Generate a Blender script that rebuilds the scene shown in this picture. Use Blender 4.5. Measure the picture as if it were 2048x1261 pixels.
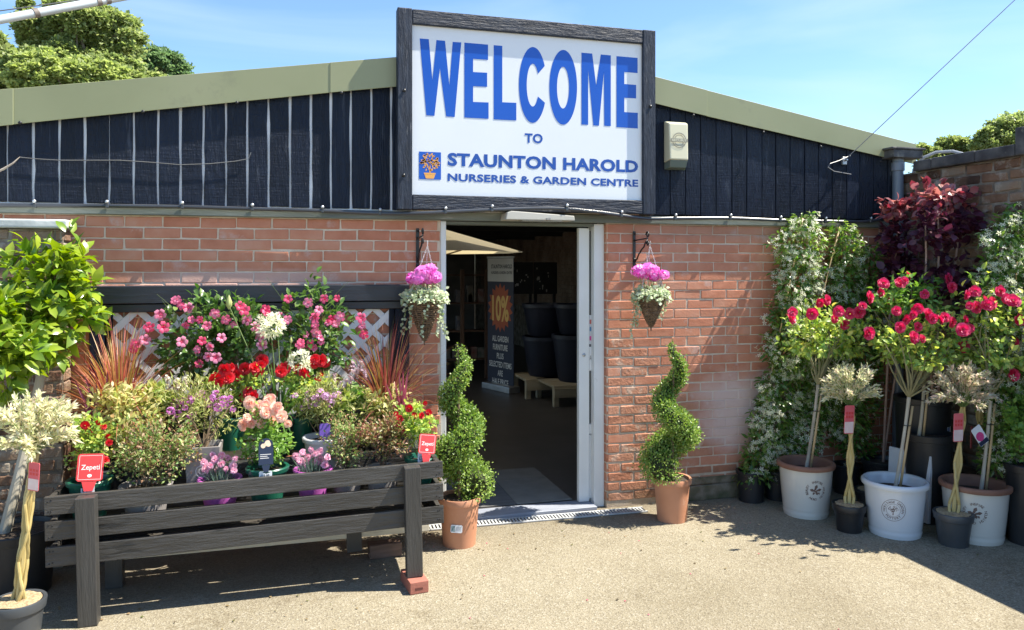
import bpy, bmesh, math, random
import numpy as np
from mathutils import Vector, Matrix

random.seed(7)
RNG = np.random.default_rng(7)
for _o in list(bpy.data.objects):
    bpy.data.objects.remove(_o)
SC = bpy.context.scene
COL = SC.collection
R = math.radians

# ------------------------------------------------------------------ camera
F, TH, D, H, CX, HY = 1520.0, R(15.6), 5.29, 1.80, 1024.0, 536.0
cam = bpy.data.cameras.new('camera')
cam.sensor_width = 36
cam.lens = F / 2048 * 36
cam.shift_y = -(630.5 - HY) / 2048
cam.clip_start, cam.clip_end = 0.05, 2000
cam_ob = bpy.data.objects.new('camera', cam)
COL.objects.link(cam_ob)
cam_ob.location = (0, -D, H)
cam_ob.rotation_euler = (R(90), 0, -TH)
SC.camera = cam_ob

# ------------------------------------------------------------------ daylight
SUN = Vector((0.62, -0.15, 1.0)).normalized()
world = bpy.data.worlds.new('World')
SC.world = world
world.use_nodes = True
wn = world.node_tree.nodes
wl = world.node_tree.links
wn.clear()
w_out = wn.new('ShaderNodeOutputWorld')
w_bg = wn.new('ShaderNodeBackground')
w_sky = wn.new('ShaderNodeTexSky')
w_sky.sky_type = 'NISHITA'
w_sky.sun_disc = False
w_sky.sun_elevation = math.asin(SUN.z)
w_sky.sun_rotation = math.atan2(SUN.x, SUN.y)
w_sky.air_density = 1.0
w_sky.dust_density = 0.15
w_sky.ozone_density = 1.3
# thin high cloud: a little paler where the streaky noise is high, the same all round the sky
w_tc = wn.new('ShaderNodeTexCoord')
w_map = wn.new('ShaderNodeMapping')
w_map.inputs['Scale'].default_value = (1.2, 3.5, 7.0)
w_map.inputs['Rotation'].default_value = (0, R(12), R(35))
w_noi = wn.new('ShaderNodeTexNoise')
w_noi.inputs['Scale'].default_value = 1.3
w_noi.inputs['Detail'].default_value = 7
w_noi.inputs['Distortion'].default_value = 0.6
w_rmp = wn.new('ShaderNodeMapRange')
w_rmp.inputs['From Min'].default_value = 0.47
w_rmp.inputs['From Max'].default_value = 0.85
w_rmp.inputs['To Min'].default_value = 0.0
w_rmp.inputs['To Max'].default_value = 0.5
w_mix = wn.new('ShaderNodeMix')
w_mix.data_type = 'RGBA'
w_mix.inputs['B'].default_value = (4.6, 4.9, 5.3, 1)
wl.new(w_tc.outputs['Generated'], w_map.inputs['Vector'])
wl.new(w_map.outputs['Vector'], w_noi.inputs['Vector'])
wl.new(w_noi.outputs['Fac'], w_rmp.inputs['Value'])
wl.new(w_rmp.outputs['Result'], w_mix.inputs['Factor'])
wl.new(w_sky.outputs['Color'], w_mix.inputs['A'])
w_tint = wn.new('ShaderNodeMix')          # the deep clean blue of this day's whole sky
w_tint.data_type = 'RGBA'; w_tint.blend_type = 'MULTIPLY'
w_tint.inputs['Factor'].default_value = 1.0
w_tint.inputs['B'].default_value = (0.78, 0.91, 1.04, 1)
wl.new(w_mix.outputs['Result'], w_tint.inputs['A'])
wl.new(w_tint.outputs['Result'], w_bg.inputs['Color'])
w_bg.inputs['Strength'].default_value = 0.079
wl.new(w_bg.outputs['Background'], w_out.inputs['Surface'])

sun_d = bpy.data.lights.new('sun', 'SUN')
sun_d.energy = 3.8
sun_d.angle = R(0.5)
sun_d.color = (1.0, 0.94, 0.82)
sun_ob = bpy.data.objects.new('sun', sun_d)
COL.objects.link(sun_ob)
sun_ob.location = (6, -2, 12)
sun_ob.rotation_euler = SUN.to_track_quat('Z', 'Y').to_euler()

vs = SC.view_settings
vs.view_transform = 'Standard'
vs.look = 'None'
vs.exposure = 1.66
vs.gamma = 1
vs.use_curve_mapping = False
SC.render.engine = 'CYCLES'
SC.cycles.use_denoising = True
SC.cycles.max_bounces = 8
SC.cycles.transparent_max_bounces = 8

# ------------------------------------------------------------------ surveying: points of the yard worked out from the camera's geometry
def P(px, py, Y):
    """the point of the vertical plane Y = const seen at photo pixel (px, py)"""
    u, v = (px - CX) / F, (HY - py) / F
    t = (Y + D) / (math.cos(TH) - u * math.sin(TH))
    return Vector((t * (math.sin(TH) + u * math.cos(TH)), Y, H + v * t))

def G(px, py):
    """the ground point seen at photo pixel (px, py)"""
    t = F * H / (py - HY)
    u = (px - CX) / F
    return Vector((t * (math.sin(TH) + u * math.cos(TH)), t * (math.cos(TH) - u * math.sin(TH)) - D, 0))

def px2m(px, Y):
    u = (px - CX) / F
    return (Y + D) / (math.cos(TH) - u * math.sin(TH)) / F

# ------------------------------------------------------------------ materials
MATS = {}
def srgb(h):
    h = h.lstrip('#')
    c = [int(h[i:i + 2], 16) / 255 for i in (0, 2, 4)]
    return tuple(x / 12.92 if x <= .04045 else ((x + .055) / 1.055) ** 2.4 for x in c)

def mat(name, cols, rough=0.6, scale=6.0, stretch=(1, 1, 1), bump=0.0, bscale=None, detail=6, metal=0.0, spec=0.5,
        rand=0.0, vein=None, wear=None, coords='Object', coat=0.0, distort=0.0, bdist=0.004):
    """procedural surface: noise through a ramp of cols, per-object variation, bump, optional wear (colour, scale, threshold)"""
    if name in MATS:
        return MATS[name]
    m = bpy.data.materials.new(name)
    m.use_nodes = True
    n, l = m.node_tree.nodes, m.node_tree.links
    b = n['Principled BSDF']
    b.inputs['Roughness'].default_value = rough
    b.inputs['Metallic'].default_value = metal
    b.inputs['Specular IOR Level'].default_value = spec
    b.inputs['Coat Weight'].default_value = coat
    tc = n.new('ShaderNodeTexCoord')
    oi = n.new('ShaderNodeObjectInfo')
    mp = n.new('ShaderNodeMapping')
    mp.inputs['Scale'].default_value = stretch
    off = n.new('ShaderNodeVectorMath'); off.operation = 'SCALE'; off.inputs[3].default_value = 1.0
    com = n.new('ShaderNodeCombineXYZ')
    mul = n.new('ShaderNodeMath'); mul.operation = 'MULTIPLY'; mul.inputs[1].default_value = 37.0
    l.new(oi.outputs['Random'], mul.inputs[0])
    for k in range(3):
        l.new(mul.outputs[0], com.inputs[k])
    add = n.new('ShaderNodeVectorMath'); add.operation = 'ADD'
    l.new(tc.outputs[coords], mp.inputs['Vector'])
    l.new(mp.outputs['Vector'], add.inputs[0]); l.new(com.outputs[0], add.inputs[1])
    noi = n.new('ShaderNodeTexNoise')
    noi.inputs['Scale'].default_value = scale
    noi.inputs['Detail'].default_value = detail
    noi.inputs['Distortion'].default_value = distort
    l.new(add.outputs[0], noi.inputs['Vector'])
    fac = noi.outputs['Fac']
    if rand:
        mr = n.new('ShaderNodeMath'); mr.operation = 'MULTIPLY_ADD'
        mr.inputs[1].default_value = rand; mr.inputs[2].default_value = -rand / 2
        l.new(oi.outputs['Random'], mr.inputs[0])
        ad = n.new('ShaderNodeMath'); ad.operation = 'ADD'
        l.new(fac, ad.inputs[0]); l.new(mr.outputs[0], ad.inputs[1])
        fac = ad.outputs[0]
    rp = n.new('ShaderNodeValToRGB')
    els = rp.color_ramp.elements
    N = len(cols)
    lo, hi = (0.3, 0.7) if not rand else (max(0, .3 - rand / 3), min(1, .7 + rand / 3))
    while len(els) < N:
        els.new(0.5)
    for i, c in enumerate(cols):
        els[i].position = lo + (hi - lo) * (i / max(1, N - 1))
        els[i].color = (*c, 1)
    l.new(fac, rp.inputs['Fac'])
    colout = rp.outputs['Color']
    if wear:
        wc, wsc, wth = wear
        wno = n.new('ShaderNodeTexNoise')
        wno.inputs['Scale'].default_value = wsc; wno.inputs['Detail'].default_value = 8; wno.inputs['Roughness'].default_value = .65
        l.new(add.outputs[0], wno.inputs['Vector'])
        wm = n.new('ShaderNodeMapRange')
        wm.inputs['From Min'].default_value = wth; wm.inputs['From Max'].default_value = wth + .12
        l.new(wno.outputs['Fac'], wm.inputs['Value'])
        mx = n.new('ShaderNodeMix'); mx.data_type = 'RGBA'
        mx.inputs['B'].default_value = (*wc, 1)
        l.new(wm.outputs['Result'], mx.inputs['Factor'])
        l.new(colout, mx.inputs['A'])
        colout = mx.outputs['Result']
    l.new(colout, b.inputs['Base Color'])
    if bump:
        bn = n.new('ShaderNodeTexNoise')
        bn.inputs['Scale'].default_value = bscale or scale * 4
        bn.inputs['Detail'].default_value = 8
        bn.inputs['Roughness'].default_value = .6
        l.new(add.outputs[0], bn.inputs['Vector'])
        bp = n.new('ShaderNodeBump')
        bp.inputs['Strength'].default_value = bump
        bp.inputs['Distance'].default_value = bdist
        l.new(bn.outputs['Fac'], bp.inputs['Height'])
        l.new(bp.outputs['Normal'], b.inputs['Normal'])
    MATS[name] = m
    return m

def weather(m, marks):
    """stains with a place and outline of their own: marks = [(colour, strength, (x0, x1), (z0, z1), noise scale)] in metres, feathered by noise"""
    n, l = m.node_tree.nodes, m.node_tree.links
    b = n['Principled BSDF']
    src = b.inputs['Base Color'].links[0].from_socket
    ge = n.new('ShaderNodeNewGeometry'); sx = n.new('ShaderNodeSeparateXYZ'); l.new(ge.outputs['Position'], sx.inputs[0])
    for colr, st, xr, zr, ns in marks:
        no = n.new('ShaderNodeTexNoise'); no.inputs['Scale'].default_value = ns; no.inputs['Detail'].default_value = 8; no.inputs['Roughness'].default_value = .65
        l.new(ge.outputs['Position'], no.inputs['Vector'])
        facs = []
        for ax, (a, b_) in (('X', xr), ('Z', zr)):
            mid, half = (a + b_) / 2, (b_ - a) / 2
            s1 = n.new('ShaderNodeMath'); s1.operation = 'SUBTRACT'; s1.inputs[1].default_value = mid; l.new(sx.outputs[ax], s1.inputs[0])
            s2 = n.new('ShaderNodeMath'); s2.operation = 'ABSOLUTE'; l.new(s1.outputs[0], s2.inputs[0])
            s3 = n.new('ShaderNodeMapRange'); s3.inputs['From Min'].default_value = half; s3.inputs['From Max'].default_value = half * .35; l.new(s2.outputs[0], s3.inputs['Value'])
            facs.append(s3.outputs['Result'])
        m1 = n.new('ShaderNodeMath'); m1.operation = 'MULTIPLY'; l.new(facs[0], m1.inputs[0]); l.new(facs[1], m1.inputs[1])
        m2 = n.new('ShaderNodeMath'); m2.operation = 'ADD'; l.new(m1.outputs[0], m2.inputs[0]); l.new(no.outputs['Fac'], m2.inputs[1])
        m3 = n.new('ShaderNodeMapRange'); m3.inputs['From Min'].default_value = .8; m3.inputs['From Max'].default_value = 1.45; m3.inputs['To Max'].default_value = st; l.new(m2.outputs[0], m3.inputs['Value'])
        mx = n.new('ShaderNodeMix'); mx.data_type = 'RGBA'; mx.inputs['B'].default_value = (*colr, 1)
        l.new(m3.outputs['Result'], mx.inputs['Factor']); l.new(src, mx.inputs['A'])
        src = mx.outputs['Result']
    l.new(src, b.inputs['Base Color'])

def leafmat(name, cols, rough=0.4, trans=0.35, spec=0.5, pos=None):
    """foliage / petals: colour chosen per leaf by the 'rnd' attribute and the object's own random number, light shining through"""
    if name in MATS:
        return MATS[name]
    m = bpy.data.materials.new(name)
    m.use_nodes = True
    n, l = m.node_tree.nodes, m.node_tree.links
    b = n['Principled BSDF']
    out = n['Material Output']
    b.inputs['Roughness'].default_value = rough
    b.inputs['Specular IOR Level'].default_value = spec
    at = n.new('ShaderNodeAttribute'); at.attribute_name = 'rnd'
    oi = n.new('ShaderNodeObjectInfo')
    ad = n.new('ShaderNodeMath'); ad.operation = 'ADD'
    fr = n.new('ShaderNodeMath'); fr.operation = 'FRACT'
    l.new(at.outputs['Fac'], ad.inputs[0]); l.new(oi.outputs['Random'], ad.inputs[1])
    l.new(ad.outputs[0], fr.inputs[0])
    rp = n.new('ShaderNodeValToRGB')
    els = rp.color_ramp.elements
    while len(els) < len(cols):
        els.new(.5)
    for i, c in enumerate(cols):
        els[i].position = (pos[i] if pos else i / max(1, len(cols) - 1))
        els[i].color = (*c, 1)
    l.new(fr.outputs[0], rp.inputs['Fac'])
    l.new(rp.outputs['Color'], b.inputs['Base Color'])
    tr = n.new('ShaderNodeBsdfTranslucent')
    hs = n.new('ShaderNodeHueSaturation')
    hs.inputs['Saturation'].default_value = 1.15
    hs.inputs['Value'].default_value = 1.5
    l.new(rp.outputs['Color'], hs.inputs['Color'])
    l.new(hs.outputs['Color'], tr.inputs['Color'])
    mx = n.new('ShaderNodeMixShader')
    mx.inputs[0].default_value = trans
    l.new(b.outputs[0], mx.inputs[1]); l.new(tr.outputs[0], mx.inputs[2])
    l.new(mx.outputs[0], out.inputs['Surface'])
    MATS[name] = m
    return m

# ------------------------------------------------------------------ things and parts
def tag(o, label, cat, group=None):
    o['label'] = label
    o['category'] = cat
    if group:
        o['group'] = group
    return o

def thing(name, label, cat, loc=(0, 0, 0), group=None):
    o = bpy.data.objects.new(name, None)
    o.empty_display_size = 0.1
    COL.objects.link(o)
    o.location = loc
    return tag(o, label, cat, group)

def link(name, me, material=None, parent=None, loc=(0, 0, 0), rot=None, scale=None, kind=None):
    o = bpy.data.objects.new(name, me)
    if material is not None and not me.materials:
        me.materials.append(material)
    COL.objects.link(o)
    o.parent = parent
    o.location = loc
    if rot is not None:
        o.rotation_euler = rot
    if scale is not None:
        o.scale = scale if hasattr(scale, '__len__') else (scale,) * 3
    if kind:
        o['kind'] = kind
    return o

def put(name, me, M4, parent, material=None, kind=None):
    """link a (shared) mesh with a full local matrix"""
    o = bpy.data.objects.new(name, me)
    if material is not None and not me.materials:
        me.materials.append(material)
    COL.objects.link(o)
    o.parent = parent
    o.matrix_basis = M4
    if kind:
        o['kind'] = kind
    return o

def copy_tree(o, parent=None):
    c = o.copy()
    COL.objects.link(c)
    c.parent = parent
    for ch in list(o.children):
        copy_tree(ch, c)
    return c

def np_mesh(name, V, T, smooth=False, rnd=None, material=None):
    """big triangle mesh from numpy arrays"""
    me = bpy.data.meshes.new(name)
    V = np.ascontiguousarray(V, dtype=np.float32); T = np.ascontiguousarray(T, dtype=np.int32)
    me.vertices.add(len(V)); me.vertices.foreach_set('co', V.ravel())
    me.loops.add(T.size); me.loops.foreach_set('vertex_index', T.ravel())
    me.polygons.add(len(T)); me.polygons.foreach_set('loop_start', np.arange(0, T.size, 3, dtype=np.int32))
    me.update(calc_edges=True)
    if smooth:
        me.polygons.foreach_set('use_smooth', np.ones(len(T), dtype=bool))
    if rnd is not None:
        a = me.attributes.new('rnd', 'FLOAT', 'POINT')
        a.data.foreach_set('value', np.ascontiguousarray(rnd, dtype=np.float32))
    if material:
        me.materials.append(material)
    return me

class MB:
    """collects simple shapes into one mesh"""
    def __init__(s):
        s.v, s.f, s.sm = [], [], []
    def add(s, vs, fs, smooth=False, M4=None):
        k = len(s.v)
        s.v += [tuple(M4 @ Vector(p)) if M4 is not None else tuple(p) for p in vs]
        s.f += [tuple(i + k for i in f) for f in fs]
        s.sm += [smooth] * len(fs)
        return s
    def box(s, a, b, M4=None):
        (x0, y0, z0), (x1, y1, z1) = a, b
        vs = [(x0, y0, z0), (x1, y0, z0), (x1, y1, z0), (x0, y1, z0), (x0, y0, z1), (x1, y0, z1), (x1, y1, z1), (x0, y1, z1)]
        return s.add(vs, [(0, 3, 2, 1), (4, 5, 6, 7), (0, 1, 5, 4), (1, 2, 6, 5), (2, 3, 7, 6), (3, 0, 4, 7)], False, M4)
    def tube(s, pts, r, seg=8, cap=True):
        pts = [Vector(p) for p in pts]
        n = len(pts)
        rs = r if hasattr(r, '__len__') else [r] * n
        k = len(s.v)
        up = None
        for i, p in enumerate(pts):
            d = (pts[min(i + 1, n - 1)] - pts[max(i - 1, 0)])
            d = d.normalized() if d.length > 1e-9 else Vector((0, 0, 1))
            if up is None:
                up = d.orthogonal().normalized()
            up = (up - d * up.dot(d))
            up = up.normalized() if up.length > 1e-6 else d.orthogonal().normalized()
            w = d.cross(up)
            for j in range(seg):
                a = 2 * math.pi * j / seg
                s.v.append(tuple(p + (up * math.cos(a) + w * math.sin(a)) * rs[i]))
        for i in range(n - 1):
            for j in range(seg):
                a, b = k + i * seg + j, k + i * seg + (j + 1) % seg
                s.f.append((a, b, b + seg, a + seg)); s.sm.append(True)
        if cap:
            s.f.append(tuple(k + j for j in range(seg - 1, -1, -1))); s.sm.append(False)
            s.f.append(tuple(k + (n - 1) * seg + j for j in range(seg))); s.sm.append(False)
        return s
    def lathe(s, prof, seg=32, c=(0, 0, 0), cap=False):
        k = len(s.v)
        for r, z in prof:
            for j in range(seg):
                a = 2 * math.pi * j / seg
                s.v.append((c[0] + r * math.cos(a), c[1] + r * math.sin(a), c[2] + z))
        for i in range(len(prof) - 1):
            for j in range(seg):
                a, b = k + i * seg + j, k + i * seg + (j + 1) % seg
                s.f.append((a, b, b + seg, a + seg)); s.sm.append(True)
        if cap:
            s.f.append(tuple(k + j for j in range(seg - 1, -1, -1))); s.sm.append(False)
            e = k + (len(prof) - 1) * seg
            s.f.append(tuple(e + j for j in range(seg))); s.sm.append(False)
        return s
    def prism(s, poly, y0, y1, M4=None):
        """polygon in (x, z), extruded along y"""
        n = len(poly)
        vs = [(x, y0, z) for x, z in poly] + [(x, y1, z) for x, z in poly]
        fs = [tuple(range(n)), tuple(range(2 * n - 1, n - 1, -1))] + [(i, i + n, (i + 1) % n + n, (i + 1) % n) for i in range(n)]
        return s.add(vs, fs, False, M4)
    def mesh(s, name, material=None, bevel=0, seg=1, sharp=None):
        me = bpy.data.meshes.new(name)
        me.from_pydata(s.v, [], s.f)
        me.polygons.foreach_set('use_smooth', s.sm)
        bm = bmesh.new(); bm.from_mesh(me)
        bmesh.ops.recalc_face_normals(bm, faces=bm.faces)
        if bevel:
            es = [e for e in bm.edges if len(e.link_faces) == 2 and e.calc_face_angle(0) > R(40)]
            bmesh.ops.bevel(bm, geom=es, offset=bevel, segments=seg, affect='EDGES', profile=.6, clamp_overlap=True)
        if sharp:
            for e in bm.edges:
                if len(e.link_faces) == 2 and e.calc_face_angle(0) > sharp:
                    e.smooth = False
        bm.to_mesh(me); bm.free()
        if material:
            me.materials.append(material)
        return me
    def link(s, name, material, parent=None, bevel=0, seg=1, loc=(0, 0, 0), rot=None, kind=None, sharp=R(35)):
        return link(name, s.mesh(name, material, bevel, seg, sharp), None, parent, loc, rot, None, kind)

# ---- lettering (Blender's built-in font, turned into flat meshes)
_TXT = {}
def text2d(body, bold=0.0, xs=1.0, align='CENTER', spacing=1.0):
    key = (body, bold, xs, align, spacing)
    if key in _TXT:
        return _TXT[key]
    cu = bpy.data.curves.new('lettering', 'FONT')
    cu.body = body; cu.size = 1; cu.offset = bold; cu.align_x = align; cu.align_y = 'CENTER'
    cu.space_character = spacing; cu.resolution_u = 3
    ob = bpy.data.objects.new('lettering', cu)
    me = bpy.data.meshes.new_from_object(ob)
    V = [(v.co.x * xs, v.co.y) for v in me.vertices]
    Fc = [tuple(p.vertices) for p in me.polygons]
    bpy.data.objects.remove(ob); bpy.data.meshes.remove(me); bpy.data.curves.remove(cu)
    _TXT[key] = (V, Fc)
    return V, Fc

def text_fit(mb, body, x0, x1, z0, z1, y, bold=0.0, spacing=1.0):
    """fill the box x0..x1, z0..z1 on the plane y with a line of lettering facing -Y"""
    V, Fc = text2d(body, bold, 1.0, 'CENTER', spacing)
    xs = [p[0] for p in V]; ys = [p[1] for p in V]
    a, b, c, d = min(xs), max(xs), min(ys), max(ys)
    mb.add([(x0 + (p[0] - a) / (b - a) * (x1 - x0), y, z0 + (p[1] - c) / (d - c) * (z1 - z0)) for p in V], Fc)

# ---- leaves
def frames(axis, normal):
    axis = axis / np.maximum(np.linalg.norm(axis, axis=1, keepdims=True), 1e-6)
    normal = normal - axis * np.sum(axis * normal, axis=1, keepdims=True)
    ln = np.linalg.norm(normal, axis=1, keepdims=True)
    bad = ln[:, 0] < 1e-4
    normal[bad] = np.cross(axis[bad], np.array([.3, .5, .8])); ln = np.linalg.norm(normal, axis=1, keepdims=True)
    normal = normal / np.maximum(ln, 1e-6)
    return np.cross(axis, normal), axis, normal

def scatter_mesh(name, tmpl, pos, axis, normal, scale, material, rnd=None):
    tv, tf = tmpl
    X, A, N = frames(np.asarray(axis, float), np.asarray(normal, float).copy())
    n, k = len(pos), len(tv)
    s = np.asarray(scale, float).reshape(-1, 1, 1) * np.ones((n, 1, 1))
    V = pos[:, None, :] + s * (tv[None, :, 0:1] * X[:, None, :] + tv[None, :, 1:2] * A[:, None, :] + tv[None, :, 2:3] * N[:, None, :])
    T = tf[None] + (np.arange(n) * k)[:, None, None]
    if rnd is None:
        rnd = RNG.random(n)
    return np_mesh(name, V.reshape(-1, 3), T.reshape(-1, 3), False, np.repeat(rnd, k), material)

def mat4(pos, axis, normal, s):
    X, A, N = frames(np.asarray(axis, float).reshape(1, 3), np.asarray(normal, float).reshape(1, 3).copy())
    m = Matrix(((X[0][0] * s, A[0][0] * s, N[0][0] * s, pos[0]), (X[0][1] * s, A[0][1] * s, N[0][1] * s, pos[1]),
                (X[0][2] * s, A[0][2] * s, N[0][2] * s, pos[2]), (0, 0, 0, 1)))
    return m

def leaf_t(w=0.4, fold=0.12, droop=0.15):
    v = np.array([(0, 0, 0), (0, .33, fold * .1), (0, .7, -droop * .35), (0, 1, -droop),
                  (-w * .42, .3, fold * w), (w * .42, .3, fold * w), (-w * .4, .66, fold * w - droop * .3), (w * .4, .66, fold * w - droop * .3)], float)
    f = np.array([(0, 1, 4), (0, 5, 1), (4, 1, 2), (4, 2, 6), (1, 5, 7), (1, 7, 2), (6, 2, 3), (2, 7, 3)])
    return v, f
def small_t(w=0.5, fold=.1):
    v = np.array([(0, 0, 0), (w / 2, .5, fold), (0, 1, 0), (-w / 2, .5, fold)], float)
    return v, np.array([(0, 1, 2), (0, 2, 3)])
def star_t(n=5, w=.24, cup=.15, core=.12):
    v, f = [], []
    for k in range(n):
        a = 2 * math.pi * k / n
        c, s_ = math.cos(a), math.sin(a)
        b = len(v)
        v += [(0, 0, 0), (.55 * c - w * s_, .55 * s_ + w * c, cup * .6), (c - .1 * s_, s_ + .1 * c, cup), (.55 * c + w * s_, .55 * s_ - w * c, cup * .6)]
        f += [(b, b + 3, b + 2), (b, b + 2, b + 1)]
    return np.array(v, float), np.array(f)
T_LEAF, T_BROAD, T_ROUND = leaf_t(.42), leaf_t(.6, .15, .2), leaf_t(.95, .08, .12)
T_NARROW = leaf_t(.26, .15, .25)
T_SMALL, T_SLIM, T_OVAL = small_t(.5), small_t(.22), small_t(.75, .05)
T_STAR, T_FLOR = star_t(5, .18, .1), star_t(5, .36, .12)

def ball(n, inner=0.55, p=1.0):
    """directions and radii of points through a ball, more of them near the skin"""
    d = RNG.normal(size=(n, 3)); d /= np.linalg.norm(d, axis=1, keepdims=True)
    r = inner + (1 - inner) * RNG.random(n) ** p
    return d, r

def crown_points(c, rad, n, inner=.5, lumps=0, lump_r=.35, seed_dirs=None, flat_bottom=None):
    """points spread through an uneven crown: either lumpy (clumps) or a rough ball"""
    c = np.array(c, float); rad = np.array(rad, float)
    if lumps:
        d, r = ball(lumps, inner)
        cc = d * r[:, None]
        k = RNG.integers(0, lumps, n)
        dd, rr = ball(n, .25, .7)
        q = cc[k] + dd * (rr * lump_r * (0.6 + .8 * RNG.random(lumps)[k]))[:, None]
        out = q / np.maximum(np.linalg.norm(q, axis=1, keepdims=True), 1e-6) * .5 + dd * .5
    else:
        d, r = ball(n, inner)
        bumps = 1 + .14 * np.sin(d[:, 0] * 7 + 1.3 * c[0] * 9) * np.sin(d[:, 1] * 6 + c[0] * 5) + .1 * np.sin(d[:, 2] * 9 + c[0] * 17)
        q = d * (r * bumps)[:, None]
        out = d
    if flat_bottom is not None:
        low = q[:, 2] < flat_bottom
        q[low, 2] = flat_bottom + (q[low, 2] - flat_bottom) * .25
    return c + q * rad, out

def leaf_dirs(out, up=.35, spread=.7, droop=0.0):
    n = len(out)
    ax = out + RNG.normal(size=(n, 3)) * spread + np.array([0, 0, up - droop])
    nm = out * .45 + np.array([0, -.1, .75]) + RNG.normal(size=(n, 3)) * .35
    return ax, nm

def foliage(root, c, rad, n, tmpl, size, material, name='foliage', inner=.5, lumps=0, lump_r=.35, up=.35, spread=.7, droop=0, flat=None, var=.35):
    pos, out = crown_points(c, rad, n, inner, lumps, lump_r, flat_bottom=flat)
    ax, nm = leaf_dirs(out, up, spread, droop)
    sc = size * (1 - var + 2 * var * RNG.random(n))
    return link(name, scatter_mesh(name, tmpl, pos, ax, nm, sc, material), None, root, kind='stuff')

def leaf_parts(root, c, rad, n, meshes, size, name='leaf', inner=.75, up=.25, spread=.6, droop=0, lumps=0, lump_r=.3, var=.3, front=True, whorl=0):
    """single leaves, each an object sharing a few meshes; whorl > 0 gathers them in rosettes at twig ends"""
    if whorl:
        k = max(1, n // whorl)
        p0, o0 = crown_points(c, rad, k, inner)
        if front:
            p0[:, 1] = np.where((p0[:, 1] > c[1]) & (RNG.random(k) < .6), 2 * c[1] - p0[:, 1], p0[:, 1])
            o0 = (p0 - np.array(c)) / np.array(rad)
        pos = np.repeat(p0, whorl, axis=0); out = np.repeat(o0, whorl, axis=0)
    else:
        pos, out = crown_points(c, rad, n, inner, lumps, lump_r)
        if front:
            flip = (pos[:, 1] > c[1]) & (RNG.random(len(pos)) < .6)
            pos[flip, 1] = 2 * c[1] - pos[flip, 1]
            out[flip, 1] *= -1
    ax, nm = leaf_dirs(out, up, spread, droop)
    for i in range(len(pos)):
        put(name, meshes[i % len(meshes)], mat4(pos[i], ax[i], nm[i], size * (1 - var + 2 * var * random.random())), root)

def leaf_meshes(name, material, kinds):
    return [np_mesh(name, t[0], t[1], False, None, material) for t in kinds]

def curve_pts(a, b, bend, n=6):
    a, b, bend = Vector(a), Vector(b), Vector(bend)
    return [a.lerp(b, t) + bend * (4 * t * (1 - t)) for t in [i / (n - 1) for i in range(n)]]

def branches(root, base, c, rad, n, r0, material, name='branch', frac=.75, bend=.04):
    mb = MB()
    base = Vector(base)
    for i in range(n):
        d, r = ball(1, .6)
        e = Vector(c) + Vector(d[0] * r[0] * np.array(rad) * frac)
        mb.tube(curve_pts(base, e, [random.uniform(-bend, bend), random.uniform(-bend, bend), random.uniform(0, bend)], 6),
                [r0 * (1 - .75 * k / 5) for k in range(6)], 6)
    return mb.link(name, material, root)

def blades(root, base, n, length, spread, width, material, name='blade', droop=.6, seg=6, rbase=.03, lift=1.0, joined=True, az=None):
    """arching grass blades from a tuft"""
    V, T, rn = [], [], []
    for i in range(n):
        a = random.uniform(0, 2 * math.pi) if az is None else az()
        L = length * random.uniform(.55, 1.05)
        tilt = abs(random.gauss(0, spread))
        dh = Vector((math.cos(a), math.sin(a), 0))
        p = Vector(base) + dh * random.random() * rbase
        ang = min(tilt, 1.3)
        side = Vector((-dh.y, dh.x, 0))
        side = (side + Vector((random.uniform(-.5, .5), random.uniform(-.5, .5), 0))).normalized()
        k = len(V)
        dr = droop * random.uniform(.4, 1.3)
        rv = random.random()
        for j in range(seg + 1):
            t = j / seg
            w = width * (1 - t ** 2.2) * .5 * (.6 + .4 * min(1, t * 4))
            V.append(p + side * w); V.append(p - side * w); rn += [rv, rv]
            th = ang + dr * t * t * (0.25 + ang)
            p = p + (dh * math.sin(th) + Vector((0, 0, math.cos(th) * lift))) * (L / seg)
        for j in range(seg):
            a0 = k + 2 * j
            T += [(a0, a0 + 1, a0 + 3), (a0, a0 + 3, a0 + 2)]
    me = np_mesh(name, np.array([tuple(v) for v in V]), np.array(T), False, np.array(rn), material)
    return link(name, me, None, root, kind='stuff' if joined else None)

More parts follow.
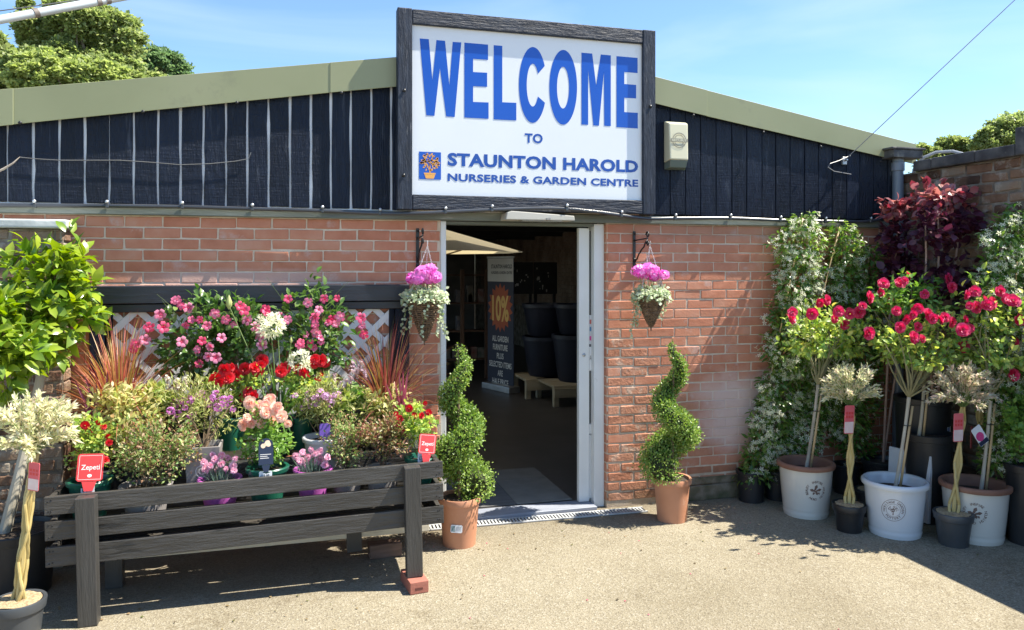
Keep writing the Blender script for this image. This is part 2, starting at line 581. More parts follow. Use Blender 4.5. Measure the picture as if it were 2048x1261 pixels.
# ================================================================== the setting
def ground_material():
    m = bpy.data.materials.new('aggregate_concrete')
    m.use_nodes = True
    n, l = m.node_tree.nodes, m.node_tree.links
    b = n['Principled BSDF']; b.inputs['Roughness'].default_value = .88; b.inputs['Specular IOR Level'].default_value = .25
    tc = n.new('ShaderNodeTexCoord')
    def noise(s, d=6, r=.6, dist=0):
        k = n.new('ShaderNodeTexNoise'); k.inputs['Scale'].default_value = s; k.inputs['Detail'].default_value = d
        k.inputs['Roughness'].default_value = r; k.inputs['Distortion'].default_value = dist
        l.new(tc.outputs['Object'], k.inputs['Vector']); return k
    def ramp(src, stops):
        r = n.new('ShaderNodeValToRGB'); e = r.color_ramp.elements
        while len(e) < len(stops): e.new(.5)
        for i, (p, c) in enumerate(stops): e[i].position = p; e[i].color = (*c, 1)
        l.new(src, r.inputs['Fac']); return r.outputs['Color']
    def mix(a, c, f, mode='MIX'):
        k = n.new('ShaderNodeMix'); k.data_type = 'RGBA'; k.blend_type = mode
        for s, x in (('A', a), ('B', c), ('Factor', f)):
            if isinstance(x, (tuple, float, int)): k.inputs[s].default_value = (*x, 1) if isinstance(x, tuple) else x
            else: l.new(x, k.inputs[s])
        return k.outputs['Result']
    vo = n.new('ShaderNodeTexVoronoi'); vo.inputs['Scale'].default_value = 125
    l.new(tc.outputs['Object'], vo.inputs['Vector'])
    sep = n.new('ShaderNodeSeparateColor'); l.new(vo.outputs['Color'], sep.inputs[0])
    base = ramp(noise(1.1, 8, .65).outputs['Fac'], [(.3, (.215, .185, .128)), (.5, (.275, .24, .168)), (.72, (.325, .29, .212))])
    stone = ramp(sep.outputs[0], [(0, (.10, .08, .06)), (.1, (.18, .15, .105)), (.35, (.265, .23, .16)), (.75, (.325, .285, .205)), (.93, (.41, .375, .30)), (1, (.49, .46, .39))])
    c = mix(base, stone, .5)
    c = mix(c, ramp(noise(170, 4, .7).outputs['Fac'], [(.35, (.55, .52, .48)), (.6, (1.0, 1.0, 1.0))]), .5, 'MULTIPLY')
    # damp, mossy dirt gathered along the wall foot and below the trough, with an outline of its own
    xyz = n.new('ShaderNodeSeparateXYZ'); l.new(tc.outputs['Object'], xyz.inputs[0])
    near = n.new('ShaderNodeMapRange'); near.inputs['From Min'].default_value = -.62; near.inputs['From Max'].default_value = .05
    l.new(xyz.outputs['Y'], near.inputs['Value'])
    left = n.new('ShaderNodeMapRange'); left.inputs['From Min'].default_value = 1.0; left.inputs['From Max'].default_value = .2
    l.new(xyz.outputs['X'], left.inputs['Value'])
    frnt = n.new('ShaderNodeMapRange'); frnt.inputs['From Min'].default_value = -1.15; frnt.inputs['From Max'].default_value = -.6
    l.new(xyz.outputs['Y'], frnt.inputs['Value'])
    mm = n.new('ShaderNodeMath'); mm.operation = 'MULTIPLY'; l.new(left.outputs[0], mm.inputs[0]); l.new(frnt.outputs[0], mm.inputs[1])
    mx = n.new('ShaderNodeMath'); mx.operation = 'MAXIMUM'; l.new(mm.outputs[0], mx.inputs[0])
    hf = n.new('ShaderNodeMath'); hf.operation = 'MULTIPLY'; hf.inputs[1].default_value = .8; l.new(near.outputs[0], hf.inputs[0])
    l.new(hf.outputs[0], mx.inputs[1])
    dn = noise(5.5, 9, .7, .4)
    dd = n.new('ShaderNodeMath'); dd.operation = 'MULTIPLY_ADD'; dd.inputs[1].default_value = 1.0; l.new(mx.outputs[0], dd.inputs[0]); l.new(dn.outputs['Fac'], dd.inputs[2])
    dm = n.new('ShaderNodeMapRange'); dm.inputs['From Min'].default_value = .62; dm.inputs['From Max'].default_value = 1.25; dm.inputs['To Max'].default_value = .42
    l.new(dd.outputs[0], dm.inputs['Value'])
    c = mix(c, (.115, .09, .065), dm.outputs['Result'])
    # scattered dark spots and worn pale places
    sp = ramp(noise(2.6, 10, .75, .8).outputs['Fac'], [(.30, (.62, .58, .52)), (.44, (1, 1, 1))])
    c = mix(c, sp, .55, 'MULTIPLY')
    c = mix(c, ramp(noise(.45, 5, .6, .6).outputs['Fac'], [(.34, (.78, .76, .72)), (.52, (1, 1, 1)), (.70, (1.08, 1.07, 1.05))]), .8, 'MULTIPLY')
    ck = n.new('ShaderNodeTexVoronoi'); ck.feature = 'DISTANCE_TO_EDGE'; ck.inputs['Scale'].default_value = .42
    wv = n.new('ShaderNodeVectorMath'); wv.operation = 'ADD'
    wn_ = noise(2.2, 6, .7); l.new(wn_.outputs['Color'], wv.inputs[0]); l.new(tc.outputs['Object'], wv.inputs[1]); l.new(wv.outputs[0], ck.inputs['Vector'])
    c = mix(c, ramp(ck.outputs['Distance'], [(0, (.62, .58, .52)), (.005, (.8, .77, .72)), (.009, (1, 1, 1))]), .55, 'MULTIPLY')
    l.new(c, b.inputs['Base Color'])
    bp = n.new('ShaderNodeBump'); bp.inputs['Strength'].default_value = .55; bp.inputs['Distance'].default_value = .006
    l.new(vo.outputs['Distance'], bp.inputs['Height'])
    b2 = n.new('ShaderNodeBump'); b2.inputs['Strength'].default_value = .35; b2.inputs['Distance'].default_value = .02
    l.new(noise(14, 6, .65).outputs['Fac'], b2.inputs['Height']); l.new(bp.outputs['Normal'], b2.inputs['Normal'])
    l.new(b2.outputs['Normal'], b.inputs['Normal'])
    return m

g = MB()
g.add([(-300, -300, 0), (300, -300, 0), (300, 300, 0), (-300, 300, 0)], [(0, 1, 2, 3)])
go = g.link('yard_ground', ground_material()); go['kind'] = 'structure'

# ---- materials of the building
BRICK = mat('red_brick', [(.42, .16, .092), (.49, .20, .122), (.53, .235, .148), (.55, .28, .19)], .85, 9, (1, 1, 1), .5, 60, rand=.34,
            wear=((.52, .36, .31), 5.5, .585), bdist=.004, spec=.25)
BRICK_SPALL = mat('spalled_brick', [(.38, .16, .095), (.47, .215, .135), (.54, .28, .19)], .9, 14, (1, 1, 1), 1.0, 45, rand=.5,
                  wear=((.55, .42, .33), 7, .55), bdist=.008, spec=.2)
MORTAR = mat('mortar', [(.52, .42, .32), (.61, .50, .39), (.67, .57, .46)], .95, 20, (1, 1, 1), .6, 120, spec=.15)
_marks = [((.66, .52, .48), .8, (2.75, 4.1), (.22, 1.12), 4.5), ((.60, .47, .42), .5, (-1.3, .6), (1.62, 1.82), 6), ((.16, .12, .07), .75, (1.5, 5.5), (-.5, .34), 6), ((.30, .20, .15), .45, (1.5, 5.5), (1.95, 2.3), 3)]
for _m in (BRICK, BRICK_SPALL, MORTAR):
    weather(_m, _marks)
OLDBRICK = mat('weathered_brick', [(.075, .045, .032), (.18, .105, .068), (.27, .175, .115), (.25, .215, .17)], .92, 7, (1, 1, 1), 1.0, 40, rand=.8,
               wear=((.36, .33, .28), 6, .53), bdist=.009, spec=.2)
OLDMORTAR = mat('old_mortar', [(.11, .09, .07), (.21, .18, .145), (.33, .30, .25)], .95, 9, (1, 1, 1), 1.0, 60, spec=.15, bdist=.008)
BLACKWOOD = mat('black_stained_timber', [(.003, .0065, .016), (.005, .0095, .023), (.009, .016, .036)], .40, 5, (7, 7, .7), 1.0, 14, rand=.5,
                wear=((.045, .055, .08), 4, .60), bdist=.02, spec=.3)
_n, _l = BLACKWOOD.node_tree.nodes, BLACKWOOD.node_tree.links          # sawmill marks across the boards
_tc = _n.new('ShaderNodeTexCoord'); _mp = _n.new('ShaderNodeMapping'); _mp.inputs['Scale'].default_value = (5, 5, 85)
_no = _n.new('ShaderNodeTexNoise'); _no.inputs['Scale'].default_value = 1.0; _no.inputs['Detail'].default_value = 5
_bp = _n.new('ShaderNodeBump'); _bp.inputs['Strength'].default_value = .55; _bp.inputs['Distance'].default_value = .006
_l.new(_tc.outputs['Object'], _mp.inputs['Vector']); _l.new(_mp.outputs['Vector'], _no.inputs['Vector']); _l.new(_no.outputs['Fac'], _bp.inputs['Height'])
_b = _n['Principled BSDF']; _l.new(_b.inputs['Normal'].links[0].from_socket, _bp.inputs['Normal']); _l.new(_bp.outputs['Normal'], _b.inputs['Normal'])
BLACKWOOD_H = mat('black_stained_beam', [(.005, .0075, .014), (.009, .012, .021), (.014, .018, .028)], .40, 5, (.9, 7, 7), .5, 9, rand=.2,
                  wear=((.07, .075, .085), 4, .66), spec=.55)
FASCIA = mat('olive_sheet_metal', [(.235, .25, .135), (.265, .28, .155), (.29, .30, .175)], .48, 1.2, (1, 1, 1), .06, 3, spec=.5,
             wear=((.20, .21, .13), 2.2, .62))
TRIM = mat('grey_green_paint', [(.10, .115, .10), (.15, .17, .15), (.20, .22, .20)], .6, 4, (.6, 5, 5), .4, 30, wear=((.30, .32, .31), 8, .62))
WHITEP = mat('white_backing_board', [(.60, .64, .69), (.82, .85, .89)], .6, 6, (8, 8, 1), wear=((.10, .095, .09), 2.4, .62))
DOORWHITE = mat('white_door_frame', [(.66, .67, .66), (.74, .75, .74)], .35, 3, wear=((.45, .43, .38), 5, .68), bump=.03)
DARKGAP = mat('dark_backing_board', [(.006, .006, .008), (.012, .012, .015)], .9)
GLASS = bpy.data.materials.new('door_glass'); GLASS.use_nodes = True
_b = GLASS.node_tree.nodes['Principled BSDF']; _b.inputs['Base Color'].default_value = (.02, .025, .03, 1); _b.inputs['Roughness'].default_value = .05
_b.inputs['Transmission Weight'].default_value = .5
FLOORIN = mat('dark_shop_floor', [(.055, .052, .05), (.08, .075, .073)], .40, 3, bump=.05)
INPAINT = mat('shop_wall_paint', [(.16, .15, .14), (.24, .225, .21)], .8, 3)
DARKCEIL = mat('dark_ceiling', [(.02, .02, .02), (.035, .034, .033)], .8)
METAL = mat('galvanised_steel', [(.38, .39, .40), (.52, .53, .54)], .4, 12, metal=.8)
SCREW = mat('screw_head', [(.5, .52, .55), (.7, .72, .75)], .35, 20, metal=.6)
IRON = mat('black_wrought_iron', [(.008, .008, .009), (.016, .016, .018)], .35, 12, bump=.1)
BLACKPLASTIC = mat('black_plastic', [(.010, .011, .012), (.016, .017, .019)], .38, 5)

# ---- brick pieces: a few shared meshes, slightly uneven
def brick_meshes(name, material, L, Hh, dep, n=5, rough=.0025, bev=.004):
    out = []
    for k in range(n):
        mb = MB(); mb.box((-L / 2, 0, -Hh / 2), (L / 2, dep, Hh / 2))
        mb.v = [(x + random.uniform(-rough, rough), y + random.uniform(-rough * .6, rough * .6), z + random.uniform(-rough, rough)) for x, y, z in mb.v]
        out.append(mb.mesh(name, material, bev, 1, R(50)))
    return out

def lay_bricks(root, meshes, u0, u1, z0, z1, pitch, course, place, keep, L, limit=300, extra_mat=None, seed=3, stagger=.5, closer=False, meshes_alt=None, alt=None):
    """bond of single bricks; place(u, z) gives the local matrix; the ones keep() ranks first become parts, the rest one joined mesh"""
    rr = random.Random(seed)
    todo = []
    nr = int((z1 - z0) / course)
    for r in range(nr):
        zc = z1 - course * (r + .5)
        u = u0 - (pitch * stagger if r % 2 else 0) - rr.uniform(0, .012)
        while u < u1 - .02:
            a, b = max(u, u0), min(u + pitch, u1)
            w = b - a
            if w > .035:
                todo.append(((a + b) / 2, zc, w - (pitch - L)))
            u += pitch
    todo.sort(key=lambda q: -keep(q[0], q[1]))
    rest = MB()
    for i, (uc, zc, w) in enumerate(todo):
        ms = meshes
        if alt and alt(uc, zc, rr):
            ms = meshes_alt
        me = ms[rr.randrange(len(ms))]
        M4 = place(uc + rr.uniform(-.0015, .0015), zc + rr.uniform(-.002, .002)) @ Matrix.Rotation(rr.uniform(-.006, .006), 4, 'Y') @ Matrix.Translation((0, rr.uniform(-.002, .002), 0)) @ Matrix.Diagonal((w / L, 1, 1, 1))
        if i < limit:
            put('brick', me, M4, root)
        elif keep(uc, zc) > -5:
            rest.add([v.co for v in me.vertices], [tuple(p.vertices) for p in me.polygons], False, M4)
    if rest.v:
        rest.link('brickwork', extra_mat, root, kind='stuff')
    return len(todo)

# ================================================================== the shop
RIDGE_X = 1.63
def roof_z(x):
    return 3.385 - (.157 if x < RIDGE_X else .168) * abs(x - RIDGE_X)
XL, XD0, XD1, XR = -3.2, 0.985, 2.215, 4.84
shop = thing('shop_building', 'low brick shop front with black boarded gable and an open doorway', 'building', (0, 0, 0))
BZ = 2.13

def part_wall(x0, x1, y1=.20):
    mb = MB(); mb.box((x0, .0045, 0), (x1, y1, BZ + .06))
    return mb.link('brick_wall', MORTAR, shop)
bm_red = brick_meshes('brick', BRICK, .2140, .0640, .06)
bm_sp = brick_meshes('brick', BRICK_SPALL, .2135, .0632, .06, 4, .004, .007)
pl = lambda u, z: Matrix.Translation((u, 0, z))
lw = part_wall(XL, XD0 - .03)
def keepL(u, z):
    if u < -2.0: return -9
    s = 0
    if z > 1.66: s += 3
    elif u > .62: s += 2.5
    elif z > .8: s += 1
    if u < -1.35: s -= 2
    return s + z * .1
lay_bricks(lw, bm_red, -2.4, XD0 - .032, 0, BZ, .223, .0718, pl, keepL, .213, 210, BRICK, 5)
rw = part_wall(XD1, XR)
def keepR(u, z):
    s = 3 if u < 3.55 else (2 if z > 1.6 else .2)
    return s + z * .1
alt = lambda u, z, rr: (z < 1.5 and u < 2.2 + (1.5 - z) * .9 and rr.random() < .85) or (z < .35 and rr.random() < .4)
lay_bricks(rw, bm_red, XD1 + .004, XR, 0, BZ, .223, .0718, pl, keepR, .213, 210, BRICK, 9, meshes_alt=bm_sp, alt=alt)
# reveal of the right-hand jamb: brick ends seen from the side
rv = Matrix.Translation((XD1 + .002, 0, 0)) @ Matrix.Rotation(R(-90), 4, 'Z')
bm_half = brick_meshes('brick', BRICK, .10, .0625, .03, 3)
rrr = random.Random(4)
for r in range(29):
    z = BZ - .0718 * (r + .5)
    put('brick', bm_half[r % 3], Matrix.Translation((XD1 - .002, .055, z)) @ Matrix.Rotation(R(-90), 4, 'Z'), rw)
# mossy plinth at the foot of the right wall
PL = mat('mossy_plinth', [(.07, .075, .035), (.14, .12, .075), (.27, .22, .17)], .95, 9, bump=1, bscale=40, bdist=.01)
mb = MB(); mb.box((2.75, -.022, .0), (XR, .004, .115)); mb.box((2.75, -.012, .12), (XR, .004, .175))
mb.link('plinth', PL, shop, .006)

# trim band and gable backing
mb = MB(); mb.box((XL, -.035, BZ + .003), (XR - .02, .02, BZ + .062)); mb.link('trim_board', TRIM, shop, .004)
mb = MB(); mb.prism([(XL, 2.18), (1.6, 2.18), (1.6, roof_z(1.6) - .03), (XL, roof_z(XL) - .03)], -.024, .10); mb.link('gable_backing', WHITEP, shop)
mb = MB(); mb.prism([(1.6, 2.18), (XR, 2.18), (XR, roof_z(XR) - .03), (RIDGE_X, roof_z(RIDGE_X) - .03), (1.6, roof_z(1.6) - .03)], -.014, .10); mb.link('gable_backing', DARKGAP, shop)

# gable boards, one by one
gapsL = [14.6, 66, 118.6, 168.5, 218, 267, 315, 361, 407, 452, 495, 537, 580, 622, 662, 702, 742, 782]
gL = [P(x, 330, -.04).x for x in gapsL]
while gL[0] > XL + .1:
    gL.insert(0, gL[0] - .146)
while gL[-1] < 1.55:
    gL.append(gL[-1] + .138)
gapsR = [1300 + .3806 * q for q in (107, 188, 268, 350, 432, 510, 590, 662, 738, 815, 888, 960, 1035, 1105, 1178, 1252, 1318)]
gR = [P(x, 360, -.04).x for x in gapsR]
while gR[0] > 1.75:
    gR.insert(0, gR[0] - .138)
def boards(xs, gap, jitter):
    for i in range(len(xs) - 1):
        g0, g1 = gap * random.uniform(.6, 1.25), gap * random.uniform(.6, 1.25)
        a, b = xs[i] + g0 / 2, xs[i + 1] - g1 / 2
        if b - a < .03:
            continue
        f = -.034 - random.uniform(0, .005)
        j = [random.uniform(-jitter, jitter) for _ in range(8)]
        zb = 2.20 + random.uniform(-.004, .004)
        za, zc = roof_z(a) - .09, roof_z(b) - .09
        # outline with slightly wandering edges (sawn timber)
        n = 6
        le = [(a + random.uniform(-jitter, jitter), zb + (za - zb) * k / n) for k in range(n + 1)]
        re = [(b + random.uniform(-jitter, jitter), zb + (zc - zb) * k / n) for k in range(n + 1)]
        m_ = MB()
        m_.prism([re[k] for k in range(n + 1)][::1] + le[::-1], f, -.0245)
        m_.link('cladding_board', BLACKWOOD, shop, .003)
boards(gL, .0150, .0034)
boards(gR + [XR - .01], .006, .0012)

# olive metal verge flashing with joints and screws
def verge(xa, xb, hgt_a, hgt_b, y=-.075):
    mb = MB()
    za, zb = roof_z(xa) + .01, roof_z(xb) + .01
    mb.prism([(xa, za - hgt_a), (xb, zb - hgt_b), (xb, zb), (xa, za)], y, y + .006)
    mb.add([(xa, y, za + .001), (xb, y, zb + .001), (xb, .6, zb + .001), (xa, .6, za + .001),
            (xa, y, za - .004), (xb, y, zb - .004), (xb, .6, zb - .004), (xa, .6, za - .004)],
           [(0, 1, 2, 3), (7, 6, 5, 4), (0, 4, 5, 1), (1, 5, 6, 2), (2, 6, 7, 3), (3, 7, 4, 0)])
    return mb.link('verge_flashing', FASCIA, shop, .002)
xs_ = P(664, 150, -.07).x
verge(-1.72, xs_ - .004, .215, .20)
verge(-3.4, -1.66, .235, .218, -.082)
verge(xs_ - .012, RIDGE_X, .20, .205, -.079)
xr_ = P(1412, 190, -.07).x
verge(RIDGE_X, xr_ + .006, .205, .20, -.079)
verge(xr_, 4.97, .20, .17, -.073)
sc = MB(); sc.lathe([(.0001, 0), (.011, .001), (.011, .004), (.007, .008), (.0001, .009)], 10)
scm = sc.mesh('screw', IRON)
for px, py in ((40, 246), (286, 224), (474, 206), (683, 186), (1387, 231), (1527, 265), (1642, 294), (1762, 323)):
    p = P(px, py, -.083)
    put('screw', scm, Matrix.Translation((p.x, -.081, p.z)) @ Matrix.Rotation(R(90), 4, 'X'), shop)

# roof slopes, side walls, back wall, ceiling, floor of the shop
ROOF = mat('roof_sheet', [(.16, .17, .18), (.22, .23, .24)], .7, 3)
mb = MB()
for xa, xb, ya, yb_ in ((-3.6, RIDGE_X, .105, 16.4), (RIDGE_X, 5.1, .105, 2.7), (RIDGE_X, 5.1, 4.6, 16.4), (RIDGE_X, 1.7, 2.7, 4.6), (3.1, 5.1, 2.7, 4.6)):
    za, zb = roof_z(xa) - .01, roof_z(xb) - .01
    mb.prism([(xa, za - .05), (xb, zb - .05), (xb, zb), (xa, za)], ya, yb_)
mb.link('roof', ROOF, shop)
mb = MB(); mb.box((XL - .2, .21, 0), (XL, 2.2, 2.5)); mb.box((XL - .2, 8.8, 0), (XL, 16, 2.5)); mb.box((XL - .2, 2.2, 2.2), (XL, 8.8, 2.5)); mb.box((XL, 16, 0), (XR, 16.2, 2.9)); mb.link('back_wall', INPAINT, shop)   # unseen side opening, added to let daylight into the shop
ADDED_RLITE = bpy.data.materials.new('added_clear_sheet'); ADDED_RLITE.use_nodes = True
_n, _l = ADDED_RLITE.node_tree.nodes, ADDED_RLITE.node_tree.links
_tr = _n.new('ShaderNodeBsdfTransparent'); _tr.inputs[0].default_value = (.7, .72, .72, 1)
_tl = _n.new('ShaderNodeBsdfTranslucent'); _tl.inputs[0].default_value = (.8, .8, .78, 1)
_ms = _n.new('ShaderNodeMixShader'); _ms.inputs[0].default_value = .4
_l.new(_tr.outputs[0], _ms.inputs[1]); _l.new(_tl.outputs[0], _ms.inputs[2]); _l.new(_ms.outputs[0], _n['Material Output'].inputs['Surface'])
mb = MB(); mb.add([(1.68, 2.68, roof_z(1.68) - .005), (3.12, 2.68, roof_z(3.12) - .005), (3.12, 4.62, roof_z(3.12) - .005), (1.68, 4.62, roof_z(1.68) - .005)], [(0, 1, 2, 3)]); mb.link('added_rooflight', ADDED_RLITE, shop)  # unseen roof opening added to light the parasol and the shop
mb = MB()
for bx_ in (((XL, .21), (XR, 2.55)), ((XL, 4.65), (XR, 15.99)), ((XL, 2.55), (1.0, 4.65)), ((3.0, 2.55), (XR, 4.65))):  # ceiling gap left below the added roof opening
    mb.box((bx_[0][0], bx_[0][1], 2.52), (bx_[1][0], bx_[1][1], 2.56))
for y in (1.2, 4.8, 6.6, 8.4, 10.2):
    mb.box((XL, y, 2.40), (XR, y + .1, 2.515))
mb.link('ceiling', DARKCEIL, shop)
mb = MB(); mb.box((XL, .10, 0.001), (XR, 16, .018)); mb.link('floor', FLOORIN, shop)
mb = MB(); mb.box((XR + .001, .21, 0), (XR + .2, 16, 2.55)); iw = mb.link('inner_wall', OLDMORTAR, shop)
PAINTBR = mat('dim_inner_brick', [(.14, .09, .065), (.24, .165, .12), (.32, .25, .19)], .9, 3, bump=.6)
mb = MB()
for r in range(20):
    for c in range(48):
        y = 3.6 + .24 * c + (.12 if r % 2 else 0); z = .95 + .076 * r
        mb.box((XR - .012 - random.random() * .006, y, z), (XR + .01, y + .228, z + .066))
mb.link('brickwork', PAINTBR, iw, kind='stuff')

# sliding door: left jamb, head, glazed leaf parked on the right, outer frame, threshold
mb = MB(); mb.box((XD0 - .028, .012, 0), (XD0 + .012, .16, BZ)); mb.link('door_jamb', DOORWHITE, shop, .003)
mb = MB(); mb.box((XD1 - .085, .045, 0), (XD1 - .003, .17, BZ)); mb.link('door_jamb', DOORWHITE, shop, .003)
mb = MB(); mb.box((XD0 + .013, .045, BZ - .02), (XD1 - .086, .17, BZ + .002)); mb.link('door_head', TRIM, shop, .003)
xd = P(1155, 700, .13).x
dl = MB(); dl.box((xd, .10, .03), (xd + .085, .145, BZ - .03)); door = dl.link('sliding_door', DOORWHITE, shop, .003)
m2 = MB(); m2.box((xd + .0855, .115, .62), (xd + .20, .122, BZ - .05)); m2.link('pane', GLASS, door)
m2 = MB(); m2.box((xd + .0855, .108, .05), (xd + .20, .138, .53)); m2.box((xd + .0855, .104, .54), (xd + .20, .142, .615)); m2.link('kick_panel', DOORWHITE, door, .003)
m2 = MB()
m2.box((xd + .087, .104, 1.02), (xd + .19, .107, 1.20)); m2.link('notice', mat('notice_paper', [(.75, .76, .76), (.8, .8, .8)], .6), door)
m2 = MB(); text_fit(m2, 'Aut', xd + .089, xd + .118, 1.10, 1.135, .1025); m2.link('lettering', mat('notice_ink', [(.03, .03, .03), (.05, .05, .05)], .6), door)
m2 = MB(); m2.box((xd + .087, .106, 1.22), (xd + .19, .109, 1.44)); m2.link('sticker', mat('sticker_film', [(.6, .62, .64), (.7, .72, .74)], .3), door)
for zc, c, nm in ((1.39, (.45, .1, .08), 'red'), (1.335, (.08, .2, .35), 'blue'), (1.265, (.55, .05, .25), 'pink')):
    m2 = MB(); m2.box((xd + .089, .1035, zc - .016), (xd + .116, .1055, zc + .016)); m2.link('sticker', mat('sticker_' + nm, [c, tuple(min(1, q * 1.4) for q in c)], .4, 60), door)
m2 = MB(); m2.lathe([(.0001, 0), (.012, 0), (.012, .006), (.0001, .006)], 10)
put('lock', m2.mesh('lock', METAL), Matrix.Translation((xd + .04, .1, 1.14)) @ Matrix.Rotation(R(90), 4, 'X'), door)
THR = mat('worn_threshold', [(.22, .24, .29), (.30, .32, .37)], .5, 5, (1, 6, 1), .2, wear=((.42, .42, .42), 5, .62))
mb = MB(); mb.box((XD0 - .02, .0, .0), (XD1 - .09, .155, .028)); mb.box((XD0 - .02, -.03, 0), (XD1 - .09, -.002, .03)); mb.link('threshold', THR, shop, .003)
CREAM = mat('cream_packing_strip', [(.5, .42, .3), (.62, .54, .42)], .7, 5, (1, 4, 4))
mb = MB(); mb.box((.78, -.075, 2.197), (2.56, -.02, 2.232)); mb.link('packing_strip', CREAM, shop, .002)

# door mat: two worn tiles inside the doorway
MATM = mat('worn_mat', [(.20, .185, .16), (.27, .25, .215)], .9, 6, (1, 1, 1), .3, 60)
MATD = mat('worn_mat_dark', [(.12, .115, .11), (.17, .165, .16)], .9, 4, (1, 14, 1), .3, 60)
q0, q1 = G(1155, 976), G(1100, 935)
dm_ = thing('door_mat', 'worn beige and grey mat just inside the open doorway', 'mat', (1.55, .8, .02))
mb = MB(); mb.box((.02, -.60, 0), (.46, .02, .008)); mb.link('mat_tile', MATM, dm_, .002)
mb = MB(); mb.box((-.50, -.60, 0), (.017, .02, .008)); mb.link('mat_tile', MATD, dm_, .002)
mb = MB(); mb.box((-.50, .023, 0), (.46, .36, .008)); mb.link('mat_tile', MATM, dm_, .002)

# timber frame and white lattice on the left wall
def xz(px, py, Y=-.05):
    p = P(px, py, Y); return p.x, p.z
fx0, fx1 = P(178, 600, -.06).x, P(819, 600, -.06).x
fr = thing('timber_lattice_frame', 'black timber frame with a white lattice panel on the brick wall', 'trellis', (0, 0, 0))
mb = MB(); mb.box((fx0, -.085, 1.575), (fx1 - .003, -.008, 1.685)); mb.link('top_beam', BLACKWOOD_H, fr, .004)
mb = MB(); mb.box((fx0, -.065, 1.52), (fx1 - .003, -.008, 1.572)); mb.link('top_beam', BLACKWOOD_H, fr, .004)
mb = MB(); mb.box((fx1 - .098, -.060, .0), (fx1, -.006, 1.518)); mb.link('post', BLACKWOOD, fr, .004)
mb = MB(); mb.box((fx1 - .135, -.048, .0), (fx1 - .101, -.006, 1.518)); mb.link('post', BLACKWOOD, fr, .004)
mb = MB(); mb.box((fx0, -.060, .0), (fx0 + .085, -.006, 1.518)); mb.link('post', BLACKWOOD, fr, .004)
mb = MB(); mb.box((fx0 + .088, -.048, .0), (fx0 + .125, -.006, 1.518)); mb.link('post', BLACKWOOD, fr, .004)
lx0, lx1, lz0, lz1 = fx0 + .127, fx1 - .137, .72, 1.518
LAT = mat('white_lattice', [(.70, .71, .74), (.78, .79, .82)], .5, 4, wear=((.55, .54, .52), 5, .68))
def slat_poly(c, w, sgn):
    """strip along z = sgn * (x - c), width w, clipped to the lattice opening"""
    h = w / math.sqrt(2)
    poly = [(c - 3 - h, lz0 + sgn * 0 - 3), ] 
    # clip a long parallelogram against the rectangle
    if sgn > 0:
        pts = [(c - h, lz0), (c + h, lz0), (c + h + (lz1 - lz0), lz1), (c - h + (lz1 - lz0), lz1)]
    else:
        pts = [(c - h, lz0), (c + h, lz0), (c + h - (lz1 - lz0), lz1), (c - h - (lz1 - lz0), lz1)]
    for lim, keep_ge in ((lx0, True), (lx1, False)):
        out = []
        for i in range(len(pts)):
            a, b = pts[i], pts[(i + 1) % len(pts)]
            ina = a[0] >= lim if keep_ge else a[0] <= lim
            inb = b[0] >= lim if keep_ge else b[0] <= lim
            if ina: out.append(a)
            if ina != inb:
                t = (lim - a[0]) / (b[0] - a[0]); out.append((lim, a[1] + t * (b[1] - a[1])))
        pts = out
        if len(pts) < 3: return None
    return pts
step = .163
for sgn, ya in ((1, -.030), (-1, -.024)):
    c = lx0 - 1.0
    while c < lx1 + 1.0:
        p_ = slat_poly(c, .043, sgn)
        if p_:
            mb = MB(); mb.prism(p_, ya, ya + .0055); mb.link('lattice_slat', LAT, fr, .001)
        c += step

# old brick pier with pale coping at the far left
px0, pxe = -3.0, P(127, 600, -.17).x
pier = thing('old_brick_wall', 'old brown brick wall end with a pale coping slab at left', 'wall', (0, 0, 0))
mb = MB(); mb.box((px0, -.163, 0), (pxe - .006, -.002, 2.03)); pw = mb.link('wall_core', OLDMORTAR, pier)
bm_old = brick_meshes('brick', OLDBRICK, .218, .066, .06, 6, .006, .009)
bm_half_old = brick_meshes('brick', OLDBRICK, .10, .066, .03, 3, .005, .008)
lay_bricks(pier, bm_old, -2.1, pxe, 0, 2.03, .23, .0765, lambda u, z: Matrix.Translation((u, -.17, z)), lambda u, z: (1 if u > -1.9 else -9) + z * .1, .218, 260, OLDBRICK, 12)
for r in range(26):
    put('brick', bm_half_old[r % 3], Matrix.Translation((pxe + .004, -.085, 2.03 - .0765 * (r + .5))) @ Matrix.Rotation(R(90), 4, 'Z') @ Matrix.Diagonal((1.3, 1, 1, 1)), pier)
COPE = mat('lichened_lead_coping', [(.34, .37, .36), (.52, .55, .54), (.62, .64, .62)], .7, 7, bump=.7, bscale=20, wear=((.24, .23, .19), 6, .6))
mb = MB(); n_ = 14
ex = pxe + .03
for k in range(n_):
    a, b = px0 + (ex - px0) * k / n_, px0 + (ex - px0) * (k + 1) / n_
    mb.box((a, -.215, 2.034), (b, -.04, 2.085 + random.uniform(-.002, .002)))
mb = MB(); mb.box((px0, -.215, 2.034), (ex, -.04, 2.088)); mb.link('coping', COPE, pier, .014, 3)

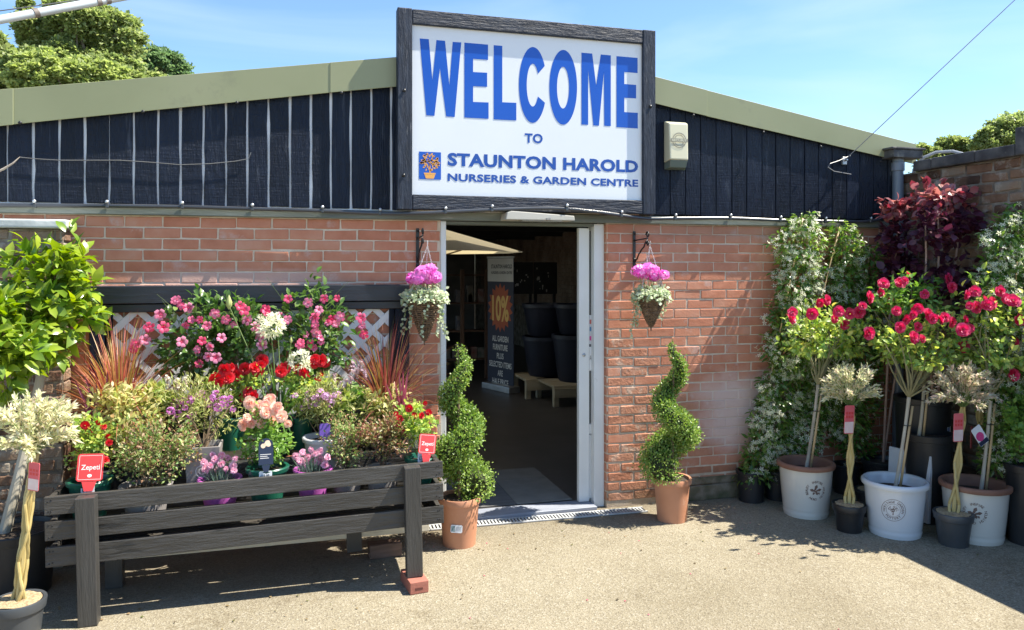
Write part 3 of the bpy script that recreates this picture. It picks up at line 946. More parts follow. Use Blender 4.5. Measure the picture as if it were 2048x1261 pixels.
# old yard wall on the right, running towards the viewer
yw = thing('old_yard_wall', 'tall old weathered brick wall with dark coping on the right of the yard', 'wall', (XR, 0, 0))
mb = MB(); mb.box((.008, -1.30, 0), (.26, -.001, 2.58)); mb.box((.008, -6.5, 0), (.26, -1.301, 1.83)); mb.link('wall_core', OLDMORTAR, yw)
plw = lambda u, z: Matrix.Translation((0, -u, z)) @ Matrix.Rotation(R(-90), 4, 'Z')
lay_bricks(yw, bm_old, 0.0, 1.29, 0, 2.575, .232, .078, plw, lambda u, z: z, .218, 230, OLDBRICK, 15)
lay_bricks(yw, bm_old, 1.302, 5.2, 0, 1.83, .232, .078, plw, lambda u, z: z, .218, 0, OLDBRICK, 17)
COPD = mat('dark_coping_stone', [(.035, .035, .038), (.07, .07, .072), (.14, .135, .13)], .9, 8, bump=.8, bscale=25, wear=((.25, .24, .2), 7, .62))
for a, b, z0, z1 in ((.22, .40, 2.58, 2.665), (.403, .80, 2.582, 2.667), (.803, 1.13, 2.58, 2.663), (1.133, 1.31, 2.58, 2.775), (1.305, 3.6, 1.832, 1.90), (3.603, 6.4, 1.832, 1.90)):
    mb = MB(); mb.box((-.045, -b, z0), (.30, -a, z1)); mb.link('coping_stone', COPD, yw, .012, 2)

# ================================================================== fixings on the front
# --- the sign
SY = -.155
sx0, sx1 = P(795, 200, SY).x, P(1311, 250, SY).x
sz1, sz0 = 3.553, 2.197
sign = thing('welcome_sign', 'large white sign with blue lettering in a black timber frame above the door', 'sign', ((sx0 + sx1) / 2, 0, sz0))
scx = (sx0 + sx1) / 2
fw = .100
SIGNF = mat('rough_black_timber', [(.005, .0085, .018), (.010, .016, .032), (.024, .034, .056)], .55, 6, (1.2, 8, 8), 1.0, 11, wear=((.13, .13, .14), 5, .60), bdist=.008)
SIGNFV = mat('rough_black_timber_upright', [(.005, .0085, .018), (.010, .016, .032), (.024, .034, .056)], .55, 6, (8, 8, 1.2), 1.0, 11, wear=((.13, .13, .14), 5, .60), bdist=.008)
hw = (sx1 - sx0) / 2; hh = sz1 - sz0
for nm, a, b, mt_ in (('frame_rail', (-hw + fw + .002, -.155, hh - fw), (hw - fw - .002, -.07, hh), SIGNF), ('frame_rail', (-hw + fw + .002, -.155, 0), (hw - fw - .002, -.07, fw), SIGNF),
                 ('frame_stile', (-hw, -.158, -.003), (-hw + fw, -.07, hh + .003), SIGNFV), ('frame_stile', (hw - fw, -.158, -.003), (hw, -.07, hh + .003), SIGNFV)):
    mb = MB(); mb.box(a, b); mb.link(nm, mt_, sign, .006, 2)
SIGNW = mat('sign_white', [(.74, .76, .79), (.79, .81, .84)], .20, 1.5, wear=((.66, .66, .64), 3.5, .66))
SIGNB = mat('sign_blue', [(.008, .088, .47), (.010, .098, .51)], .25, 2)
SIGND = mat('sign_dark_blue', [(.012, .07, .34), (.016, .08, .38)], .25, 2)
SIGNO = mat('sign_orange', [(.78, .36, .07), (.85, .42, .10)], .3, 2)
mb = MB(); mb.box((-hw + .09, -.128, .09), (hw - .09, -.10, hh - .09)); mb.link('sign_panel', SIGNW, sign)
LY = -.1295
def sp(px, py):
    p = P(px, py, LY); return (p.x - scx, p.z - sz0)
def zoom2(zx, zy):
    return sp(700 + zx * .36477, zy * .36477)
letters = {
 'W': [[(382, 212), (432, 216), (452, 440), (474, 221), (521, 225), (545, 470), (563, 231), (610, 234), (574, 643), (527, 640), (493, 375), (463, 637), (418, 634)]],
 'E': [[(627, 235), (757, 246), (757, 330), (675, 324), (675, 396), (752, 400), (752, 478), (675, 474), (675, 560), (760, 563), (760, 653), (627, 646)]],
 'L': [[(788, 249), (835, 253), (835, 562), (912, 565), (912, 662), (788, 656)]],
 'M': [[(1269, 290), (1328, 295), (1350, 470), (1375, 300), (1430, 305), (1430, 693), (1394, 691), (1392, 395), (1365, 691), (1334, 689), (1306, 385), (1306, 686), (1269, 684)]],
 'E2': [[(1461, 309), (1577, 319), (1577, 402), (1504, 396), (1504, 462), (1569, 467), (1569, 541), (1504, 537), (1504, 616), (1578, 620), (1578, 706), (1461, 698)]],
}
def letters_of(mb, material, root):
    """each letter of a line of lettering is a piece of its own"""
    par = list(range(len(mb.v)))
    def fi(i):
        while par[i] != i:
            par[i] = par[par[i]]; i = par[i]
        return i
    for f in mb.f:
        for i in f[1:]:
            par[fi(i)] = fi(f[0])
    groups = {}
    for f in mb.f:
        groups.setdefault(fi(f[0]), []).append(f)
    for fs in groups.values():
        used = sorted({i for f in fs for i in f}); ix = {i: k for k, i in enumerate(used)}
        m_ = MB(); m_.add([mb.v[i] for i in used], [tuple(ix[i] for i in f) for f in fs]); m_.link('letter', material, root)
def flat_poly(mb, pts, y):
    """one outline (may be concave) as a filled face facing -Y"""
    bm = bmesh.new()
    vs_ = [bm.verts.new((x, y, z)) for x, z in pts]
    es_ = [bm.edges.new((vs_[i], vs_[(i + 1) % len(vs_)])) for i in range(len(vs_))]
    bmesh.ops.triangle_fill(bm, edges=es_, use_beauty=True)
    bm.verts.index_update()
    mb.add([v.co.copy() for v in bm.verts], [tuple(v.index for v in f.verts) for f in bm.faces])
    bm.free()
mb = MB()
for k, ps in letters.items():
    flat_poly(mb, [zoom2(*q) for q in ps[0]], LY)
def ring(mb, outer, inner, y):
    n = len(outer)
    mb.add([(x, y, z) for x, z in outer] + [(x, y, z) for x, z in inner], [(i, (i + 1) % n, n + (i + 1) % n, n + i) for i in range(n)])
def ell(cx_, cy_, rx, ry, a0, a1, n):
    return [zoom2(cx_ + rx * math.cos(R(a0 + (a1 - a0) * i / (n - 1))), cy_ - ry * math.sin(R(a0 + (a1 - a0) * i / (n - 1)))) for i in range(n)]
ring(mb, ell(1169, 480, 76, 205, 0, 354, 60), ell(1168, 482, 33, 114, 0, 354, 60), LY)
o_, i_ = ell(1002, 467, 76, 208, 30, 332, 50), ell(1002, 468, 33, 117, 32, 328, 50)
mb.add([(x, LY, z) for x, z in o_] + [(x, LY, z) for x, z in i_], [(i, i + 1, 51 + i, 50 + i) for i in range(49)])
letters_of(mb, SIGNB, sign)
def line(body, x0, x1, ya, yb, material, bold):
    (a, zt), (b, zb) = zoom2(x0, ya), zoom2(x1, yb)
    zb = zoom2(x0, yb)[1]
    m_ = MB(); text_fit(m_, body, a, b, zb, zt, LY, bold, 1.04); letters_of(m_, material, sign)
line('TO', 958, 1057, 731, 784, SIGND, .035)
line('STAUNTON HAROLD', 535, 1580, 838, 911, SIGND, .042)
line('NURSERIES & GARDEN CENTRE', 535, 1580, 951, 994, SIGND, .036)
# emblem: blue square, orange potted bush
(a, zt), (b, zb) = zoom2(378, 832), zoom2(499, 987)
mb = MB(); mb.add([(a, LY, zb), (b, LY, zb), (b, LY, zt), (a, LY, zt)], [(0, 1, 2, 3)]); mb.link('emblem', SIGNB, sign)
mb = MB()
w_, h_ = b - a, zt - zb
ec = lambda u, v: (a + u * w_, LY - .0012, zb + v * h_)
mb.add([ec(.22, .24), ec(.76, .24), ec(.74, .18), ec(.24, .18)], [(0, 1, 2, 3)])
mb.add([ec(.25, .175), ec(.73, .175), ec(.67, .03), ec(.31, .03)], [(0, 1, 2, 3)])
mb.add([ec(.47, .24), ec(.52, .24), ec(.52, .5), ec(.47, .5)], [(0, 1, 2, 3)])
rl = random.Random(2)
for k in range(86):
    an, rr_ = rl.uniform(0, 2 * math.pi), math.sqrt(rl.random())
    u, v = .5 + .42 * rr_ * math.cos(an), .62 + .32 * rr_ * math.sin(an)
    da = an + rl.uniform(-.5, .5); lx, lz = math.cos(da) * .075, math.sin(da) * .06
    qx, qz = -lz * .42, lx * .42
    mb.add([ec(u - lx, v - lz), ec(u + qx, v + qz), ec(u + lx, v + lz), ec(u - qx, v - qz)], [(0, 1, 2, 3)])
mb.link('emblem_plant', SIGNO, sign)
bolt = MB(); bolt.lathe([(.0001, 0), (.012, .001), (.012, .008), (.0001, .01)], 6)
bom = bolt.mesh('bolt', IRON)
for zx, zy in ((298, 497), (294, 962), (1648, 585)):
    p = P(700 + zx * .36477, zy * .36477, -.16)
    put('bolt', bom, Matrix.Translation((p.x - scx, -.157, p.z - sz0)) @ Matrix.Rotation(R(90), 4, 'X'), sign)

# --- alarm box
AX, AZ = xz(1356, 290, -.1)
ab = thing('alarm_box', 'cream alarm box with a faded round badge on the black boards', 'alarm box', (AX, -.046, AZ))
ALC = mat('yellowed_plastic', [(.60, .57, .40), (.66, .63, .46)], .35, 3)
ALG = mat('grey_green_plastic', [(.10, .13, .11), (.14, .17, .15)], .3, 3)
wA, hA = .092, .185
mb = MB(); mb.add([(-wA, 0, -hA * .72), (wA, 0, -hA * .72), (wA, 0, hA), (-wA, 0, hA), (-wA * .82, -.075, -hA * .62), (wA * .82, -.075, -hA * .62), (wA * .86, -.062, hA * .86), (-wA * .86, -.062, hA * .86)],
                  [(0, 3, 2, 1), (4, 5, 6, 7), (0, 1, 5, 4), (1, 2, 6, 5), (2, 3, 7, 6), (3, 0, 4, 7)]); mb.link('cover', ALC, ab, .009, 2)
mb = MB(); mb.add([(-wA * .97, 0, -hA), (wA * .97, 0, -hA), (wA * .97, 0, -hA * .73), (-wA * .97, 0, -hA * .73), (-wA * .7, -.055, -hA * .93), (wA * .7, -.055, -hA * .93), (wA * .80, -.072, -hA * .64), (-wA * .80, -.072, -hA * .64)],
                  [(0, 3, 2, 1), (4, 5, 6, 7), (0, 1, 5, 4), (1, 2, 6, 5), (2, 3, 7, 6), (3, 0, 4, 7)]); mb.link('base_lens', ALG, ab, .005, 2)
BADGE = mat('faded_badge', [(.22, .21, .17), (.30, .28, .22)], .5, 20)
mb = MB()
yy = lambda z: -.0765 + (z / (hA * 1.6)) * .012
badge_z = .03
for r0, r1 in ((.058, .051), (.042, .037)):
    n = 40
    V = [(r * math.cos(2 * math.pi * i / n), -.0745, badge_z + r * math.sin(2 * math.pi * i / n)) for r in (r0, r1) for i in range(n)]
    mb.add(V, [(i, (i + 1) % n, n + (i + 1) % n, n + i) for i in range(n)])
mb.add([(-.070, -.0747, badge_z - .013), (.070, -.0747, badge_z - .013), (.070, -.0747, badge_z + .013), (-.070, -.0747, badge_z + .013)], [(0, 1, 2, 3)])
mb.link('badge', BADGE, ab)
mb = MB(); text_fit(mb, 'SECURIT', -.062, .062, badge_z - .009, badge_z + .009, -.0755, .03); mb.link('lettering', ALC, ab)

# --- black cable along the top of the brickwork, with saddles
CABLE = mat('cable_sheath', [(.035, .038, .045), (.06, .065, .075)], .3, 3, spec=.6)
pts = []
for px, py, Y in ((-420, 413, -.055), (-150, 411, -.055), (0, 411, -.055), (215, 412, -.055), (365, 414, -.055), (505, 418, -.055), (645, 422, -.058), (760, 427, -.07), (830, 427, -.15), (960, 421, -.182), (1100, 417, -.182), (1190, 424, -.182), (1290, 437, -.12), (1350, 437, -.06),
                  (1460, 437, -.055), (1560, 441, -.055), (1650, 443, -.055), (1710, 444, -.055), (1752, 441, -.055), (1772, 430, -.05), (1782, 405, -.05)):
    p = P(px, py, Y); pts.append(Vector((p.x, Y, p.z)))
sm = []
for i in range(len(pts) - 1):
    p0, p1, p2, p3 = pts[max(0, i - 1)], pts[i], pts[i + 1], pts[min(len(pts) - 1, i + 2)]
    for k in range(6):
        t = k / 6
        sm.append(.5 * ((2 * p1) + (p2 - p0) * t + (2 * p0 - 5 * p1 + 4 * p2 - p3) * t * t + (3 * p1 - p0 - 3 * p2 + p3) * t ** 3))
sm.append(pts[-1])
cab = thing('cable', 'long black cable clipped along the foot of the black boards', 'cable', (0, 0, 0))
MB().tube(sm, .0125, 10).link('sheath', CABLE, cab)
cl = MB(); cl.box((-.009, -.017, -.014), (.009, .016, .014)); cl.box((-.006, -.014, .0145), (.006, .012, .034)); clm = cl.mesh('saddle', CABLE, .003)
cs = MB(); cs.lathe([(.0001, -.003), (.011, -.003), (.011, .0), (.006, .005), (.0001, .006)], 12); csm = cs.mesh('screw_head', SCREW)
for px in (80, 224, 370, 505, 645, 755, 880, 993, 1133, 1240, 1348, 1456, 1560, 1654, 1740):
    q = min(sm, key=lambda s: abs((s.x * math.cos(TH) - (s.y + D) * math.sin(TH)) / (s.x * math.sin(TH) + (s.y + D) * math.cos(TH)) * F + CX - px))
    s_ = link('saddle', clm, None, cab, (q.x, q.y, q.z))
    put('screw_head', csm, Matrix.Translation((0, -.018, .024)) @ Matrix.Rotation(R(90), 4, 'X'), s_)

# --- door sensor lamp over the doorway
lp = thing('door_lamp', 'flat cream wedge-shaped lamp over the doorway under the sign', 'lamp', (P(1075, 436, -.1).x, -.036, 2.135))
LAMPC = mat('cream_lamp_case', [(.50, .47, .40), (.58, .55, .48)], .4, 3)
mb = MB(); mb.prism([(-.26, .0), (.25, .0), (.245, .035), (-.22, .062), (-.25, .05)], -.16, 0); mb.link('case', LAMPC, lp, .006, 2)
mb = MB(); mb.lathe([(.0001, -.012), (.016, -.01), (.019, 0.004)], 14, (.05, -.163, .012)); mb.link('eye', SCREW, lp)
mb = MB(); mb.box((-.14, -.150, -.008), (.16, -.03, -.001)); mb.link('lens', mat('grey_lens', [(.3, .3, .29), (.36, .36, .35)], .2), lp, .003)

# --- down-pipe and hopper in the corner
dp = thing('downpipe', 'grey-blue plastic downpipe under a black hopper in the corner', 'drainpipe', (4.768, -.09, 0))
PIPE = mat('blue_grey_plastic', [(.14, .17, .21), (.19, .22, .27)], .35, 3)
MB().tube([(0, 0, .01), (0, 0, 2.70)], .043, 20).link('pipe', PIPE, dp)
mb = MB(); mb.lathe([(.047, 0), (.052, .002), (.052, .07), (.047, .075)], 20, (0, 0, 2.60)); mb.link('collar', PIPE, dp)
mb = MB(); mb.box((-.12, -.09, 2.70), (.17, .05, 2.765)); mb.box((-.14, -.10, 2.766), (.19, .06, 2.785)); mb.link('hopper', COPD, dp, .008, 2)
# grey hose looping over the yard wall beside the hopper
hs = MB(); hp = []
for px, py, Y in ((1822, 365, -.10), (1830, 335, -.12), (1846, 316, -.15), (1872, 305, -.2), (1905, 303, -.3), (1932, 310, -.4), (1960, 318, -.52)):
    p = P(px, py, Y); hp.append((p.x, Y, p.z))
tag(hs.tube(hp, .013, 8).link('hose', mat('grey_hose', [(.33, .34, .35), (.42, .43, .44)], .45, 3)), 'grey hose looping over the dark coping in the corner', 'hose')

# --- overhead wire with eye bracket and loop
WIRE = mat('grey_wire', [(.16, .16, .16), (.24, .24, .24)], .5, 3, metal=.4)
aw = thing('overhead_wire', 'thin taut wire rising from an eye on the right-hand boards into the sky', 'wire', (0, 0, 0))
e0 = P(1690, 320, -.09); e1 = P(2030, 0, -.5)
far = e0 + (e1 - e0) * 2.2
MB().tube([e0, e0.lerp(far, .3), e0.lerp(far, .6), far], .0034, 6).link('strand', WIRE, aw)
mb = MB()
cpt = P(1690, 328, -.09)
mb.tube([P(1700, 312, -.085), P(1678, 322, -.1), P(1660, 328, -.11), P(1656, 335, -.11), P(1668, 343, -.1), P(1690, 347, -.085), P(1702, 349, -.07)], .004, 6)
mb.link('loop', WIRE, aw)
mb = MB(); a_ = P(1690, 322, -.07); mb.box((a_.x - .02, -.07, a_.z - .03), (a_.x + .02, -.045, a_.z + .03)); mb.tube([(a_.x, -.05, a_.z), (a_.x, -.10, a_.z + .005)], .008, 8); mb.link('eye_plate', METAL, aw, .002)
# --- wire stapled across the left boards
mb = MB(); wp = []
for px, py in ((40, 315), (70, 318), (120, 321), (180, 321), (240, 321), (300, 325), (360, 330), (420, 328), (470, 323), (497, 318), (502, 305)):
    p = P(px, py, -.055); wp.append((p.x, -.055, p.z))
mb.tube(wp, .0025, 6)
tag(mb.link('slack_wire', WIRE), 'thin slack wire strung across the left black boards', 'wire')
mb = MB(); mb.tube([P(-30, 356, -.06), P(8, 338, -.07), P(26, 327, -.08), P(40, 314, -.07)], [.008, .007, .005, .002], 6)
tag(mb.link('twig', mat('bleached_twig', [(.42, .34, .27), (.55, .47, .39)], .8, 8)), 'bare bleached twig poking across the boards at the left edge', 'twig')

# --- overhead pipe crossing the top-left corner
op = thing('overhead_pipe', 'grey-white pipe with bands crossing overhead at top left', 'pipe', (0, 0, 0))
pa, pb = P(-120, 62, -2.2), P(420, -38, -1.6)
pa, pb = Vector((pa.x, -2.2, pa.z)), Vector((pb.x, -1.6, pb.z))
ext = pb - pa
MB().tube([pa - ext, pb + ext], .016, 14).link('pipe', mat('grey_white_pipe', [(.42, .46, .48), (.56, .60, .62)], .4, 6, (1, 1, 1), wear=((.3, .29, .27), 7, .64)), op)
for t in (.296, .52, .555):
    c_ = pa.lerp(pb, t); d_ = ext.normalized()
    MB().tube([c_ - d_ * .009, c_ + d_ * .009], .0185, 14).link('band', mat('brown_band', [(.16, .13, .11), (.24, .2, .17)], .6, 6), op)
mb = MB(); mb.tube([P(-60, 30, -1.9), P(60, 14, -1.9), P(160, 0, -1.85), P(300, -20, -1.8)], .0022, 6)
tag(mb.link('thin_wire', WIRE), 'thin wire running just above the overhead pipe at top left', 'wire')

# --- drainage channel in front of the threshold
g0, g1 = G(786, 1064), G(1290, 1021)
dv = g1 - g0; Ld = dv.length
dr = thing('drain_channel', 'slotted grey drainage channel set in the ground before the doorway', 'drain', (g0.x, g0.y, 0))
dr.rotation_euler = (0, 0, math.atan2(dv.y, dv.x))
DRAIN = mat('weathered_zinc', [(.30, .31, .31), (.42, .43, .43), (.5, .5, .5)], .6, 9, bump=.2, wear=((.2, .17, .13), 8, .62))
mb = MB(); mb.box((0, -.05, .001), (Ld, .05, .004)); mb.link('channel', DARKGAP, dr)
mb = MB(); mb.box((0, -.052, .002), (Ld, -.042, .013)); mb.box((0, .042, .002), (Ld, .052, .013)); mb.link('rim', DRAIN, dr, .002)
mb = MB(); x = .006
while x < Ld - .02:
    mb.box((x, -.0415, .004), (x + .013, .0415, .012)); x += .0245
mb.link('grate_bar', DRAIN, dr, kind='stuff')

# ================================================================== pots, soil, labels
TERRA = mat('terracotta_plastic', [(.42, .185, .10), (.48, .22, .125), (.54, .26, .155)], .5, 3, bump=.05, wear=((.60, .43, .33), 4, .62))
GREENPOT = mat('dark_green_pot', [(.010, .085, .052), (.016, .11, .068)], .3, 4)
PURPLEPOT = mat('pink_purple_pot', [(.42, .09, .36), (.50, .12, .44)], .35, 4)
GREYPOT = mat('grey_plastic_pot', [(.12, .115, .11), (.18, .17, .165)], .5, 5)
TAUPEPOT = mat('taupe_pot', [(.22, .20, .19), (.28, .26, .25)], .6, 5)
WHITEPOT = mat('pale_grey_pot', [(.52, .52, .53), (.60, .60, .61)], .45, 4)
BLACKPOT = mat('black_nursery_pot', [(.011, .012, .014), (.02, .021, .024)], .42, 5, bump=.08)
SLATEPOT = mat('slate_grey_pot', [(.045, .05, .055), (.065, .07, .075)], .4, 5)
GLAZE = mat('cream_glaze', [(.56, .55, .50), (.63, .62, .57)], .22, 2, coat=.3, wear=((.47, .44, .36), 4, .61))
GLAZEB = mat('blue_white_glaze', [(.60, .63, .66), (.66, .69, .72)], .18, 2, coat=.4)
RIMCLAY = mat('bare_clay_rim', [(.20, .095, .06), (.27, .135, .09)], .7, 8, bump=.2)
SOIL = mat('potting_soil', [(.02, .014, .01), (.05, .035, .025), (.09, .065, .045)], .95, 60, bump=1, bscale=90, bdist=.01)
STRAW = mat('coconut_mulch', [(.30, .20, .11), (.44, .32, .18), (.55, .43, .27)], .95, 70, bump=1, bscale=120, bdist=.012)
STEM = mat('green_stem', [(.10, .16, .04), (.17, .24, .07)], .6, 12)
TWIG = mat('brown_twig', [(.12, .08, .045), (.22, .15, .09)], .8, 20, bump=.3)
PALEBARK = mat('pale_bark', [(.30, .27, .21), (.42, .38, .30), (.52, .48, .40)], .8, 14, (1, 1, .25), .6, 40)
STAKE = mat('bamboo_stake', [(.42, .29, .14), (.55, .40, .22)], .5, 8, (1, 1, .3), .2)
WILLOWBARK = mat('willow_bark', [(.30, .22, .07), (.44, .34, .13), (.50, .42, .2)], .6, 16, (1, 1, .3), .3)
TAGRED = mat('red_card', [(.60, .045, .045), (.66, .06, .06)], .35, 3)
TAGPINK = mat('pink_red_card', [(.66, .10, .13), (.72, .16, .18)], .35, 3)
TAGNAVY = mat('navy_card', [(.012, .02, .05), (.018, .03, .07)], .35, 3)
TAGPURPLE = mat('purple_card', [(.09, .04, .26), (.14, .07, .36)], .35, 3)
PAPER = mat('white_label', [(.72, .74, .77), (.78, .80, .82)], .5, 3)
INK = mat('label_ink', [(.02, .02, .025), (.04, .04, .05)], .6, 3)
WHITEINK = mat('white_print', [(.78, .74, .72), (.82, .80, .78)], .5, 3)

def pot(root, r_top, r_base, h, material, rim=.012, rim_h=.03, soil=SOIL, soil_depth=.03, name='pot', feet=False, z0=0.0, seg=36, rim_mat=None, thick=.008):
    mb = MB()
    rr = r_base + (r_top - r_base) * (1 - rim_h / h)
    mb.lathe([(.0001, z0 + .004), (r_base * .92, z0 + .004), (r_base, z0 + .0), (r_base * 1.01, z0 + .01), (rr, z0 + h - rim_h), (rr + rim, z0 + h - rim_h + .004), (r_top + rim, z0 + h - .006),
              (r_top + rim * .6, z0 + h), (r_top - thick, z0 + h - .003), (r_top - thick - .012, z0 + h - soil_depth - .02)], seg)
    p = mb.link(name, material, root, sharp=R(40))
    s = MB(); n = 26
    rs = r_top - thick - .004
    V = [(0, 0, z0 + h - soil_depth + .006)]
    for k, f in enumerate((.35, .7, 1.0)):
        for j in range(n):
            a = 2 * math.pi * j / n
            V.append((rs * f * math.cos(a), rs * f * math.sin(a), z0 + h - soil_depth + (1 - f) * .008 + random.uniform(-.003, .004)))
    Fs = [(0, 1 + j, 1 + (j + 1) % n) for j in range(n)]
    for k in range(2):
        for j in range(n):
            a, b = 1 + k * n + j, 1 + k * n + (j + 1) % n
            Fs.append((a, a + n, b + n, b))
    s.add(V, Fs, True); s.link('soil', soil, root)
    return p

def card(root, w, h, loc, rot, material, name='plant_tag', title=None, sub=None, arch=False, kind='plain', stick=0):
    """printed plastic tag standing in a pot: a thin card with rounded corners, its print proud of it"""
    o = MB()
    if arch:
        poly = [(-w / 2, 0), (w / 2, 0), (w / 2, h - w / 2)] + [(w / 2 * math.cos(R(a)), h - w / 2 + w / 2 * math.sin(R(a))) for a in range(15, 180, 15)] + [(-w / 2, h - w / 2)]
    else:
        c = w * .08
        poly = [(-w / 2 + c, 0), (w / 2 - c, 0), (w / 2, c), (w / 2, h - c), (w / 2 - c, h), (-w / 2 + c, h), (-w / 2, h - c), (-w / 2, c)]
    o.prism(poly, -.0012, .0012)
    if stick:
        o.prism([(-w * .16, -stick), (w * .16, -stick), (w * .28, -.002), (-w * .28, -.002)], -.001, .001)
    t = o.link(name, material, root, loc=loc, rot=rot)
    if kind == 'rose':
        b = MB(); k = w * .07
        for a0, a1, c0, c1 in ((-w / 2 + k, w / 2 - k, k, k + .0016), (-w / 2 + k, w / 2 - k, h - k - .0016, h - k)):
            b.add([(a0, -.0016, c0), (a1, -.0016, c0), (a1, -.0016, c1), (a0, -.0016, c1)], [(0, 1, 2, 3)])
        for a0, a1 in ((-w / 2 + k, -w / 2 + k + .0016), (w / 2 - k - .0016, w / 2 - k)):
            b.add([(a0, -.0016, k), (a1, -.0016, k), (a1, -.0016, h - k), (a0, -.0016, h - k)], [(0, 1, 2, 3)])
        text_fit(b, title, -w * .34, w * .36, h * .36, h * .60, -.0018, .01)
        b.prism([(w * .09 * math.cos(R(a)), h * .2 + w * .07 * math.sin(R(a))) for a in range(0, 360, 45)], -.0018, -.0013)
        b.link('print', WHITEINK, t)
    elif kind == 'photo':
        b = MB(); rl_ = random.Random(5)
        for k in range(5):
            cx_, cz_, r_ = rl_.uniform(-.2, .2) * w, h * rl_.uniform(.6, .85), w * .17
            b.prism([(cx_ + r_ * math.cos(R(a)), cz_ + r_ * math.sin(R(a))) for a in range(0, 360, 40)], -.0018 - k * .0001, -.0013)
        b.link('picture', mat('printed_peach', [(.72, .45, .3), (.8, .68, .52)], .5, 60), t)
        b = MB()
        for k, ww in enumerate((.75, .5, .6)):
            b.add([(-w * .4, -.0016, h * (.38 - .07 * k)), (-w * .4 + w * ww, -.0016, h * (.38 - .07 * k)), (-w * .4 + w * ww, -.0016, h * (.40 - .07 * k)), (-w * .4, -.0016, h * (.40 - .07 * k))], [(0, 1, 2, 3)])
        b.link('print', WHITEINK, t)
    elif kind == 'price':
        b = MB(); text_fit(b, title, -w * .4, w * .3, h * .45, h * .75, -.0016, .02); b.link('print', INK, t)
    elif kind == 'blocks':
        b = MB()
        for i in range(2):
            for j in range(3):
                x0_, z0_ = -w * .38 + w * .28 * j, h * (.55 + .13 * i)
                b.add([(x0_, -.0016, z0_), (x0_ + w * .2, -.0016, z0_), (x0_ + w * .2, -.0016, z0_ + h * .09), (x0_, -.0016, z0_ + h * .09)], [(0, 1, 2, 3)])
        b.link('print', TAGRED, t)
        b = MB(); b.add([(-w * .48, -.0015, h * .03), (w * .48, -.0015, h * .03), (w * .48, -.0015, h * .42), (-w * .48, -.0015, h * .42)], [(0, 1, 2, 3)]); b.link('panel', mat('pale_pink_print', [(.75, .55, .52), (.8, .66, .62)], .5, 30), t)
    return t

# ---- flowers: shared meshes
def rose_mesh(name, material, rings=((1.0, 7, .25), (.72, 6, .7), (.45, 5, 1.0), (.22, 4, 1.3)), cup=.35, ruffle=.06):
    V, T, rn = [], [], []
    for r, n, tilt in rings:
        for k in range(n):
            a = 2 * math.pi * (k + random.random() * .4) / n + r * 2
            ca, sa = math.cos(a), math.sin(a)
            w = r * 1.1 * math.pi / n * 1.25
            b = len(V); rv = random.random() * .25 + (1 - r) * .7
            prof = ((.08, 0, .35), (.6, .5, 1.0), (1.0, 1.0, .75))
            for f, up, ww in prof:
                rad = r * f
                z = cup * (tilt * f * f) + random.uniform(-ruffle, ruffle)
                for s_ in (-1, 0, 1):
                    q = s_ * w * ww
                    zz = z - abs(s_) * .05 + random.uniform(-ruffle, ruffle) * .6
                    V.append((rad * ca - q * sa, rad * sa + q * ca, zz)); rn.append(rv)
            for i in range(2):
                for j in range(2):
                    p = b + i * 3 + j
                    T += [(p, p + 1, p + 4), (p, p + 4, p + 3)]
    return np_mesh(name, np.array(V), np.array(T), True, np.array(rn), material)

def pompom(name, material, n=30, flat=.78, ruffle=.07):
    """a full double rose: cupped petals layered over a dome, the inner ones upright"""
    V, T, rn = [], [], []
    for k in range(n):
        f = (k + .5) / n
        th = R(8 + 92 * f ** .62)                  # from the top of the dome outwards
        a = k * 2.39996 + random.uniform(-.2, .2)
        d = Vector((math.sin(th) * math.cos(a), math.sin(th) * math.sin(a), math.cos(th)))
        side = Vector((-math.sin(a), math.cos(a), 0))
        rad_ = .62 + .38 * f + random.uniform(-.04, .04)
        w = .20 + .26 * f
        up = Vector((0, 0, 1))
        b = len(V); shade = .05 + .9 * (1 - f) * random.uniform(.6, 1) if random.random() < .8 else random.random()
        for r_, ww, curl in ((.30, .5, 0), (.74, 1.0, .02), (1.0, .85, .10)):
            for s_ in (-1, 0, 1):
                q = d * (rad_ * r_) + side * (s_ * w * ww) + up * (.10 * r_ * (1 - abs(s_) * .5)) + d * (curl - .10 * abs(s_) * r_)
                q += Vector((random.gauss(0, 1), random.gauss(0, 1), random.gauss(0, 1))) * ruffle * .5 * r_
                V.append((q.x, q.y, q.z * flat)); rn.append(min(.99, max(0, shade + (.15 if r_ < .5 else 0))))
        for i in range(2):
            for j in range(2):
                p = b + i * 3 + j; T += [(p, p + 1, p + 4), (p, p + 4, p + 3)]
    return np_mesh(name, np.array(V), np.array(T), True, np.array(rn), material)

def cluster_mesh(name, tmpl, n, material, fl=.3, squash=.8, hemi=False):
    d, _ = ball(n)
    if hemi:
        d[:, 2] = np.abs(d[:, 2]) * 1.0 - .15
    pos = d * np.array([1, 1, squash]) * (.85 + .15 * RNG.random((n, 1)))
    ax = np.cross(d, RNG.normal(size=(n, 3)))
    return scatter_mesh(name, tmpl, pos, ax, d + RNG.normal(size=(n, 3)) * .2, fl * (.8 + .4 * RNG.random(n)), material)

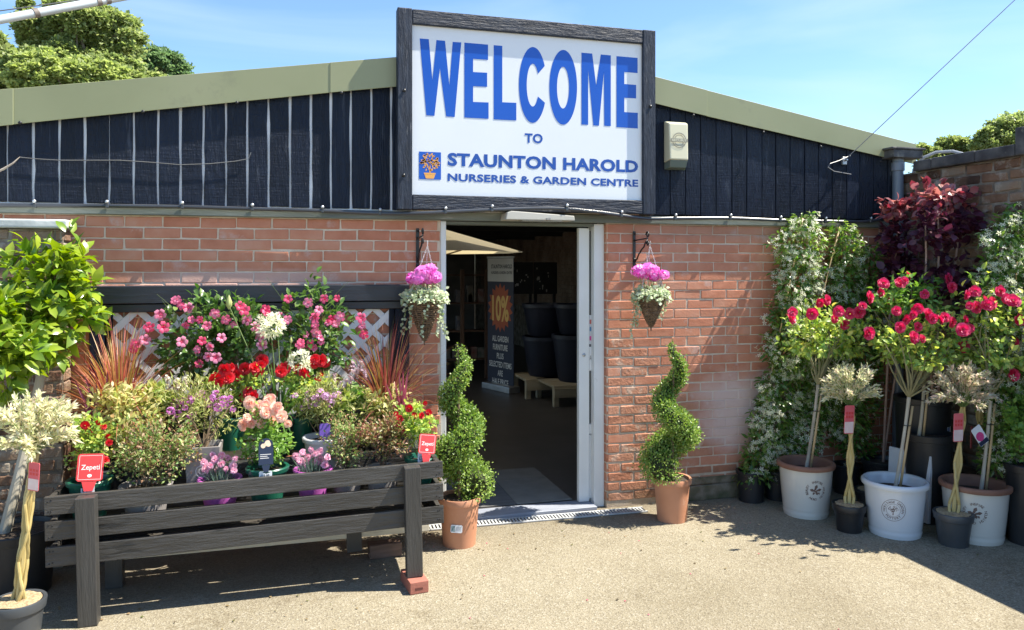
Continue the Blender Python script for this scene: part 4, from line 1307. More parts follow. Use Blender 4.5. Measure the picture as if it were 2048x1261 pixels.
PET_RED = leafmat('red_petals', [(.42, .006, .012), (.58, .012, .022), (.66, .02, .03), (.52, .008, .02)], .5, .25)
PET_CRIM = leafmat('crimson_petals', [(.52, .012, .06), (.68, .03, .12), (.76, .08, .22), (.60, .018, .09), (.78, .14, .28)], .5, .25)
PET_PINK = leafmat('pink_petals', [(.66, .10, .22), (.76, .18, .34), (.80, .34, .50), (.72, .12, .24)], .5, .35)
PET_PINKD = leafmat('deep_pink_petals', [(.66, .05, .15), (.74, .09, .2), (.76, .14, .28)], .5, .35)
PET_PALE = leafmat('pale_pink_petals', [(.78, .42, .54), (.82, .58, .68), (.74, .28, .42), (.82, .66, .72)], .5, .35)
PET_PEACH = leafmat('peach_petals', [(.80, .42, .33), (.84, .58, .46), (.86, .66, .54), (.82, .50, .46)], .5, .35)
PET_PURP = leafmat('purple_petals', [(.58, .18, .55), (.66, .28, .63), (.72, .42, .70), (.54, .12, .48)], .5, .35)
PET_LILAC = leafmat('lilac_petals', [(.66, .40, .64), (.74, .52, .72), (.68, .30, .56)], .5, .35)
PET_MAG = leafmat('magenta_petals', [(.70, .12, .54), (.78, .22, .64), (.80, .40, .72), (.74, .16, .58)], .5, .35)
PET_WHITE = leafmat('white_petals', [(.78, .78, .64), (.82, .82, .70), (.74, .77, .52)], .5, .5)
PET_CREAM = leafmat('cream_spikes', [(.62, .58, .46), (.74, .70, .58), (.66, .52, .5)], .6, .3)

PET_PSPIKE = leafmat('pinkish_spikes', [(.58, .42, .48), (.68, .56, .58), (.5, .34, .44)], .6, .3)
F_RED = [pompom('flower', PET_RED) for _ in range(3)]
F_CRIM = [pompom('flower', PET_CRIM) for _ in range(3)]
F_PEACH = [pompom('flower', PET_PEACH, 34, .85) for _ in range(3)]
F_CARN = [pompom('flower', PET_PALE, 26, .6, .14) for _ in range(3)]
def trumpet(material):
    V, T, rn = [], [], []
    for k in range(5):
        a = 2 * math.pi * k / 5
        ca, sa = math.cos(a), math.sin(a)
        b = len(V)
        rows = ((.12, -.30, .06), (.30, .02, .20), (.68, .10, .44), (1.0, .02, .30))
        for rad, z, w in rows:
            for s_ in (-1, 0, 1):
                V.append((rad * ca - s_ * w * sa + .12 * rad * -sa, rad * sa + s_ * w * ca + .12 * rad * ca, z + .05 * s_ - (.04 if s_ else 0) + random.uniform(-.03, .03)))
                rn.append(.15 if rad > .4 else .6)
        for i in range(3):
            for j in range(2):
                p = b + i * 3 + j; T += [(p, p + 1, p + 4), (p, p + 4, p + 3)]
    b = len(V); n = 6
    for rad, z in ((.13, -.25), (.06, -1.0)):
        for k in range(n):
            V.append((rad * math.cos(2 * math.pi * k / n), rad * math.sin(2 * math.pi * k / n), z)); rn.append(.5)
    for k in range(n):
        p, q = b + k, b + (k + 1) % n; T += [(p, q, q + n), (p, q + n, p + n)]
    return np_mesh('flower', np.array(V), np.array(T), True, np.array(rn), material)
F_TRUMP = [trumpet(PET_PINK), trumpet(PET_PINKD), trumpet(PET_PINK)]
F_PURP = [cluster_mesh('flower_head', T_FLOR, 26, PET_PURP, .42) for _ in range(2)]
F_LILAC = [cluster_mesh('flower_head', T_FLOR, 22, PET_LILAC, .42) for _ in range(2)]
F_MAG = [cluster_mesh('flower_head', T_FLOR, 38, PET_MAG, .46, .75) for _ in range(2)]

def flowers(root, pts, meshes, r, Y, name='flower', jitter=.05, up=.5, face=(0, -1, 0)):
    """flowers on a plant at surveyed spots; pts are photo pixels on the plane Y, jittered in depth"""
    o = root.location
    for px, py in pts:
        y = Y + random.uniform(-jitter, jitter)
        p = P(px, py, y) - o
        n = Vector(face) + Vector((random.uniform(-.6, .6), random.uniform(-.3, .3), up + random.uniform(-.3, .4)))
        put(name, meshes[random.randrange(len(meshes))], mat4(p, np.array([random.uniform(-1, 1), random.uniform(-.3, .3), 1.0]), np.array(n), r * random.uniform(.68, 1.15)), root)

# ---- leaf palettes (many brighter than real leaves, light put into the colour)
L_LAUREL = leafmat('laurel_leaf', [(.09, .19, .018), (.17, .28, .025), (.27, .37, .03), (.36, .44, .05), (.12, .22, .022), (.30, .39, .035), (.07, .15, .02)], .3, .35, .6)
L_BOX = leafmat('box_leaf', [(0.112, 0.213, 0.040), (0.200, 0.312, 0.060), (0.312, 0.424, 0.089), (0.124, 0.226, 0.045), (0.424, 0.511, 0.150)], .42, .3)
L_DARK = leafmat('glossy_dark_leaf', [(0.024, 0.068, 0.016), (0.041, 0.101, 0.024), (0.068, 0.135, 0.032), (0.034, 0.081, 0.022), (0.121, 0.189, 0.054)], .3, .25, .6)
L_MAND = leafmat('mandevilla_leaf', [(0.050, 0.119, 0.025), (0.088, 0.169, 0.037), (0.125, 0.225, 0.050), (0.062, 0.138, 0.031), (0.213, 0.300, 0.088)], .32, .3, .5)
L_MID = leafmat('mid_green_leaf', [(0.103, 0.228, 0.041), (0.176, 0.320, 0.062), (0.269, 0.414, 0.083), (0.124, 0.248, 0.053)], .42, .35)
L_ROSE = leafmat('rose_leaf', [(0.156, 0.289, 0.067), (0.262, 0.420, 0.092), (0.471, 0.576, 0.132), (0.576, 0.657, 0.132), (0.185, 0.315, 0.079), (0.735, 0.682, 0.185)], .42, .35)
L_YELLOW = leafmat('golden_leaf', [(.42, .45, .13), (.54, .54, .20), (.62, .43, .26), (.33, .40, .10), (.60, .52, .26), (.28, .37, .09)], .5, .4)
L_LIME = leafmat('lime_leaf', [(0.240, 0.336, 0.060), (0.360, 0.432, 0.096), (0.456, 0.504, 0.168), (0.204, 0.300, 0.060)], .5, .4)
L_VARI = leafmat('cream_edged_leaf', [(0.196, 0.253, 0.057), (0.414, 0.437, 0.161), (0.552, 0.552, 0.253), (0.230, 0.287, 0.069), (0.460, 0.483, 0.184)], .5, .4)
L_HEBE = leafmat('bronze_green_leaf', [(0.112, 0.203, 0.045), (0.225, 0.338, 0.090), (0.360, 0.450, 0.158), (0.360, 0.158, 0.112), (0.180, 0.270, 0.068), (0.495, 0.293, 0.225)], .45, .3)
L_BRONZE = leafmat('bronze_red_leaf', [(0.175, 0.105, 0.061), (0.315, 0.122, 0.088), (0.175, 0.210, 0.053), (0.297, 0.280, 0.105), (0.420, 0.175, 0.140)], .45, .3)
L_GRASSR = leafmat('red_grass_blade', [(0.394, 0.091, 0.083), (0.515, 0.151, 0.122), (0.364, 0.333, 0.076), (0.545, 0.258, 0.122), (0.303, 0.061, 0.076), (0.484, 0.424, 0.122)], .45, .3)
L_GRASSR2 = leafmat('dark_red_grass_blade', [(0.200, 0.044, 0.050), (0.299, 0.075, 0.075), (0.274, 0.225, 0.062), (0.350, 0.150, 0.100), (0.150, 0.038, 0.044)], .45, .3)
L_CORD = leafmat('pink_strap_leaf', [(0.345, 0.057, 0.115), (0.506, 0.138, 0.218), (0.276, 0.046, 0.081), (0.575, 0.230, 0.299)], .4, .3)
L_CORDD = leafmat('plum_strap_leaf', [(.16, .03, .06), (.26, .07, .12), (.12, .02, .045), (.34, .14, .19)], .4, .3)
L_WILLOW = leafmat('white_willow_leaf', [(.60, .62, .40), (.74, .72, .52), (.74, .60, .50), (.48, .55, .28), (.74, .71, .48), (.70, .69, .52)], .55, .4)
L_WILLOW2 = leafmat('pinkish_willow_leaf', [(0.572, 0.550, 0.396), (0.682, 0.638, 0.506), (0.682, 0.484, 0.418), (0.440, 0.484, 0.264), (0.682, 0.550, 0.462)], .55, .4)
L_DICH = leafmat('variegated_trailer_leaf', [(.34, .42, .24), (.52, .58, .40), (.62, .66, .50), (.26, .36, .16)], .5, .35)
L_COTI = leafmat('plum_smokebush_leaf', [(0.049, 0.014, 0.030), (0.076, 0.019, 0.041), (0.110, 0.027, 0.049), (0.062, 0.016, 0.039)], .36, .3, .5)
L_COTI_T = leafmat('red_smokebush_leaf', [(.20, .04, .055), (.32, .08, .09), (.44, .19, .20), (.16, .03, .05), (.50, .27, .27), (.36, .10, .06)], .34, .35, .55)
L_CARN = leafmat('blue_green_blade', [(0.112, 0.192, 0.144), (0.176, 0.256, 0.192)], .5, .25)
L_AGA = leafmat('strap_leaf', [(0.075, 0.165, 0.038), (0.120, 0.225, 0.053)], .4, .3)

# ================================================================== the trough and its staging
TRGH = mat('worn_grey_brown_paint', [(.036, .033, .030), (.054, .050, .045), (.072, .067, .061)], .40, 3, (.7, 6, 6), .8, 12, rand=.25, wear=((.009, .009, .009), 5, .55), bdist=.009, spec=.5)
TRGHV = mat('worn_grey_brown_paint_post', [(.040, .038, .036), (.052, .050, .047), (.064, .062, .059)], .40, 3, (6, 6, .7), .8, 12, rand=.25, wear=((.010, .010, .010), 4, .60), bdist=.006, spec=.5)
INSIDE = mat('dark_floor_and_shade', [(.03, .026, .02), (.06, .05, .04)], .8, 5)
tx0, tx1, ty0, ty1 = -1.225, .805, -.97, -.60
tilt = R(1.25)
trough = thing('planter_trough', 'long black-brown slatted wooden trough on legs full of flowering plants', 'planter', ((tx0 + tx1) / 2, (ty0 + ty1) / 2, 0))
trough.rotation_euler = (0, -tilt, 0)
hx, hy = (tx1 - tx0) / 2, (ty1 - ty0) / 2
def warp(mb, a):
    mb.v = [(x, y + a * math.sin(x * 1.7), z + a * math.sin(x * 2.3 + 1)) for x, y, z in mb.v]
    return mb
def plank(a, b, nm, mt_, root, n=10):
    m_ = MB()
    for k in range(1):
        m_.box(a, b)
    return m_.link(nm, mt_, root, .004, 2)
for k, (z0, z1) in enumerate(((.312, .412), (.446, .542), (.575, .668))):
    plank((-hx, -hy - .012, z0), (hx, -hy + .014, z1), 'front_slat', TRGH, trough)
    plank((-hx + .02, hy - .014, z0), (hx - .02, hy + .012, z1), 'back_slat', TRGH, trough)
    for s in (-1, 1):
        plank((s * (hx - .026) - .013 * 1, -hy + .016, z0 + .003), (s * (hx - .026) + .013, hy - .016, z1 - .003), 'end_slat', TRGH, trough)
for k in range(4):
    y = -hy + .03 + k * .085
    plank((-hx + .04, y, .322), (hx - .04, y + .072, .342), 'floor_slat', INSIDE, trough)
nl_ = MB(); nl_.lathe([(.0001, 0), (.0045, 0), (.004, .0015), (.0001, .002)], 8); nlm = nl_.mesh('nail', IRON)
for z in (.335, .39, .468, .52, .598, .646):
    for x in (-hx + .02, -hx + .034, hx - .022, hx - .036):
        put('nail', nlm, Matrix.Translation((x + random.uniform(-.004, .004), -hy - .0122, z + random.uniform(-.006, .006))) @ Matrix.Rotation(R(90), 4, 'X'), trough)
# legs: they stand in front of the slats; the right-hand one on a loose brick
lxl = G(168, 1243).x + .035 - trough.location.x
lxr = P(829, 1100, -1.02).x - trough.location.x
for lx, zb in ((lxl, lxl * -math.tan(tilt) * 0 - lxl * math.tan(tilt)), (lxr, .068 - lxr * math.tan(tilt))):
    plank((lx - .045, -hy - .085, zb + .002), (lx + .045, -hy - .0125, .664), 'leg', TRGHV, trough)
for lx, zb in ((lxl + .02, -(lxl + .02) * math.tan(tilt)), (lxr - .3, .07 - (lxr - .3) * math.tan(tilt))):
    plank((lx - .045, hy + .013, zb + .002), (lx + .045, hy + .08, .6), 'leg', TRGHV, trough)

LB = mat('loose_red_brick', [(.30, .10, .07), (.36, .14, .10)], .85, 12, bump=.5, bscale=60, rand=.2)
mb = MB(); mb.box((-.05, -.095, 0), (.055, .12, .066))
bk = mb.link('loose_brick', LB, None, .004, 2, loc=(trough.location.x + lxr, -1.02, .001), rot=(0, 0, R(7)))
tag(bk, 'single red brick propping up the right front leg of the trough', 'brick')
m2 = MB(); m2.box((-.022, -.0962, .022), (.022, -.0952, .034)); m2.link('frog_mark', mat('brick_stamp', [(.10, .03, .02), (.12, .04, .03)], .9), bk)
mb = MB(); mb.box((-.10, -.045, 0), (.10, .045, .085)); 
wbp = P(772, 1060, -.58)
tag(mb.link('timber_block', mat('old_timber_block', [(.10, .06, .04), (.18, .11, .08)], .85, 6, (1, 6, 6), .5), None, .004, loc=(wbp.x, -.50, .001), rot=(0, 0, R(4))), 'short brown timber block on the ground under the back leg of the trough', 'wood block')

# cream stepped staging between trough and wall
STAGE = mat('weathered_pale_boards', [(.48, .43, .32), (.60, .54, .42), (.68, .62, .50)], .75, 4, (.8, 7, 7), .5, 12, rand=.5, wear=((.24, .20, .14), 4, .62))
stg = thing('staging', 'pale weathered stepped wooden staging behind the trough, holding the back rows of pots', 'staging', (-.2, -.32, 0))
for y0, y1, zt in ((-.26, -.10, .50), (-.02, .14, .76)):
    for k in range(2):
        w_ = (y1 - y0) / 2
        plank((-.95, y0 + k * w_, zt - .022), (.98, y0 + (k + 1) * w_ - .006, zt), 'tread_board', STAGE, stg)
    for k in range(2 if zt > .6 else 3):
        plank((-.95, y0 + .003, zt - .03 - .105 * (k + 1)), (.98, y0 + .022, zt - .03 - .105 * k - .008), 'riser_board', STAGE, stg)
for x in (-.93, 0, .95):
    plank((x - .02, .16, 0), (x + .02, .20, .476), 'leg', INSIDE, stg); plank((x - .02, .205, 0), (x + .02, .245, .736), 'leg', INSIDE, stg)  # legs of the pale staging coloured dark, standing in for shade under the trough

# ------------------------------------------------------------------ plants on the trough
def potted(name, label, cat, px, py_rim, Y, r, h, material, group=None, **kw):
    """a plant in a pot whose rim is seen at px, py_rim on plane Y; the root sits at the pot's base"""
    p = P(px, py_rim, Y)
    root = thing(name, label, cat, (p.x, Y, p.z - h), group)
    pot(root, r, r * .76, h, material, **kw)
    return root
def L(root, px, py, Y):
    return P(px, py, Y) - root.location
def rad(rx, ry, px, Y, ryd=None):
    k = px2m(px, Y)
    return (rx * k * 1.02, (ryd if ryd else min(rx, ry)) * k * .9, ry * k)

Y1, Y2, Y3 = -.79, -.50, -.25

# front row ---------------------------------------------------------------
def small_rose(label, px, rim, w, cpx, cpy, crx, cry, fl, tagpx, tagw, tagh, trot, group):
    r = w / 2 * px2m(px, Y1)
    root = potted('potted_rose', label, 'rose plant', px, rim, Y1, r, .20, GREENPOT, group)
    c = L(root, cpx, cpy, Y1 + .03)
    branches(root, (0, 0, .17), c, rad(crx, cry, cpx, Y1), 9, .004, STEM, bend=.015)
    foliage(root, c, rad(crx, cry, cpx, Y1), 900, T_OVAL, .026, L_ROSE, inner=.25, lumps=22, lump_r=.4)
    flowers(root, fl, F_RED, .021, Y1 - .04)
    k = px2m(px, Y1)
    tp = L(root, tagpx[0], tagpx[1], Y1 - r - .035)
    card(root, tagw * k, tagh * k, tp, (R(-12), R(trot), R(4)), TAGRED, title='Zepeti', kind='rose', stick=.05)
    lp_ = L(root, tagpx[2], tagpx[3], Y1 - r - .012)
    card(root, 24 * k, 26 * k, lp_, (R(-6), 0, 0), PAPER, 'price_label', title='£19.99', kind='price')
    return root
small_rose('small red rose with a red tag in a green pot, left end of the trough', 180, 957, 78, 192, 880, 46, 52,
           [(170, 851), (196, 846), (207, 854), (185, 872), (216, 874), (218, 886), (211, 921), (160, 873), (177, 862)], (178, 963, 175, 996), 46, 52, 3, 'small red roses')
small_rose('small red rose with a red tag in a green pot, right end of the trough', 841, 912, 58, 828, 855, 42, 40,
           [(850, 807), (818, 817), (829, 831), (857, 825), (799, 838), (797, 850), (808, 863), (792, 828), (843, 832)], (853, 908, 848, 932), 34, 38, 8, 'small red roses')

def bushy(label, px, rim, w, cpx, cpy, crx, cry, n, leaf, size, potm, Y=Y1, h=.18, name='potted_shrub', cat='shrub', tm=T_SMALL, lumps=0, flat=None, inner=.3, nb=16, group=None, up=.5):
    r = w / 2 * px2m(px, Y)
    root = potted(name, label, cat, px, rim, Y, r, h, potm, group)
    c = L(root, cpx, cpy, Y)
    branches(root, (0, 0, h - .03), c, rad(crx, cry, cpx, Y), nb, .003, TWIG, bend=.012, frac=.9)
    foliage(root, c, rad(crx, cry, cpx, Y), n, tm, size, leaf, inner=inner, lumps=lumps, up=up, spread=.8)
    return root
bushy('dense green bush with bronze tips in a grey-brown pot, left of the purple pinks', 292, 967, 92, 312, 898, 82, 62, 3600, L_HEBE, .022, TAUPEPOT, lumps=70, inner=.35)
bushy('upright bronze-green bush in a grey pot beside the right pink pinks', 694, 938, 62, 690, 882, 44, 52, 1700, L_HEBE, .021, TAUPEPOT, Y=Y1 + .03, lumps=40)
bushy('dark bronze-red bush in a grey pot left of the right red tag', 765, 934, 66, 772, 876, 52, 46, 1800, L_BRONZE, .021, TAUPEPOT, lumps=40)

def pinks(label, px, rim, w, cpx, cpy, fl):
    r = w / 2 * px2m(px, Y1)
    root = potted('potted_pinks', label, 'pinks', px, rim, Y1 + .0, r, .15, PURPLEPOT, 'pink flowers in purple pots')
    c = L(root, cpx, cpy, Y1)
    blades(root, (0, 0, .13), 150, .11, .6, .006, L_CARN, droop=.4, rbase=r * .7)
    flowers(root, fl, F_CARN, .0215, Y1 - .03, jitter=.06)
    branches(root, (0, 0, .13), c, rad(36, 16, cpx, Y1), 10, .0018, STEM, bend=.01)
    return root
pinks('pale pink pinks in a purple pot left of the peach rose', 440, 955, 78, 440, 930,
      [(408, 925), (420, 932), (430, 920), (443, 928), (452, 938), (466, 932), (456, 916), (470, 918), (436, 941), (468, 942), (412, 938), (444, 911), (425, 910)])
pinks('pale pink pinks in a purple pot right of the peach rose', 626, 936, 70, 622, 915,
      [(592, 913), (605, 905), (616, 915), (630, 908), (642, 918), (650, 930), (611, 925), (632, 925), (601, 922), (622, 900), (655, 915), (640, 903)])

r_ = 38 * px2m(533, Y1)
root = potted('potted_rose', 'peach rose in a green pot with an arched navy label', 'rose plant', 535, 932, Y1 - .03, r_, .21, GREENPOT)
c = L(root, 535, 872, Y1)
branches(root, (0, 0, .18), c, rad(50, 50, 535, Y1), 10, .004, STEM, bend=.015)
foliage(root, c, rad(58, 58, 535, Y1), 1500, T_OVAL, .025, L_MID, inner=.3, lumps=34)
flowers(root, [(500, 806), (519, 809), (539, 800), (553, 818), (532, 826), (512, 830), (494, 836), (545, 842), (522, 846), (563, 833), (576, 848), (503, 848), (486, 850), (556, 812), (530, 815)], F_PEACH, .034, Y1 - .03, jitter=.05)
tp = L(root, 532, 930, Y1 - r_ - .06)
k = px2m(533, Y1)
card(root, 27 * k, 50 * k, tp, (R(-8), 0, R(3)), TAGNAVY, kind='photo', arch=True, stick=.04)
card(root, 24 * k, 24 * k, L(root, 531, 968, Y1 - r_ - .045), (R(-6), 0, 0), PAPER, 'price_label', title='£19.99', kind='price')

# middle row --------------------------------------------------------------
bushy('golden-orange leafed shrub near the left end behind the first red rose', 262, 915, 80, 252, 832, 74, 64, 1500, L_YELLOW, .045, BLACKPOT, Y=Y2 - .1, h=.2, tm=T_LEAF, lumps=45, inner=.3)
bushy('golden-yellow leafed shrub behind the dark bronze-red bush', 775, 890, 70, 770, 825, 62, 46, 1000, L_YELLOW, .042, BLACKPOT, Y=Y2, h=.2, tm=T_LEAF, lumps=36)
bushy('lime green broad-leafed plant beside the lilac flowers at right', 700, 880, 66, 692, 815, 44, 40, 420, L_LIME, .055, BLACKPOT, Y=Y2 + .05, h=.2, tm=T_BROAD, lumps=26)
bushy('low light green leafy plant between the golden shrub and the white spikes', 335, 880, 60, 322, 808, 42, 32, 380, L_LIME, .045, BLACKPOT, Y=Y2 + .03, h=.2, tm=T_BROAD, lumps=22)

def squarepot(root, w, h, material, z0=0):
    mb = MB(); a, b = w / 2, w / 2 * .84
    mb.add([(-b, -b, z0), (b, -b, z0), (b, b, z0), (-b, b, z0), (-a, -a, z0 + h), (a, -a, z0 + h), (a, a, z0 + h), (-a, a, z0 + h),
            (-a + .012, -a + .012, z0 + h), (a - .012, -a + .012, z0 + h), (a - .012, a - .012, z0 + h), (-a + .012, a - .012, z0 + h),
            (-a + .018, -a + .018, z0 + h - .04), (a - .018, -a + .018, z0 + h - .04), (a - .018, a - .018, z0 + h - .04), (-a + .018, a - .018, z0 + h - .04)],
           [(3, 2, 1, 0), (0, 1, 5, 4), (1, 2, 6, 5), (2, 3, 7, 6), (3, 0, 4, 7), (4, 5, 9, 8), (5, 6, 10, 9), (6, 7, 11, 10), (7, 4, 8, 11), (8, 9, 13, 12), (9, 10, 14, 13), (10, 11, 15, 14), (11, 8, 12, 15)])
    mb.link('pot', material, root, .004, 2)
    mb = MB(); q = a - .017; mb.add([(-q, -q, z0 + h - .03), (q, -q, z0 + h - .03), (q, q, z0 + h - .03), (-q, q, z0 + h - .03)], [(0, 1, 2, 3)]); mb.link('soil', SOIL, root)

def purple(label, px, rim, cpx, cpy, crx, cry, fl, fm, potm, sq, w, group):
    k = px2m(px, Y2)
    h = .24
    p = P(px, rim, Y2 - (.16 if sq else .1))
    yb = Y2 - (.16 if sq else .1)
    root = thing('potted_shrub', label, 'flowering shrub', (p.x, yb, p.z - h), group)
    if sq:
        squarepot(root, w * k, h, potm)
    else:
        pot(root, w * k / 2, w * k / 2 * .8, h, potm)
    m_ = MB()
    for r0, r1 in ((.034, .030), (.018, .014)):
        n = 28
        yy = -(w * k / 2) - .0015 if sq else -(w * k / 2 * .93) - .004
        V = [(r * math.cos(2 * math.pi * i / n), yy + (.0 if not sq else .0), h * .45 + r * math.sin(2 * math.pi * i / n)) for r in (r0, r1) for i in range(n)]
        m_.add(V, [(i, (i + 1) % n, n + (i + 1) % n, n + i) for i in range(n)])
    m_.link('emblem', TAUPEPOT if not sq else WHITEPOT, root)
    c = L(root, cpx, cpy, Y2 - .02)
    branches(root, (0, 0, h - .04), c, rad(crx, cry, cpx, Y2), 18, .0035, TWIG, bend=.02, frac=.85)
    foliage(root, c, rad(crx, cry, cpx, Y2), 1500, T_SLIM, .034, L_VARI, inner=.3, lumps=50, up=.6)
    flowers(root, fl, fm, .024, Y2 - .06, 'flower_head', jitter=.06)
    return root
purple('purple-flowered cream-leafed shrub in a square taupe pot at left', 408, 888, 408, 818, 78, 62,
       [(352, 807), (368, 803), (380, 800), (383, 828), (376, 840), (355, 828), (405, 788), (425, 796), (418, 806), (447, 800), (460, 798), (436, 815), (452, 812), (466, 818), (432, 790), (396, 792), (341, 822), (370, 816)],
       F_PURP, TAUPEPOT, True, 64, 'purple-flowered shrubs')
purple('lilac-flowered shrub in a round pale grey pot right of the peach rose', 648, 872, 645, 806, 66, 46,
       [(612, 802), (628, 796), (640, 786), (652, 792), (668, 792), (680, 800), (634, 810), (650, 808), (622, 812), (605, 816), (662, 806), (640, 800), (618, 790), (590, 792), (676, 788)],
       F_LILAC, WHITEPOT, False, 76, 'purple-flowered shrubs')
ps = bpy.data.objects['potted_shrub.%03d' % (len([o for o in bpy.data.objects if o.name.startswith('potted_shrub')]) - 1)]
card(ps, .06, .07, L(ps, 650, 872, Y2 - .26), (R(-10), 0, 0), TAGPURPLE, kind='plain', stick=.03)

def cordyline(label, px, py, Y, targets, material, group):
    p = P(px, py, Y)
    root = thing('cordyline', label, 'cordyline', (p.x, Y, p.z - .17), group)
    pot(root, .07, .055, .16, BLACKPOT)
    for tx, ty in targets:
        e = L(root, tx, ty, Y + random.uniform(-.06, .06)); b = Vector((random.uniform(-.012, .012), random.uniform(-.012, .012), .15))
        mid = b.lerp(e, .5) + Vector((0, 0, .03 * abs(e.x)))
        V, T = [], []
        n = 6
        for j in range(n + 1):
            t = j / n
            q = b * (1 - t) ** 2 + mid * 2 * t * (1 - t) + e * t * t
            w = .011 * (1 - t ** 2.5) + .001
            sd = Vector((1, .35 * random.choice((-1, 1)), 0)).normalized() if j == 0 else sd
            V += [tuple(q - sd * w), tuple(q + Vector((0, .004, -.003))), tuple(q + sd * w)]
        for j in range(n):
            for s_ in (0, 1):
                a = j * 3 + s_; T += [(a, a + 1, a + 4), (a, a + 4, a + 3)]
        rv = np.tile([.1, .75, .1], n + 1)
        link('leaf', np_mesh('leaf', np.array(V), np.array(T), True, rv, material), None, root)
    return root
cordyline('plum and pink strap-leafed plant standing at the left end of the display', 205, 878, Y2 - .05,
          [(150, 762), (170, 752), (178, 770), (215, 742), (228, 770), (152, 830), (192, 760), (205, 800), (160, 800), (122, 826), (250, 775), (185, 880)], L_CORDD, 'strap-leafed plants')
cordyline('bright pink strap-leafed plant between the right grass and the red rose', 803, 835, Y2 - .05,
          [(817, 738), (798, 746), (806, 742), (770, 762), (812, 770), (790, 765), (822, 775), (783, 800)], L_CORD, 'strap-leafed plants')

# back row ----------------------------------------------------------------
def grass(label, px, py, Y, n, length, m_, dark):
    p = P(px, py, Y)
    root = thing('red_grass', label, 'ornamental grass', (p.x, Y, p.z - .22), 'red ornamental grasses')
    pot(root, .10, .08, .20, BLACKPOT)
    blades(root, (0, 0, .19), n, length, .68, .0085, m_, droop=1.2, rbase=.06, seg=8)
    return root
grass('big clump of red and gold arching grass at the left of the back row', 240, 838, Y3 - .10, 380, .66, L_GRASSR, 0)
grass('clump of dark red arching grass at the right of the back row', 772, 815, Y3 - .08, 330, .62, L_GRASSR2, 1)

def mandevilla(label, px, rim, cpx, cpy, crx, cry, fl, nl):
    Y = Y3
    root = potted('mandevilla', label, 'mandevilla', px, rim, Y, .095, .24, BLACKPOT, 'pink trumpet-flowered climbers')
    c = L(root, cpx, cpy, Y + .02)
    q = rad(crx, cry, cpx, Y, 45)
    branches(root, (0, 0, .22), c, q, 12, .004, TWIG, bend=.03)
    foliage(root, c, q, nl * 9, T_BROAD, .048, L_MAND, inner=.3, lumps=44, lump_r=.42)
    leaf_parts(root, c, q, nl, leaf_meshes('leaf', L_MAND, (T_BROAD, leaf_t(.55, .1, .3))), .052, inner=.85)
    flowers(root, fl, F_TRUMP, .032, Y - .12, jitter=.05, up=.3)
    # a few wandering tendrils
    mb = MB()
    for _ in range(4):
        e = c + Vector((random.uniform(-1, 1) * q[0] * 1.1, random.uniform(-.05, .03), q[2] * random.uniform(.7, 1.25)))
        mb.tube(curve_pts(c, e, (random.uniform(-.05, .05), 0, .03), 8), [.002 * (1 - .7 * i / 7) for i in range(8)], 5)
    mb.link('tendril', STEM, root)
    return root
mandevilla('pink trumpet-flowered climber on the left of the lattice', 390, 800, 396, 692, 72, 90,
           [(349, 602), (362, 612), (377, 616), (320, 630), (327, 655), (371, 652), (383, 640), (399, 640), (414, 652), (290, 680), (271, 688), (266, 698), (298, 655), (364, 684), (404, 682), (394, 700), (398, 728), (416, 714), (432, 716), (420, 694), (443, 676), (430, 628), (354, 600)], 90)
mandevilla('pink trumpet-flowered climber in the middle of the lattice', 490, 800, 492, 668, 46, 72,
           [(488, 620), (494, 640), (510, 654), (520, 672), (452, 640), (480, 612), (468, 650), (524, 690), (531, 620)], 60)
mandevilla('pink trumpet-flowered climber on the right of the lattice', 632, 800, 622, 670, 84, 96,
           [(576, 598), (616, 606), (648, 598), (674, 597), (533, 624), (560, 632), (638, 620), (629, 635), (656, 646), (672, 648), (663, 640), (680, 634), (630, 650), (632, 666), (612, 670), (642, 676), (620, 690), (628, 696), (642, 684), (602, 685), (724, 652), (728, 670), (722, 636), (600, 690), (575, 640)], 90)

def redrose(label, px, rim, cpx, cpy, crx, cry, fl, size=.037):
    Y = Y3 - .12
    root = potted('potted_rose', label, 'rose plant', px, rim, Y, .085, .20, GREENPOT, 'red roses in green pots')
    c = L(root, cpx, cpy, Y)
    branches(root, (0, 0, .18), c, rad(crx, cry, cpx, Y), 12, .004, STEM, bend=.02)
    foliage(root, c, rad(crx, cry, cpx, Y), 900, T_OVAL, .03, L_ROSE, inner=.3, lumps=26)
    flowers(root, fl, F_RED, size, Y - .06, jitter=.06, up=.6)
    return root
redrose('red rose in a green pot standing behind the peach rose on the left', 462, 832, 478, 770, 56, 46,
        [(449, 740), (466, 742), (474, 750), (430, 758), (440, 764), (490, 738), (510, 736), (522, 730), (524, 722), (498, 786), (505, 792), (486, 794), (462, 736), (516, 742), (456, 756)])
redrose('red rose in a green pot standing behind the lilac shrub', 600, 832, 606, 768, 46, 46,
        [(568, 738), (562, 744), (630, 718), (641, 722), (650, 726), (606, 745), (612, 750), (640, 755), (636, 763), (628, 728), (600, 740)])

